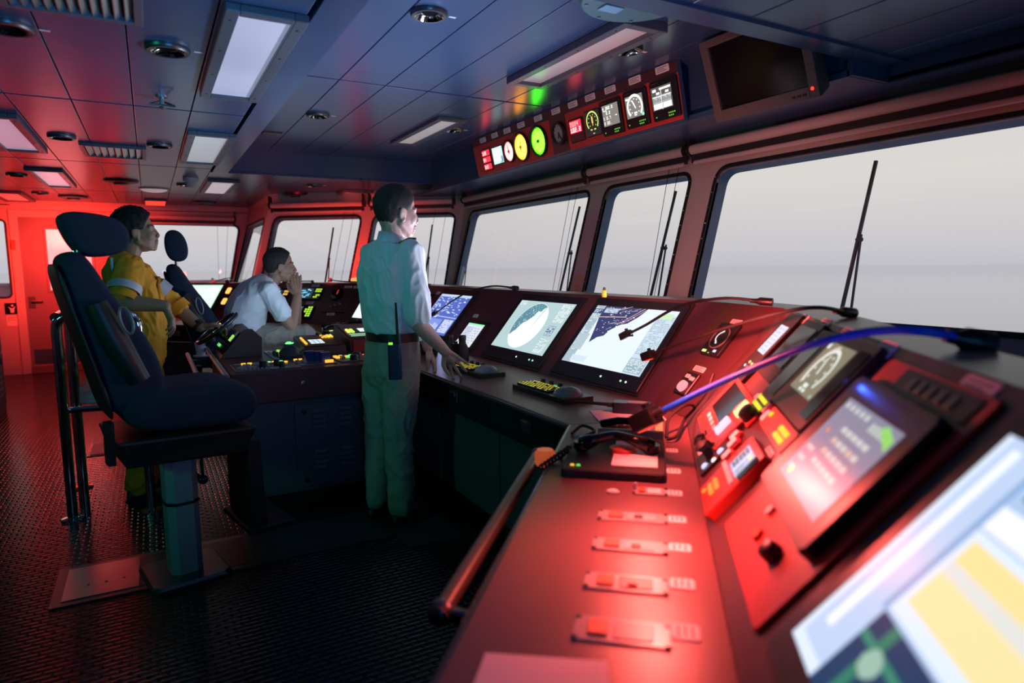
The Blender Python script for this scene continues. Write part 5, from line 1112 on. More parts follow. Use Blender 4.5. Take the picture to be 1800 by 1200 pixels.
def round_dial(cx, cy, ry, name, label, c, ring, needle=40, hub=None):
    u, s = ouv(cx, cy); r = abs(ouv(cx, cy - ry)[1] - ouv(cx, cy + ry)[1]) / 2
    t = thing(name, label, 'gauge', OF.at(u, s), 'instruments in the overhead panel'); M = OF.M(u, s)
    obj('bezel', B(M).lathe((0, 0, 0), (0, 0, 1), [(r * 1.22, 0), (r * 1.22, 0.018), (r * 1.10, 0.024), (r * 1.03, 0.016)], 40, cap=False), 'black_plastic', t, smooth=50)
    p = Pic(2 * r, 2 * r); p.disc(0.5, 0.5, r, ring, 40); p.disc(0.5, 0.5, r * 0.90, c, 40)
    for k in range(24):
        a = 2 * math.pi * k / 24; p.line((0.5 + 0.40 * math.cos(a), 0.5 + 0.40 * math.sin(a)), (0.5 + 0.44 * math.cos(a), 0.5 + 0.44 * math.sin(a)), 0.003, mul(c, 0.6))
    p.build('dial_face', M @ Tm((0, 0, 0.010)), t)
    a = math.radians(needle); d = V((math.cos(a), math.sin(a), 0))
    obj('needle', B(M).tube([V((0, 0, .014)) - d * r * .25, V((0, 0, .014)) + d * r * .8], [0.004, 0.0015], 6), 'dial_red', t)
    obj('hub', B(M).lathe((0, 0, 0.010), (0, 0, 1), [(r * .14, 0), (r * .13, .010), (r * .05, .012)], 18), hub or 'black_plastic', t, smooth=True)
round_dial(345, 746, 78, 'round_gauge', 'round pink-white glowing overhead gauge', (2.6, 0.98, 0.95), (3.0, 0.6, 0.6), 100, 'dial_red')
round_dial(440, 712, 103, 'round_gauge', 'round amber-yellow glowing overhead gauge', (6.5, 2.3, 0.22), (6.0, 1.5, 0.03), 80, 'yellow_paint')
round_dial(578, 665, 108, 'round_gauge', 'round green glowing overhead gauge, largest of the dials', (0.60, 9.0, 0.10), (0.25, 7.0, 0.01), 200)
# clock
u, s = ouv(742, 605); r = abs(ouv(742, 527)[1] - ouv(742, 683)[1]) / 2; M = OF.M(u, s)
t = thing('bridge_clock', 'unlit round clock with dark hands in the overhead panel', 'clock', OF.at(u, s), 'instruments in the overhead panel')
obj('case', B(M).lathe((0, 0, 0), (0, 0, 1), [(r * 1.25, 0), (r * 1.22, 0.03), (r * 1.02, 0.03), (r * 1.0, 0.012)], 36, cap=False), 'black_plastic', t, smooth=50)
f = obj('dial_face', B(M).lathe((0, 0, 0.008), (0, 0, 1), [(r, 0), (r, 0.003)], 36), 'pale_plate', t)
for k in range(12): a = math.radians(30 * k); obj('hour_mark', B(M @ Matrix.Rotation(a, 4, 'Z')).box((r * .80, -.003, .011), (r * .94, .003, .0125)), 'tag_ink', f)
for a, l in ((250, .55), (300, .8)): obj('hand', B(M @ Matrix.Rotation(math.radians(a), 4, 'Z')).box((-.01, -.005, .014), (r * l, .005, .017)), 'tag_ink', t)
def g7(p): p.r(0, 0, 1, 1, (0.03, 0.004, 0.004)); p.r(0.04, 0.40, 0.9, 0.96, (5.0, 0.05, 0.14)); p.txt('0884', 0.08, 0.70, 0.22, rd); p.txt('102.2', 0.06, 0.43, 0.22, rw); p.txt('-', 0.1, 0.1, 0.06, (0.5, .2, .2))
gauge([(812, 500), (925, 468), (945, 655), (835, 690)], 'digital_readout', 'overhead readout with two rows of red digits right of the clock', g7, 0.008, 0.008)
def g8(p):
    p.r(0, 0, 1, 1, (0.02, 0.02, 0.02)); c = (0.85, 1.05, 0.2); R = min(p.w, p.h) * 0.36; p.arc(0.5, 0.58, R, -40, 220, 0.010, c, 32)
    for k in range(8): a = math.radians(-40 + 260 * k / 7); x, y = 0.5 + R * .74 * math.cos(a) / p.w, 0.58 + R * .74 * math.sin(a) / p.h; p.r(x - .025, y - .018, x + .025, y + .018, c)
    p.line((0.5, 0.50), (0.50, 0.78), 0.016, (1.4, 0.75, 0.15)); p.line((0.5, 0.40), (0.5, 0.5), 0.008, (1.2, 0.5, 0.1)); p.r(0.30, 0.22, 0.42, 0.27, c); p.r(0.55, 0.22, 0.68, 0.27, c); p.r(0.44, 0.06, 0.56, 0.10, (0.9, 0.6, 0.5))
gauge([(940, 435), (1058, 400), (1082, 605), (962, 645)], 'arc_gauge', 'black overhead gauge with a yellow-green arc and orange needle', g8, 0.006, 0.012)
wt = (1.25, 1.35, 1.3); gy = (0.27, 0.24, 0.22)
def g9(p):
    p.r(0, 0, 1, 1, gy)
    for k, tx in enumerate(('A 382.0', '  0.2', '1 0.7', '2 22.')): p.txt(tx, 0.04, 0.78 - 0.235 * k, 0.15, wt)
    p.r(0.06, 0.72, 0.3, 0.76, wt); p.r(0.78, 0.4, 0.9, 0.44, wt)
gauge([(1065, 360), (1225, 310), (1255, 590), (1100, 635)], 'number_display', 'overhead display with rows of white numbers', g9, keys=True, scr=[(1085, 390), (1210, 350), (1235, 520), (1110, 550)])
def g10(p):
    p.r(0, 0, 1, 1, gy); R = p.w * 0.36; p.arc(0.52, 0.48, R, -45, 225, 0.016, wt, 32)
    for k in range(9): a = math.radians(-45 + 270 * k / 8); x, y = 0.52 + R * .78 * math.cos(a) / p.w, 0.48 + R * .78 * math.sin(a) / p.h; p.r(x - .03, y - .022, x + .03, y + .022, wt)
    p.line((0.56, 0.40), (0.40, 0.78), 0.010, wt); p.r(0.44, 0.16, 0.62, 0.24, wt); p.r(0.44, 0.08, 0.58, 0.13, wt); p.r(0.03, 0.84, 0.2, 0.92, wt); p.disc(0.93, 0.06, 0.010, (0.3, 1.2, 0.9))
gauge([(1250, 290), (1425, 225), (1465, 525), (1290, 575)], 'arc_display', 'overhead display with a white arc gauge, second from the right', g10, keys=True, scr=[(1268, 320), (1405, 280), (1430, 455), (1295, 490)])
def g11(p):
    p.r(0, 0, 1, 1, (0.12, 0.11, 0.10)); p.r(0.08, 0.80, 0.26, 0.92, wt); p.r(0.42, 0.84, 0.97, 0.93, wt); p.r(0.25, 0.66, 0.42, 0.76, wt); p.r(0.70, 0.66, 0.86, 0.76, wt); p.r(0.06, 0.04, 0.48, 0.28, wt); p.r(0.53, 0.04, 0.95, 0.28, wt); p.r(0.48, 0.0, 0.505, 0.85, wt)
    for k in range(6):
        for o in (0.06, 0.54): p.r(o + 0.07 * k, 0.30, o + 0.07 * k + 0.05, 0.62, (0.75, 0.8, 0.78)); p.r(o + 0.07 * k + 0.008, 0.34, o + 0.07 * k + 0.042, 0.56 - 0.05 * (k % 3), (0.30, 0.29, 0.28))
    p.r(0.04, 0.56, 0.97, 0.58, wt)
gauge([(1460, 205), (1670, 140), (1710, 460), (1500, 515)], 'bar_display', 'rightmost overhead display with two fields of white bars', g11, keys=True, scr=[(1478, 250), (1635, 200), (1658, 385), (1495, 430)])

# unlit screen hung at the end of the overhead panel
TVF = Facet(0, (2.77, 0, 2.20)); TVF.S = V((-0.15, 0, 0.40)).normalized(); TVF.N = (-TVF.u).cross(TVF.S)
t = thing('ceiling_monitor', 'large switched-off monitor with a red standby lamp below the ceiling', 'monitor', TVF.at(2.33, 0.2)); M = TVF.M(2.33, 0.205)
obj('case', B(M).hexa([(-.29, -.19, -.10), (.29, -.19, -.10), (.29, .17, -.10), (-.29, .17, -.10), (-.315, -.215, 0), (.315, -.215, 0), (.315, .205, 0), (-.315, .205, 0)]), mat('tv_case', (0.10, 0.085, 0.08), 0.4), t, bevel=0.006)
b = B(M)
for a, c in (((-.315, -.215), (-.265, .205)), ((.265, -.215), (.315, .205)), ((-.265, -.215), (.265, -.155)), ((-.265, .165), (.265, .205))): b.box((a[0], a[1], 0), (c[0], c[1], 0.022))
obj('front_frame', b, 'tv_case', t, bevel=0.005)
obj('glass', B(M).box((-.265, -.155, 0), (.265, .165, 0.006)), 'black_gloss', t)
lit('standby_lamp', B(M).ell((.285, -.17, .022), (.008, .008, .006)), (3.0, 0.08, 0.06), t, smooth=True)
for k in range(3): obj('button', B(M).rbox((.18 + .03 * k, -.19, .023), (.018, .012, .006), .002), 'black_plastic', t)
obj('hanger', B().box((2.72, 2.25, 2.42), (2.78, 2.40, 2.60)), 'dark_steel', t)

# ------------------------------------------------------------------ centre island
X0, X1, Y0, Y1, ZT, ZB_ = 0.36, 1.30, 3.90, 5.20, 0.83, 0.645
isl = thing('centre_console', 'centre console island with a lit control top and helm', 'console', ((X0 + X1) / 2, (Y0 + Y1) / 2, 0))
obj('top_board', B().box((X0, Y0, ZB_), (X1, Y1, ZT)), mat('console_maroon', (0.11, 0.035, 0.03), 0.4, bump=0.1, scale=420, vary=0.08), isl, bevel=0.006)
obj('cabinet', B().box((X0 + .05, Y0 + .03, 0.08), (X1 - .03, Y1 - .05, ZB_)), 'cabinet_paint', isl, bevel=0.004)
obj('plinth', B().box((X0 + .09, Y0 + .09, 0), (X1 - .06, Y1 - .08, 0.08)), 'black_plastic', isl)
xd = at_y(517, 715, Y0 + .03).x
dr = obj('cabinet_door', B().box((xd, Y0 + .018, 0.11), (xd + 0.46, Y0 + .031, 0.615)), 'cabinet_paint', isl, bevel=0.003)
for i in range(2):
    for zz in (0.47, 0.22):
        for j in range(4):
            b = B(M4((1, 0, 0), (0, 0, 1), (0, -1, 0), (xd + 0.14 + 0.16 * i, Y0 + .018, zz + 0.032 * j)))
            b.hexa([(-.038, -.008, 0), (.038, -.008, 0), (.038, .010, 0), (-.038, .010, 0), (-.032, -.007, .010), (.032, -.007, .010), (.038, .008, .001), (-.038, .008, .001)]); obj('louvre', b, 'cabinet_paint', dr)
for zz in (0.57, 0.15): obj('lock', B().lathe((xd + 0.055, Y0 + .018, zz), (0, -1, 0), [(.016, 0), (.015, .006), (.006, .007)], 16), 'black_plastic', dr, smooth=50)
xk = at_y(533, 679, Y0).x
obj('front_lock', B().lathe((xk, Y0, 0.745), (0, -1, 0), [(.014, 0), (.013, .006), (.004, .007)], 16), 'steel', isl, smooth=50)
for x, nm in ((0.22, 'outer'), (X0 - 0.02, 'inner')):
    z = 0.76 if nm == 'outer' else ZT - 0.01
    obj('side_rail', B().tube([(x, Y0 - 0.02, z), (x, 5.6, z)], 0.016, 12), 'wall_paint', isl, smooth=True)
for y in (4.3, 5.1): obj('rail_bracket', B().box((0.22, y - .015, 0.745), (X0 + .01, y + .015, 0.775)), 'black_plastic', isl)
obj('side_louvre_panel', B().box((X0 + .036, Y0 + .1, 0.12), (X0 + .05, Y1 - .15, 0.62)), 'cabinet_paint', isl, bevel=0.003)
def T(px, py, h=0.0): return at_z(px, py, ZT + h)
IM = lambda c, h=0.0: M4((1, 0, 0), (0, 1, 0), (0, 0, 1), V((c[0], c[1], ZT + h)))
def plate(px, w, d, name, label, m='plate_grey', depth=0.008, cat='control panel', grp='control plates on the centre island'):
    c = px if not isinstance(px[0], (int,)) or px[0] < 10 else T(*px); t = thing(name, label, cat, (c[0], c[1], ZT), grp)
    obj('plate', B(IM(c)).rbox((0, 0, depth / 2), (w, d, depth), 0.005), m, t); return t, IM(c, depth)
def knob(M, x, y, r, h, t, m='black_plastic', name='knob'): obj(name, B(M).lathe((x, y, 0), (0, 0, 1), [(r, 0), (r * .95, h * .8), (r * .7, h)], 16), m, t, smooth=50)
AM, GR, RD2, WH = (1.3, 0.62, 0.06), (0.15, 1.1, 0.22), (1.3, 0.12, 0.06), (0.9, 1.0, 1.0)
def keys(M, x, y, nx, ny_, dx, dy, cols, t, sz=0.7, m=None):
    for i in range(nx):
        for j in range(ny_):
            c = cols[(i + j * nx) % len(cols)]; bx = B(M).rbox((x + i * dx, y + j * dy, .004), (dx * sz, dy * sz, .010), .002)
            if c is None: obj('key', bx, m or 'pale_plate', t)
            else: lit('lit_key', bx, c, t)
t, M = plate((0.575, 4.10), 0.36, 0.32, 'lamp_control_plate', 'front left control plate on the island with amber and green keys')
keys(M, -0.11, 0.11, 7, 1, 0.036, 0.024, [AM, AM, None, GR, GR, AM, GR], t); keys(M, -0.10, 0.05, 4, 1, 0.05, 0.035, [None], t, 0.8); keys(M, -0.14, -0.06, 2, 1, 0.06, 0.05, [None], t, 0.8); keys(M, 0.02, 0.075, 5, 1, 0.028, 0.02, [None, AM, None], t, 0.7); keys(M, -0.145, -0.125, 8, 1, 0.022, 0.016, [None], t, 0.6); obj('label_line', B(M).box((-.16, .135, 0), (.16, .139, .0015)), 'tag_white', t)
knob(M, -0.02, -0.07, .026, .04, t); knob(M, 0.07, 0.03, .018, .03, t); knob(M, 0.08, -0.09, .018, .03, t); obj('glass_strip', B(M).rbox((0.05, -0.03, .001), (0.14, 0.05, .003), .003), 'black_gloss', t)
o = T(510, 628)
t = thing('dome_cover', 'dark blue dome standing on the island between the control plates', 'dome', o); obj('base', B().lathe(o, (0, 0, 1), [(.085, 0), (.085, .012), (.06, .014)], 28), 'black_plastic', t, smooth=50); obj('dome', B().ell(o + V((0, 0, .012)), (.068, .068, .072)), mat('dome_blue', (0.02, 0.03, 0.06), 0.45), t, smooth=True)
obj('arm', B().tube([o + V((.055, 0, .02)), o + V((.09, .01, .05)), o + V((.10, 0, .0))], .008, 8), 'dark_steel', t)
t, M = plate((0.865, 4.13), 0.24, 0.26, 'lever_plate', 'control plate on the island with blue push levers and amber keys')
keys(M, -0.09, 0.10, 2, 1, .03, .024, [AM], t); keys(M, -.09, -.02, 2, 3, .035, .03, [None], t)
for x, y in ((-.01, .05), (.04, 0.01), (.06, -.06)):
    obj('lever', B(M).rbox((x, y, .03), (.058, .03, .06), .004), 'blue_lever', t)
lit('lit_key', B(M).rbox((.075, -.10, .008), (.05, .02, .016), .003), AM, t)
t, M = plate((1.13, 4.16), 0.24, 0.28, 'key_plate', 'control plate on the island beside the officer with a knob and red lamp')
keys(M, -.10, .02, 4, 3, .034, .034, [AM, None, GR, AM, AM, None, AM, None, AM], t); knob(M, 0.01, -0.03, .028, .04, t); knob(M, -0.03, -.11, .026, .035, t); lit('lit_key', B(M).lathe((.08, -.10, 0), (0, 0, 1), [(.022, 0), (.02, .018), (.008, .02)], 16), (0.15, 0.9, 0.12), t, smooth=50); led_at(M, .09, .10, .008, RD2, t)
# plate with knobs by the helm and green key field
t, M = plate((0.78, 4.62), 0.22, 0.42, 'knob_plate', 'grey knob plate on the island right of the helm box', 'pale_plate')
keys(M, -.02, .10, 3, 3, .03, .03, [(0.35, 0.9, 0.05)], t, 0.6)
for k in range(7): knob(M, -.08 + .045 * (k % 4), -.14 + .075 * (k // 4), .013, .03, t)
keys(M, -.09, .02, 2, 3, .03, .03, [None], t)
# raised boxes at the back of the island
def raised(x0, x1, y0, y1, h, label):
    t = thing('raised_box', label, 'console box', ((x0 + x1) / 2, (y0 + y1) / 2, ZT), 'raised boxes on the centre island')
    obj('body', B().hexa([(x0, y0, ZT), (x1, y0, ZT), (x1, y1, ZT), (x0, y1, ZT), (x0, y0 + .02, ZT + h * .55), (x1, y0 + .02, ZT + h * .55), (x1, y1, ZT + h), (x0, y1, ZT + h)]), 'console_maroon', t, bevel=.004)
    sl = math.atan2(h * .45, y1 - y0 - .02); return t, M4((1, 0, 0), (0, math.cos(sl), math.sin(sl)), (0, -math.sin(sl), math.cos(sl)), ((x0 + x1) / 2, (y0 + y1) / 2 + .01, ZT + h * .775))
t, M = raised(0.88, 1.16, 4.45, 4.85, 0.10, 'raised island box with a white tile screen and amber keys')
obj('top_plate', B(M).rbox((0, 0, .003), (.26, .34, .006), .005), 'black_plastic', t)
keys(M @ Tm((0, 0, .006)), -.11, -.11, 1, 6, .02, .035, [AM], t); p = Pic(.10, .14); p.r(0, 0, 1, 1, (.1, .12, .12))
for i in range(3):
    for j in range(3): p.r(.05 + .32 * i, .05 + .32 * j, .33 + .32 * i, .33 + .32 * j, (.75, .9, .95))
p.build('screen', M @ Tm((-.03, -.05, .0065)), t); keys(M @ Tm((0, 0, .006)), .04, .06, 4, 3, .022, .026, [AM, AM, (1.2, 1.0, 0.1), AM, None], t)
t, M = raised(1.20, 1.56, 4.50, 4.95, 0.16, 'tallest raised island box with a bright screen beside the officer')
obj('top_plate', B(M).rbox((0, 0, .003), (.33, .36, .006), .005), 'grey_plastic', t)
p = Pic(.15, .10); p.r(0, 0, 1, 1, (.75, 1.1, .95)); p.r(.06, .1, .94, .9, (1.0, 1.2, 1.15)); p.build('screen', M @ Tm((.02, .0, .0065)), t)
keys(M @ Tm((0, 0, .006)), -.14, -.05, 2, 2, .03, .05, [(1.2, 1.0, .2), (.7, 1.2, .1)], t); keys(M @ Tm((0, 0, .006)), .10, .09, 3, 2, .025, .03, [(.6, 1.1, .1)], t)
for y in (-.12, -.16): lit('light_strip', B(M).box((-.15, y, .006), (.15, y + .012, .010)), (.3, .6, .35), t)
obj('front_pad', B().box((1.22, 4.49, ZT + .0), (1.54, 4.505, ZT + .08)), 'panel_red_lit', t)
# row of green lamps, stick microphone, handset clutter behind
for k, (px, py) in enumerate(((508, 609), (521, 608), (534, 607))):
    o = T(px, py); t = thing('green_lamp', ['left', 'middle', 'right'][k] + ' one of three round green lamps by the knee of the seated man', 'lamp', o, 'round green lamps on the island')
    obj('socket', B().lathe(o, (0, 0, 1), [(.034, 0), (.034, .02), (.028, .022)], 18), 'black_plastic', t, smooth=50); lit('lens', B().ell(o + V((0, 0, .022)), (.027, .027, .016)), (.25, 1.6, .4), t, smooth=True)
o = T(568, 611); t = thing('stick_microphone', 'thin upright black microphone on the island', 'microphone', o); obj('base', B().lathe(o, (0, 0, 1), [(.03, 0), (.03, .02), (.015, .03)], 18), 'black_plastic', t, smooth=50); obj('stem', B().cyl(o + V((0, 0, .03)), o + V((0, 0, .15)), .007), 'black_rubber', t)
def prop_handset(px, py, ang, label, m='black_gloss'):
    o = at_z(px, py, ZT); t = thing('handset', label, 'handset', o, 'handsets on the island'); M = Tm(o) @ Matrix.Rotation(ang, 4, 'Z')
    obj('cradle', B(M).rbox((0, 0, .02), (.20, .11, .04), .01), 'black_plastic', t); hp = [(-.12 + .24 * k / 8, 0, .07 + .022 * math.sin(math.pi * k / 8)) for k in range(9)]
    obj('handset_body', B(M).tube(hp, [.024, .024, .016, .015, .015, .015, .016, .024, .024], 12), m, t, smooth=True); led_at(M @ Tm((.07, .045, .04)), 0, 0, .007, (.9, .15, .1), t); lit('lit_key', B(M).rbox((-.07, -.045, .043), (.03, .015, .008), .002), (.5, .9, .15), t)
T_des = lambda px, py: at_z(px, py, ZT)
prop_handset(590, 588, .3, 'black handset in its cradle behind the stick microphone'); prop_handset(622, 582, -.2, 'black handset at the back of the island beside the officer')
t, M = plate(tuple(T(548, 612)[:2]) + (ZT,), .18, .12, 'dark_key_strip', 'dark key strip under the knee of the seated man', 'black_plastic'); keys(M, -.06, 0, 4, 1, .036, .03, [None, RD2, None, GR], t)
# helm
HY = 4.62
hw = thing('helm_box', 'wedge-shaped helm box with a small steering wheel and red-brown cheeks', 'helm', (0.5, 4.85, ZT))
prof = [at_y(x, y, HY) for x, y in ((386, 631), (461, 626), (461, 593), (443, 578), (429, 579))]
prof[0].z = prof[1].z = ZT
obj('cheek', B().prism(prof, (0, .02, 0)), 'console_maroon', hw, bevel=.004); obj('cheek', B().prism([p + V((0, .48, 0)) for p in prof], (0, .02, 0)), 'console_maroon', hw, bevel=.004)
ins = [p + (V((0.5, HY, .88)) - p) * .06 + V((0, .02, 0)) for p in prof]; obj('body', B().prism(ins, (0, .46, 0)), 'black_plastic', hw)
sd = (prof[4] - prof[0]).normalized(); ctr = prof[0].lerp(prof[4], .5) + V((0, .25, 0)); nn_ = V((-sd.z, 0, sd.x))
fm = M4((0, -1, 0), sd, V((0, -1, 0)).cross(sd), ctr)
obj('instrument_face', B(fm).rbox((0, 0, .004), (.42, .18, .010), .006), 'black_gloss', hw)
keys(fm @ Tm((0, 0, .008)), -.16, -.06, 3, 1, .03, .03, [GR, None, GR], hw); lit('lit_window', B(fm).rbox((.12, .03, .010), (.10, .05, .004), .004), (.35, .75, .1), hw); obj('pale_label', B(fm).rbox((.17, .075, .010), (.09, .03, .004), .003), 'tag_white', hw)
wc = at_y(382, 577, 4.86); wd = V((.80, 0, .60)).normalized(); wn_ = V((-wd.z, 0, wd.x)); Rw = .155
rim = [wc + (wd * math.cos(a) + V((0, 1, 0)) * math.sin(a)) * Rw for a in [2 * math.pi * k / 40 for k in range(41)]]
wt_ = obj('steering_wheel', B().tube(rim, .014, 10), 'black_plastic', hw, smooth=True); obj('rim_inlay', B().tube([p + wn_ * .011 for p in rim], .0065, 8), 'chrome', wt_, smooth=True)
for k in range(3): a = 2 * math.pi * k / 3 + .5; obj('spoke', B().tube([wc - wn_ * .02, wc + (wd * math.cos(a) + V((0, 1, 0)) * math.sin(a)) * Rw], [.016, .010], 8), 'black_plastic', wt_, smooth=True)
obj('hub', B().lathe(wc - wn_ * .05, wn_, [(.045, 0), (.045, .05), (.03, .06)], 20), 'black_plastic', wt_, smooth=50); obj('column', B().cyl(wc - wn_ * .05, wc - wn_ * .16, .028), 'black_plastic', wt_)
lit('lit_key', B(M4(wd, (0, 1, 0), wn_, wc + wn_ * .012)).rbox((.02, -.03, .004), (.035, .03, .010), .003), (1.5, .9, .12), wt_)
o = at_z(374, 618, .80); t = thing('white_cup', 'small white cup by the side rail under the helm wheel', 'cup', o + V((.0, 0, .03))); b = B().lathe(V((.30, 5.35, .775)), (0, 0, 1), [(.030, 0), (.042, .10), (.039, .10), (.028, .006)], 20); t.location = (.30, 5.35, .775); WORLD[t.name] = V((.30, 5.35, .775)); obj('cup', b, 'tag_white', t, smooth=50); obj('saucer', B().lathe(V((.30, 5.35, .765)), (0, 0, 1), [(.05, 0), (.055, .01), (.03, .012)], 20), 'tag_white', t, smooth=50); obj('holder', B().box((.27, 5.3, .755), (.37, 5.4, .765)), 'black_plastic', t)

# ------------------------------------------------------------------ pilot chairs
def chair(name, label, loc, rz, recline=0.0, drop=0.0):
    t = thing(name, label, 'chair', (0, 0, 0), 'pilot chairs')
    t.location = (0, 0, 0)
    obj('pedestal', B().rbox((0, 0, .30), (.135, .15, .58), .03), 'pedestal_paint', t); obj('collar', B().rbox((0, 0, .36), (.145, .16, .018), .03), 'black_plastic', t)
    obj('base_plate', B().rbox((0, 0, .012), (.34, .34, .024), .03), 'dark_steel', t)
    pan = B(); pan.hexa([(-.24, -.22, .60), (.24, -.22, .58), (.24, .22, .58), (-.24, .22, .60), (-.27, -.25, .72), (.29, -.24, .70), (.29, .24, .70), (-.27, .25, .72)]); obj('seat_pan', pan, 'chair_shell', t, bevel=.012)
    def cushion(name, prof, hw, nx=9, m='chair_fabric', crown=.02):
        """a padded slab: prof is the side outline as (x, z), closed, swept over y with rounded flanks"""
        n = len(prof); c = V((sum(p[0] for p in prof) / n, 0, sum(p[1] for p in prof) / n)); R = []
        for k in range(nx):
            q = -1 + 2 * k / (nx - 1); sc = (1 - abs(q) ** 5 * .20) if abs(q) < 1 else .74; y = hw * (math.copysign(1 - (1 - abs(q)) ** 1.6, q))
            R.append([V((c.x + (p[0] - c.x) * sc, y, c.z + (p[1] - c.z) * sc)) for p in prof])
        o = obj(name, B().rings(R), m, t, smooth='all'); md = o.modifiers.new('subdiv', 'SUBSURF'); md.levels = md.render_levels = 2; return o
    cushion('seat_cushion', [(-.25, .74), (.0, .72), (.24, .71), (.31, .74), (.325, .82), (.29, .89), (.18, .925), (.02, .91), (-.12, .925), (-.25, .94)], .235)
    s_ = math.tan(recline)
    bk = lambda x, z: (x - (z - .85) * s_, z)
    cushion('backrest', [bk(*p) for p in ((-.10, .80), (-.055, .90), (-.06, 1.02), (-.125, 1.18), (-.225, 1.33), (-.28, 1.46), (-.31, 1.50), (-.37, 1.49), (-.39, 1.44), (-.36, 1.25), (-.31, 1.05), (-.28, .90), (-.27, .80))], .215)
    sh = [bk(*p) for p in ((-.275, .78), (-.30, .95), (-.35, 1.15), (-.385, 1.32), (-.405, 1.44), (-.39, 1.46), (-.36, 1.30), (-.30, 1.05), (-.25, .80))]
    o = cushion('back_shell', sh, .215, m='chair_shell')
    cushion('headrest', [bk(*p) for p in (((-.315, 1.485), (-.26, 1.47), (-.18, 1.475), (-.12, 1.505), (-.115, 1.58), (-.15, 1.635), (-.26, 1.655), (-.355, 1.655), (-.365, 1.61)) if not drop else ((-.34, 1.51), (-.27, 1.505), (-.22, 1.53), (-.20, 1.60), (-.21, 1.68), (-.25, 1.72), (-.31, 1.72), (-.35, 1.68), (-.365, 1.58)))], .115)
    for y in (-.06, .06): obj('headrest_post', B().cyl((*bk(-.31, 1.44)[:1], y, 1.44), (bk(-.30, 1.53)[0], y, 1.53), .010), 'chrome', t)
    for y in (-1, 1):
        A_ = [(bk(-.29, 1.29)[0], y * .25, 1.29), (bk(-.24, 1.14)[0], y * .255, 1.14), (bk(-.17, .97)[0], y * .25, .97)]
        ar = obj('armrest', B().tube([A_[0], A_[1], A_[2]], [.040, .052, .042], 12), 'chair_shell', t, smooth=True)
        cc = V((bk(-.20, 1.22)[0], y * .295, 1.22)); d = V((.22, 0, -.97)).normalized(); e = V((d.z, 0, -d.x))
        obj('armrest_lever', B().tube([cc + d * .055 * math.cos(a) + e * .020 * math.sin(a) for a in [2 * math.pi * k / 16 for k in range(17)]], .006, 6), 'grey_plastic', ar, smooth=True)
    obj('height_lever', B().cyl((.06, -.16, .62), (.06, -.17, .50), .007).ell((.06, -.17, .48), (.022, .022, .022)), 'black_gloss', t, smooth=True)
    if not drop: obj('footrest', B().hexa([(.27, -.19, .20), (.33, -.19, .20), (.33, .19, .20), (.27, .19, .20), (.26, -.17, .62), (.32, -.17, .62), (.32, .17, .62), (.26, .17, .62)]).box((.24, -.20, .17), (.46, .20, .20)), 'chair_shell', t, bevel=.006)
    obj('strap', B().hexa([(-.30, -.20, .62), (-.27, -.20, .62), (-.27, -.12, .62), (-.30, -.12, .62), (-.30, -.22, .80), (-.27, -.22, .80), (-.27, -.14, .80), (-.30, -.14, .80)]), 'black_rubber', t)
    for c in t.children:
        if drop:
            pm = c.data
            for v in pm.vertices:
                if c.name.split('.')[0] in ('pedestal',): v.co.z *= (.58 - drop) / .58
                elif c.name.split('.')[0] not in ('base_plate', 'collar'): v.co.z = v.co.z - drop if v.co.z < .92 else .92 - drop + (v.co.z - .92) * 1.13
            for g in c.children:
                for v in g.data.vertices: v.co.z = .92 - drop + (v.co.z - .92) * 1.13
    t.location = loc; t.rotation_euler = (0, 0, rz); return t
chair('pilot_chair', 'empty dark blue pilot chair in the foreground left', (0.06, 3.30, 0.0), math.radians(11), 0.03)
chair('pilot_chair', 'dark blue pilot chair the seated man leans away from', (0.58, 5.58, 0.0), math.radians(-4), 0.14, 0.11)
# chair rail in the floor
t = thing('chair_rail', 'steel plates and dark slot in the floor under the near pilot chair', 'rail', (0.2, 3.4, 0))
obj('frame_plate', B().box((-0.46, 3.20, 0.0), (1.05, 3.62, 0.006)), 'dark_steel', t); obj('end_plate', B().box((-0.42, 3.24, 0.006), (-0.13, 3.58, 0.010)), 'steel', t); obj('end_plate', B().box((0.34, 3.24, 0.006), (1.0, 3.58, 0.010)), 'dark_steel', t); obj('slot', B().box((-0.13, 3.24, 0.006), (0.34, 3.58, 0.008)), 'black_plastic', t)
for x in (-.33, -.26, -.19): obj('screw', B().lathe((x, 3.36, .010), (0, 0, 1), [(.007, 0), (.005, .003)], 8), 'dark_steel', t)
q = at_z(190, 788, 0); t = thing('floor_plate', 'small red-lit inspection plate in the floor behind the chrome rail', 'plate', q); obj('frame', B().box((q.x-.13, q.y-.20, 0), (q.x+.13, q.y+.20, .006)), 'dark_steel', t); obj('cover', B().box((q.x-.11, q.y-.18, .006), (q.x+.11, q.y+.18, .010)), 'cabinet_paint', t)
t = thing('deck_edge', 'raised dark threshold strip on the floor in front of the centre island', 'threshold', (0.9, 3.4, 0)); obj('strip', B().box((1.06, 3.0, 0), (1.36, 3.62, .010)), 'dark_steel', t); obj('lip', B().box((1.06, 3.62, 0), (1.36, 3.64, .018)), 'black_plastic', t)

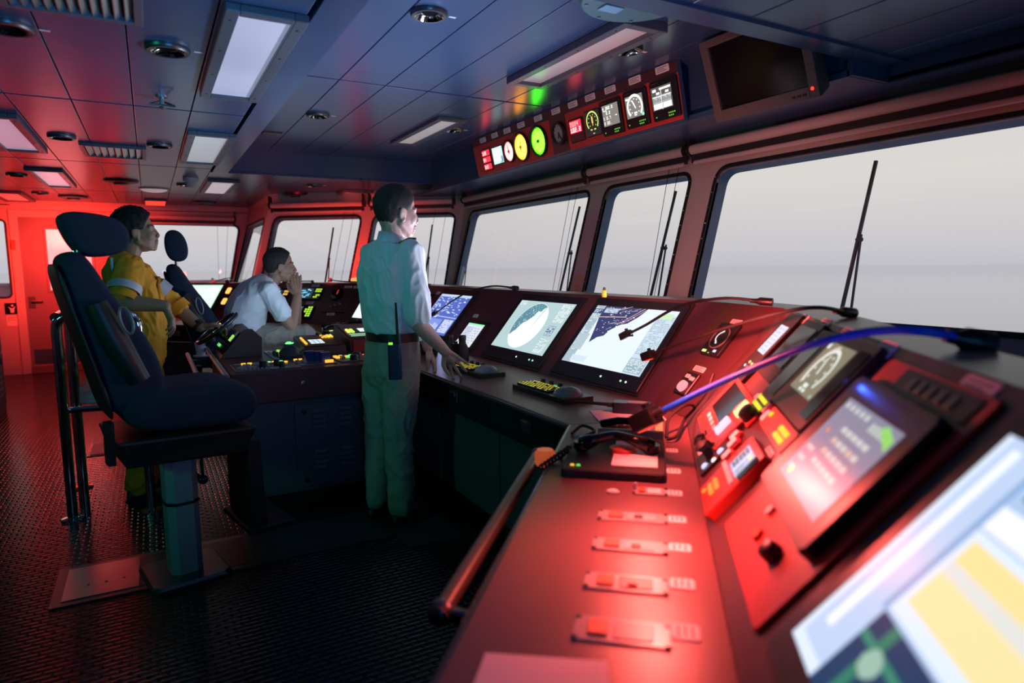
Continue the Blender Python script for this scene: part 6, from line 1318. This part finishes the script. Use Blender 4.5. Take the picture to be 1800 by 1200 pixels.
# ------------------------------------------------------------------ chrome leaning rail with its small seat
t = thing('leaning_rail', 'bright chrome leaning rail round the helmsman place, with a padded seat', 'rail', (-.27, 4.6, 0)); rr = .026
def bend(pts, r=.08):
    P_ = [V(p) for p in pts]; out = [P_[0]]
    for a, p, c in zip(P_, P_[1:], P_[2:]):
        A, C = p + (a - p).normalized() * r, p + (c - p).normalized() * r; out += [A * (1 - k / 6) ** 2 + p * 2 * (k / 6) * (1 - k / 6) + C * (k / 6) ** 2 for k in range(7)]
    return out + [P_[-1]]
obj('near_frame', B().tube(bend([(-.47, 4.35, 0), (-.47, 4.35, 1.17), (-.075, 4.28, 1.17), (-.075, 4.28, 0.0)]), rr, 14), 'chrome', t, smooth=True)
obj('back_bar', B().tube(bend([(-.47, 4.35, 1.16), (-.47, 4.98, 1.16), (-.47, 4.98, 0)], .07), rr, 14), 'chrome', t, smooth=True)
obj('inner_post', B().cyl((-.41, 4.40, 0), (-.41, 4.40, 1.15), .022), 'chrome', t, smooth=50); obj('inner_post', B().cyl((-.44, 4.62, 0), (-.44, 4.62, 1.15), .022), 'chrome', t, smooth=50)
obj('seat_bar', B().tube(bend([(-.46, 4.38, .63), (-.20, 4.34, .63), (-.14, 4.9, .63), (-.46, 4.95, .63)], .08), .018, 12), 'chrome', t, smooth=True)
o = obj('seat_pad', B().hexa([(-.44, 4.42, .645), (-.18, 4.40, .645), (-.16, 4.86, .645), (-.44, 4.90, .645), (-.41, 4.46, .72), (-.21, 4.44, .72), (-.19, 4.82, .72), (-.41, 4.86, .72)]), 'cushion', t, bevel=.02, smooth=True)
for x, y in ((-.47, 4.35), (-.075, 4.28), (-.47, 4.98)): obj('foot_flange', B().lathe((x, y, 0), (0, 0, 1), [(.06, 0), (.058, .010), (.03, .016)], 20), 'chrome', t, smooth=50)
# ------------------------------------------------------------------ people
def fuse(name, b, voxel, m, parent, smooth=4, wrinkle=0.0, wscale=9.0, stretch=(1, 1, 1), label=None, sub=None):
    me = bpy.data.meshes.new('tmp'); bmesh.ops.recalc_face_normals(b.bm, faces=b.bm.faces); b.bm.to_mesh(me); b.bm.free()
    o = bpy.data.objects.new('tmp', me); COL.objects.link(o)
    r = o.modifiers.new('r', 'REMESH'); r.mode = 'VOXEL'; r.voxel_size = voxel; r.adaptivity = 0
    s = o.modifiers.new('s', 'SMOOTH'); s.iterations = smooth; s.factor = 0.5
    dg = bpy.context.evaluated_depsgraph_get(); ev = o.evaluated_get(dg); n = bpy.data.meshes.new_from_object(ev)
    bpy.data.objects.remove(o); bpy.data.meshes.remove(me)
    if wrinkle:
        n.update(); nr = [V(v.normal) for v in n.vertices]
        for v, q in zip(n.vertices, nr):
            p = V((v.co.x * stretch[0], v.co.y * stretch[1], v.co.z * stretch[2])) * wscale
            w = p + V((noise.noise(p * .6), noise.noise(p * .6 + V((9, 1, 4))), noise.noise(p * .6 + V((2, 7, 3))))) * .7
            f = (max(0, 1 - 2.2 * abs(noise.noise(w))) ** 1.6) * .75 + (max(0, 1 - 2.6 * abs(noise.noise(w * 1.9 + V((5, 2, 1))))) ** 2) * .4 + noise.noise(p * .5) * .5 - .35
            v.co += q * (f * wrinkle)
    off = WORLD.get(parent.name, V((0, 0, 0))); n.transform(Matrix.Translation(-off))
    for p in n.polygons: p.use_smooth = True
    n.materials.clear(); n.materials.append(MATS[m]); n.name = name
    ob = bpy.data.objects.new(name, n); COL.objects.link(ob); ob.parent = parent; WORLD[ob.name] = off
    if label: ob['label'] = label
    return ob
def ringset(b, sp, side, exp=2.4, grow=0.0, n=28):
    """sp: (centre, half depth, half width) along the spine; side: unit vector to the person's left"""
    R = []; N = len(sp); P_ = [V(s[0]) for s in sp]
    for i, (c, a, w) in enumerate(sp):
        t = (P_[min(i + 1, N - 1)] - P_[max(i - 1, 0)]).normalized(); l = (side - t * side.dot(t)).normalized(); f = l.cross(t)
        pts = []
        for k in range(n):
            q = 2 * math.pi * k / n; cc, ss = math.cos(q), math.sin(q)
            pts.append(V(c) + f * (a + grow) * math.copysign(abs(cc) ** (2 / exp), cc) + l * (w + grow) * math.copysign(abs(ss) ** (2 / exp), ss))
        R.append(pts)
    return b.rings(R)
def head_frame(c, yaw, pitch=0.0, roll=0.0, k=1.0):
    return Tm(V(c)) @ Matrix.Rotation(yaw, 4, 'Z') @ Matrix.Rotation(pitch, 4, 'Y') @ Matrix.Rotation(roll, 4, 'X') @ Matrix.Scale(k, 4)
def add_head(b, H, nose=1.0, jaw=1.0):
    old = b.M; b.M = H
    b.ell((-.012, 0, .035), (.098, .076, .092), seg=28, rings=18); b.ell((.026, 0, -.030), (.068, .065, .092), seg=24, rings=16); b.ell((.026, 0, -.078), (.060 * jaw, .054 * jaw, .046), seg=24, rings=14)
    b.ell((.070, 0, -.106), (.021, .024, .018)); b.capsule((.0, -.05, -.06), (.055, -.022, -.104), .022, .018); b.capsule((.0, .05, -.06), (.055, .022, -.104), .022, .018)
    b.ell((-.035, 0, -.045), (.062, .058, .06))
    for y in (-1, 1):
        b.ell((.056, y * .042, -.030), (.032, .027, .034)); b.ell((.100, y * .013, -.040), (.013, .010, .010))
        R = Matrix.Rotation(math.radians(12), 3, 'Y') @ Matrix.Rotation(math.radians(-y * 18), 3, 'Z'); b.ell((-.006, y * .080, -.012), (.022, .008, .034), R); b.ell((-.014, y * .086, -.006), (.014, .007, .026), R); b.ell((.0, y * .080, -.040), (.010, .008, .012))
        b.capsule((.084, y * .012, .020), (.072, y * .048, .020), .012, .011); b.capsule((.088, y * .016, -.0165), (.078, y * .044, -.014), .007, .007)
    for y in (-1, 1): b.ell((.022, y * .049, -.018), (.055, .022, .050))
    b.capsule((.089, 0, .012), (.110 * nose, 0, -.030), .009, .0115); b.ell((.106 * nose, 0, -.036), (.014, .012, .011)); b.capsule((.098, 0, -.046), (.096, 0, -.060), .008, .009)
    b.ell((.093, 0, -.0665), (.011, .024, .0065)); b.ell((.090, 0, -.080), (.011, .021, .0075)); b.ell((.084, 0, -.093), (.012, .02, .010))
    for y in (-1, 1): b.capsule((.0885, y * .020, .0095), (.080, y * .043, .0085), .0062, .0058)
    b.M = old
def face_parts(H, person, hairm, brow=True):
    for y in (-1, 1):
        e = obj('eye', B(H).ell((.0745, y * .030, -.001), (.0120, .0110, .0095), seg=14, rings=8), 'eye_white', person, smooth=True)
        obj('iris', B(H).ell((.0850, y * .0315, -.001), (.0026, .0052, .0052), seg=12, rings=6), 'leather_black', e, smooth=True)
        if brow: obj('eyebrow', B(H).tube([(.0935, y * .014, .0245), (.0895, y * .030, .0295), (.0755, y * .048, .0260)], [.003, .0036, .002], 6), hairm, person, smooth=True)
    obj('lips', B(H).ell((.0990, 0, -.0685), (.0045, .018, .0032)).ell((.0970, 0, -.0775), (.0045, .016, .0038)), 'lip', person, smooth=True)
def hair(H, person, m, thick=.012, top=.010, line=0.0, spike=0.004, seed=0, nape=-.085):
    c, r = V((-.018, 0, .022)), V((.099, .079, .104)); S, Rn = 72, 46; R = []
    for i in range(1, Rn):
        th = math.pi * i / Rn; row = []
        for k in range(S):
            ph = 2 * math.pi * k / S; d = V((math.sin(th) * math.cos(ph), math.sin(th) * math.sin(ph), -math.cos(th))); p = V((d.x * r.x, d.y * r.y, d.z * r.z)) + c
            z = p.z + .006 * noise.noise(p * 60)
            xs = [(-.12, -.05), (-.030, -.034), (-.022, .012), (.00, .030), (.04, .044), (.075, .060), (.10, .082), (.2, .2)]
            hx = xs[0][1]
            for (z0, x0), (z1, x1) in zip(xs, xs[1:]):
                if z0 <= z <= z1: hx = x0 + (x1 - x0) * (z - z0) / (z1 - z0)
            hx += line
            e = max(0, min(1, (hx - p.x) / .012 + .5)) * max(0, min(1, (z - nape) / .015))
            if abs(p.y) > .06 and -.05 < p.z < .012 and p.x > -.030: e *= 0.0 if p.z < .004 else .5
            g = thick + (top if p.z > .05 else top * max(0, p.z / .05)) ; g *= 1 - .35 * max(0, -p.z / .08)
            hh = -.016 + e * (g + .016) + e * spike * noise.noise(V((p.x * 160, p.y * 160, p.z * 50 + seed)))
            row.append(p + V((d.x, d.y, d.z)) * hh)
        R.append(row)
    return obj('hair', B(H).rings(R), m, person, smooth='all')
def hand(b, w, d, nrm, thumb, curl=(.35, .35, .4, .45), spread=.10, k=1.05, tcurl=.3, tout=.75):
    """w wrist, d direction of the fingers, nrm palm side, thumb: unit vector towards the thumb side"""
    w, d, nrm = V(w), V(d).normalized(), V(nrm); s = (V(thumb) - d * V(thumb).dot(d)).normalized(); n = s.cross(d)
    if n.dot(nrm) < 0: n = -n
    ln = ((.045, .027, .022), (.050, .031, .023), (.046, .028, .022), (.036, .021, .019))
    tips = []
    for f in range(4):
        o = s * (.030 - .020 * f) * k; kn = w + d * (.088 - .004 * abs(f - 1)) * k + o * 1.0 - n * .004
        b.capsule(w + o * .45 + d * .012, kn, .014 * k, .0115 * k, 10)
        a = 0.0; p = kn; dd = (d + s * spread * (1.5 - f) ).normalized(); cu = curl[f] if hasattr(curl, '__len__') else curl
        for j in range(3):
            a += cu * (0.8, 1.1, 0.8)[j]; v = dd * math.cos(a) + n * math.sin(a); q = p + v * ln[f][j] * k
            b.capsule(p, q, (.0098, .0090, .0082)[j] * k, (.0090, .0082, .0072)[j] * k, 10); p = q
        tips.append(p)
    b.capsule(w + d * .03 + s * .01, w + d * .07 + s * .004 + n * .006, .022 * k, .019 * k)
    t0 = w + d * .022 * k + s * .022 * k + n * .004; t1 = t0 + (d * .75 + s * tout + n * .25).normalized() * .042 * k; t2 = t1 + (d * .9 + s * tout * .3 + n * tcurl).normalized() * .033 * k; t3 = t2 + (d + n * tcurl * 1.5).normalized() * .026 * k
    b.chain([w + d * .012, t0, t1, t2, t3], [.016 * k, .015 * k, .0125 * k, .0108 * k, .009 * k], 10)
    return tips
def shoe(person, heel, toe, m='leather_black'):
    heel, toe = V(heel), V(toe); d = (toe - heel).normalized(); s = V((-d.y, d.x, 0)); L = (toe - heel).length; R = []
    for t, w, h in ((0, .030, .055), (.08, .040, .075), (.30, .042, .085), (.50, .044, .07), (.75, .052, .05), (.92, .042, .038), (1, .018, .025)):
        c = heel + d * L * t; R.append([c + s * w * x + V((0, 0, .004 + h * z)) for x, z in ((-1, 0), (1, 0), (1.05, .3), (.8, .8), (.3, 1), (-.3, 1), (-.8, .8), (-1.05, .3))])
    o = obj('shoe', B().rings(R), m, person, smooth='all'); md = o.modifiers.new('subdiv', 'SUBSURF'); md.levels = md.render_levels = 2
    obj('sole', B().prism([c + V((0, 0, 0)) for c in [heel - s * .036 - d * .005, heel + s * .036 - d * .005, heel + d * L * .72 + s * .056, toe + s * .02 + d * .006, toe - s * .02 + d * .006, heel + d * L * .72 - s * .056]], (0, 0, .016)), 'black_rubber', o)
Z = lambda x, y, z: V((x, y, z))

# --- the standing officer: white shirt, khaki trousers, facing the screens
yw = math.radians(16); fo, le = V((math.cos(yw), math.sin(yw), 0)), V((-math.sin(yw), math.cos(yw), 0))
OC = V((1.115, 3.42, 0)); of = thing('person', 'man in white short-sleeved shirt and khaki trousers, standing with a hand on the desk', 'person', (OC.x, OC.y, 0))
hc_ = at_y(699, 373, 3.42); H = head_frame(hc_, math.radians(4), math.radians(4), 0, 1.05)
nk = at_y(688, 420, 3.42)
def px(x, y, Y): return at_y(x, y, Y)
wl = px(692, 592, 3.42)
spine = [(px(686, 655, 3.42), .115, .165), (px(690, 620, 3.42), .118, .168), (wl, .112, .155), (px(690, 560, 3.42), .118, .160), (px(686, 520, 3.42), .128, .180), (px(684, 480, 3.42), .125, .195), (px(685, 448, 3.42), .102, .185), (px(686, 432, 3.42), .078, .125), (nk, .058, .062)]
shR = spine[6][0] - le * .175 + fo * .01; shL = spine[6][0] + le * .175 + fo * .01
elR, wrR = px(736, 570, 3.21), px(783, 618, 3.22); elL, wrL = px(742, 570, 3.62), px(752, 612, 3.60)
hipR, hipL = spine[0][0] - le * .095, spine[0][0] + le * .095
knR, knL = px(700, 770, 3.36), px(668, 765, 3.52); anR, anL = px(706, 905, 3.33), px(664, 892, 3.50); anR.z = anL.z = .09
b = B(); add_head(b, H); ringset(b, spine, le, grow=-.018)
b.capsule(nk + fo * .01, H @ V((-.03, 0, -.07)), .058, .058)
for s_, e_, w_ in ((shR, elR, wrR), (shL, elL, wrL)):
    m_ = e_.lerp(w_, .3); b.chain([s_, s_.lerp(e_, .5), e_, m_, w_], [.058, .050, .043, .043, .029])
d1 = (px(816, 657, 3.28) - wrR).normalized(); hand(b, wrR, d1, (-.75, .1, -.45), -le * .25 - fo * .75 + V((0, .5, 0)), (.10, .10, .12, .14), .20)
d2 = (V((wrL.x + .05, wrL.y, .80)) - wrL).normalized(); hand(b, wrL, d2, (-.7, 0, -.3), (-.4, -.7, 0), (.15, .15, .15, .2), .16)
for h_, k_, a_2 in ((hipR, knR, anR), (hipL, knL, anL)): b.chain([h_, h_.lerp(k_, .5), k_, k_.lerp(a_2, .35), a_2], [.085, .080, .056, .056, .042])
fuse('body', b, .0045, 'skin_fair', of)
face_parts(H, of, 'hair_brown'); hair(H, of, 'hair_brown', .010, .008, .0)
b = B(); ringset(b, [(wl + V((0, 0, .022)), .112, .156), (wl + V((0, 0, .040)), .130, .170)] + [(spine[3][0], .134, .174)] + [(c, a + .012, w + .010) for c, a, w in spine[4:8]] + [(nk + V((0, 0, -.02)), .066, .072)], le)
for s_, e_ in ((shR, elR), (shL, elL)): b.chain([s_, s_.lerp(e_, .35), s_.lerp(e_, .86)], [.074, .074, .073])
fuse('shirt', b, .008, 'shirt_white', of, 2, .013, 11, (1, 1, .45))
for s_, e_ in ((shR, elR), (shL, elL)): pass
cb = B(); cpts = [nk + fo * (.068 * math.cos(a)) + le * (.066 * math.sin(a)) for a in [2 * math.pi * k / 28 for k in range(28)]]
R = [[p + V((0, 0, -.035 - .02 * math.cos(2 * math.pi * i / 28))) + (p - nk) * .22 for i, p in enumerate(cpts)], [p + V((0, 0, .020 - .022 * math.cos(2 * math.pi * i / 28))) for i, p in enumerate(cpts)], [p + V((0, 0, .016 - .022 * math.cos(2 * math.pi * i / 28))) - (p - nk) * .10 for i, p in enumerate(cpts)]]
obj('collar', cb.rings(R, cap=False), 'shirt_white', of, smooth='all')
for sgn, s_ in ((-1, shR), (1, shL)):
    p0, p1 = nk + le * sgn * .075 + V((0, 0, -.030)) + fo * .015, s_ + V((0, 0, .078)) + le * sgn * .012 + fo * .01; d = (p1 - p0).normalized(); M = M4(d, fo, d.cross(fo), (p0 + p1) / 2)
    ep = obj('epaulette', B(M).rbox((0, 0, .004 if M.col[2].z > 0 else -.004), ((p1 - p0).length, .050, .010), .006), 'leather_black', of)
    for k in range(4): obj('gold_stripe', B(M).cbox((.045 - .024 * k, 0, .005 if M.col[2].z > 0 else -.005), (.012, .051, .012)), 'gold', ep)
b = B(); ringset(b, [(wl + V((0, 0, -.016)), .130, .172), (wl + V((0, 0, .030)), .130, .172)], le); obj('belt', b, 'leather_black', of, smooth=50)
obj('belt_buckle', B(M4(le, V((0, 0, 1)), fo, wl + fo * .132 + V((0, 0, .008)))).rbox((0, 0, 0), (.05, .045, .012), .005), 'steel', of)
b = B(); ringset(b, [(hipR.lerp(hipL, .5) + V((0, 0, -.06)), .10, .15), (spine[0][0], .128, .176), (spine[1][0], .126, .174), (wl + V((0, 0, -.016)), .120, .160), (wl + V((0, 0, .004)), .10, .14)], le)
for h_, k_, a_2 in ((hipR, knR, anR), (hipL, knL, anL)):
    dn = V((0, 0, -1)); b.chain([h_, h_.lerp(k_, .4), k_, k_.lerp(a_2, .5), a_2 + V((0, 0, .03))], [.102, .100, .080, .076, .074])
fuse('trousers', b, .008, 'khaki', of, 2, .012, 10, (1, 1, .6))
for k in range(5):
    a = math.radians(-120 + 48 * k); p = wl + fo * .132 * math.cos(a) + le * .174 * math.sin(a); obj('belt_loop', B().cyl(p + V((0, 0, -.018)), p + V((0, 0, .036)), .006), 'khaki', of)
for a_2, sg in ((anR, -1), (anL, 1)): h_ = V((a_2.x, a_2.y, 0)) - fo * .07; shoe(of, h_, h_ + fo * .28 + le * sg * .02)
# radio on his belt
ro = (-fo * .62 - le * .78).normalized(); rp = wl - fo * .098 - le * .148 + V((0, 0, -.10))
t = thing('belt_radio', 'black and blue two-way radio hanging on the belt of the standing officer', 'radio', rp); M = M4((-ro).cross(V((0, 0, 1))), -ro, V((0, 0, 1)), rp)
obj('body', B(M).rbox((0, -.004, -.01), (.068, .038, .19), .010), 'radio_blue', t); obj('antenna', B(M).tube([(.018, -.004, .08), (.018, -.010, .12), (.014, -.034, .30)], [.009, .008, .005], 10), 'black_rubber', t)
for x in (-.014, -.030): obj('knob', B(M).cyl((x, 0, .085), (x, 0, .105), .008), 'black_plastic', t)
lit('status_lamp', B(M).box((-.03, -.026, .080), (-.008, -.018, .092)), (.3, 1.0, .05), t); obj('side_strip', B(M).rbox((.032, -.004, -.01), (.010, .030, .17), .004), 'blue_lever', t); obj('speaker_grille', B(M).box((-.026, -.0245, -.02), (.018, -.0225, .05)), 'black_plastic', t)

# --- the helmsman in yellow coveralls
yw = math.radians(6); fo, le = V((math.cos(yw), math.sin(yw), 0)), V((-math.sin(yw), math.cos(yw), 0)); YY = 4.66
hm = thing('person', 'man in yellow coveralls with grey sleeve bands, leaning on the chrome rail', 'person', (-.05, YY, 0))
H = head_frame(px(241, 407, YY), math.radians(-2), math.radians(-6), 0, 1.02); nk = px(225, 449, YY)
spine = [(px(243, 625, YY), .125, .165), (px(246, 590, YY), .125, .165), (px(243, 555, YY), .125, .165), (px(238, 525, YY), .130, .180), (px(228, 492, YY), .130, .195), (px(223, 472, YY), .108, .185), (px(222, 460, YY), .080, .12), (nk, .058, .062)]
shR = spine[5][0] - le * .175; shL = spine[5][0] + le * .175 + fo * .02
elR, wrR = px(221, 537, 4.36), px(290, 547, 4.32); elR = V((elR.x - .02, elR.y, 1.235)); wrR.z = 1.205
elL, wrL = px(296, 528, 4.86), px(352, 575, 4.80)
hipR, hipL = spine[0][0] - le * .095, spine[0][0] + le * .095
anR, anL = V((-.13, 4.54, .09)), V((.0, 4.80, .09)); knR, knL = V((-.07, 4.54, .50)), V((0.0, 4.80, .50))
b = B(); add_head(b, H, .97); ringset(b, spine, le, grow=-.02); b.capsule(nk + fo * .01, H @ V((-.03, 0, -.07)), .056, .056)
for s_, e_, w_ in ((shR, elR, wrR), (shL, elL, wrL)):
    m_ = e_.lerp(w_, .3); b.chain([s_, s_.lerp(e_, .5), e_, m_, w_], [.058, .052, .050, .050, .034])
hand(b, wrR, (px(318, 590, 4.30) - wrR), (-.7, .2, -.5), (.1, 1, .1), (.45, .45, .5, .55), .05)
rimp = wc + (wd * math.cos(2.6) + V((0, 1, 0)) * math.sin(2.6)) * Rw
hand(b, wrL, (px(388, 572, 4.84) - wrL), (.25, -.2, -1), (.3, -1, .5), (.55, .6, .65, .7), .05)
for h_, k_, a_2 in ((hipR, knR, anR), (hipL, knL, anL)): b.chain([h_, h_.lerp(k_, .5), k_, k_.lerp(a_2, .35), a_2], [.085, .080, .056, .056, .042])
fuse('body', b, .0045, 'skin_brown', hm)
face_parts(H, hm, 'hair_black'); hair(H, hm, 'hair_black', .014, .016, .004, .010, 3)
b = B(); ringset(b, [(spine[0][0] + V((0, 0, -.10)), .11, .155)] + [(c, a + .016, w + .014) for c, a, w in spine[:7]] + [(nk + V((0, 0, -.015)), .070, .078)], le)
b.chain([shR, shR.lerp(elR, .5), shR.lerp(elR, .82)], [.080, .080, .076]); b.chain([shL, shL.lerp(elL, .5), elL, elL.lerp(wrL, .28)], [.080, .080, .070, .066])
for h_, k_, a_2 in ((hipR, knR, anR), (hipL, knL, anL)): b.chain([h_, h_.lerp(k_, .4), k_, k_.lerp(a_2, .5), a_2 + V((0, 0, .02))], [.110, .108, .092, .088, .090])
fuse('coverall', b, .008, 'coverall', hm, 2, .016, 11, (1, 1, .6))
cpts = [nk + fo * (.072 * math.cos(a)) + le * (.070 * math.sin(a)) for a in [2 * math.pi * k / 28 for k in range(28)]]
R = [[p + V((0, 0, -.040 - .03 * math.cos(2 * math.pi * i / 28))) + (p - nk) * .30 for i, p in enumerate(cpts)], [p + V((0, 0, .018 - .030 * math.cos(2 * math.pi * i / 28))) for i, p in enumerate(cpts)], [p + V((0, 0, .012 - .030 * math.cos(2 * math.pi * i / 28))) - (p - nk) * .12 for i, p in enumerate(cpts)]]
obj('collar', B().rings(R, cap=False), 'coverall', hm, smooth='all')
def band(a, c, t0, t1, r0, r1, name, m, parent): a, c = V(a), V(c); obj(name, B().tube([a.lerp(c, t0), a.lerp(c, t1)], [r0, r1], 22, cap=False), m, parent, smooth='all')
band(shR, elR, .56, .78, .092, .092, 'reflective_band', 'reflective', hm); band(shL, elL, .62, .86, .093, .091, 'reflective_band', 'reflective', hm)
band(shR, elR, .86, 1.02, .090, .088, 'rolled_cuff', 'coverall', hm); band(elL, wrL, .20, .42, .080, .078, 'rolled_cuff', 'coverall', hm)
for s_ in (shR, shL): p = s_ - fo * .075 + V((0, 0, .02)); obj('shoulder_band', B(M4(le, V((0, 0, 1)), fo, p)).rbox((0, 0, -.012), (.045, .09, .012), .005), 'reflective', hm)
pk = spine[4][0] + fo * .140 - le * .075 + V((0, 0, -.02)); M = M4(le, V((0, 0, 1)), fo, pk)
obj('chest_pocket', B(M).rbox((0, -.045, .002), (.105, .11, .014), .008), 'coverall', hm, bevel=.003); obj('pocket_flap', B(M).rbox((0, .018, .006), (.112, .045, .016), .008), 'coverall', hm, bevel=.003)
obj('button', B(M).lathe((0, .008, .014), (0, 0, 1), [(.007, 0), (.006, .003)], 10), 'steel', hm)
obj('front_placket', B().tube([spine[1][0] + fo * .148, spine[3][0] + fo * .150, spine[4][0] + fo * .146], [.010] * 3, 8), 'coverall', hm, smooth=True)
wv = (wrL - elL).normalized(); obj('wrist_watch', B().tube([wrL - wv * .030, wrL - wv * .006], [.041, .040], 18, cap=False).lathe(wrL - wv * .018 + V((0, -.02, .028)), (0, -.5, 1), [(.020, 0), (.020, .010), (.012, .012)], 16), 'leather_black', hm, smooth=50)
for a_2, sg in ((anR, -1), (anL, 1)): h_ = V((a_2.x, a_2.y, 0)) - fo * .08; shoe(hm, h_, h_ + fo * .29 + le * sg * .02)

# --- the seated man with his hands at his mouth
yw = math.radians(0); fo, le = V((1, 0, 0)), V((0, 1, 0)); YS = 5.55
sm = thing('person', 'man in white shirt seated with elbow on knee and hands at his mouth', 'person', (.65, YS, .8))
H = head_frame(px(493, 467, YS), math.radians(-4), math.radians(2), 0, 1.04); nk = px(474, 500, YS)
spine = [(px(432, 590, YS), .135, .175), (px(430, 572, YS), .140, .175), (px(432, 552, YS), .135, .175), (px(440, 532, YS), .132, .185), (px(452, 515, YS), .120, .195), (px(461, 506, YS), .098, .18), (px(467, 501, YS), .076, .12), (nk, .060, .062)]
shR = spine[4][0].lerp(spine[5][0], .6) - le * .185 + fo * .03; shL = spine[4][0].lerp(spine[5][0], .6) + le * .185 + fo * .03
elR, wrR = px(512, 577, 5.36), px(522, 520, 5.47); elL, wrL = px(519, 574, 5.68), px(524, 518, 5.60)
hipR, hipL = px(428, 592, YS) - le * .10, px(428, 592, YS) + le * .10
knR, knL = px(537, 587, 5.38), px(536, 585, 5.74); anR, anL = V((knR.x + .02, knR.y, .32)), V((knL.x + .02, knL.y, .32))
b = B(); add_head(b, H, 1.02); ringset(b, spine, le, grow=-.02); b.capsule(nk, H @ V((-.03, 0, -.07)), .058, .058)
for s_, e_, w_ in ((shR, elR, wrR), (shL, elL, wrL)):
    m_ = e_.lerp(w_, .3); b.chain([s_, s_.lerp(e_, .5), e_, m_, w_], [.058, .050, .043, .043, .030])
hand(b, wrR, (px(518, 470, 5.52) - wrR), (-.2, 1, 0), (-1, 0, .2), (.10, .08, .08, .10), .04); hand(b, wrL, (px(519, 470, 5.56) - wrL), (-.2, -1, 0), (-1, 0, .2), (.10, .08, .08, .10), .04)
for h_, k_, a_2 in ((hipR, knR, anR), (hipL, knL, anL)): b.chain([h_, h_.lerp(k_, .5), k_, k_.lerp(a_2, .35), a_2], [.080, .075, .058, .055, .042])
fuse('body', b, .0045, 'skin_tan', sm)
face_parts(H, sm, 'hair_grey'); hair(H, sm, 'hair_grey', .010, .008, -.006, .006, 7)
b = B(); ringset(b, [(px(432, 586, YS), .150, .185)] + [(c, a + .014, w + .012) for c, a, w in spine[1:7]] + [(nk + V((-.01, 0, -.015)), .070, .074)], le)
for s_, e_ in ((shR, elR), (shL, elL)): b.chain([s_, s_.lerp(e_, .3), s_.lerp(e_, .58)], [.078, .072, .072])
fuse('shirt', b, .008, 'shirt_white', sm, 2, .014, 10, (.6, 1, .7))
cpts = [nk + fo * (.070 * math.cos(a)) + le * (.068 * math.sin(a)) for a in [2 * math.pi * k / 28 for k in range(28)]]
R = [[p + V((0, 0, -.040)) + (p - nk) * .25 for p in cpts], [p + V((0, 0, .012 - .025 * math.cos(2 * math.pi * i / 28))) for i, p in enumerate(cpts)], [p + V((0, 0, .006 - .025 * math.cos(2 * math.pi * i / 28))) - (p - nk) * .12 for i, p in enumerate(cpts)]]
obj('collar', B().rings(R, cap=False), 'shirt_white', sm, smooth='all')
b = B(); b.capsule(hipR, hipL, .105, .105)
for h_, k_, a_2 in ((hipR, knR, anR), (hipL, knL, anL)): b.chain([h_, h_.lerp(k_, .45), k_, k_.lerp(a_2, .5), a_2], [.098, .094, .076, .070, .072])
fuse('trousers', b, .008, 'khaki', sm, 2, .012, 9, (.7, 1, 1))
for a_2 in (anR, anL): h_ = V((a_2.x - .07, a_2.y, .22)); shoe(sm, h_, h_ + fo * .28)
obj('lanyard', B().tube([nk + fo * .075 + V((0, -.03, -.03)), spine[3][0] + fo * .155, px(492, 565, 5.50)], .006, 6), 'leather_black', sm)
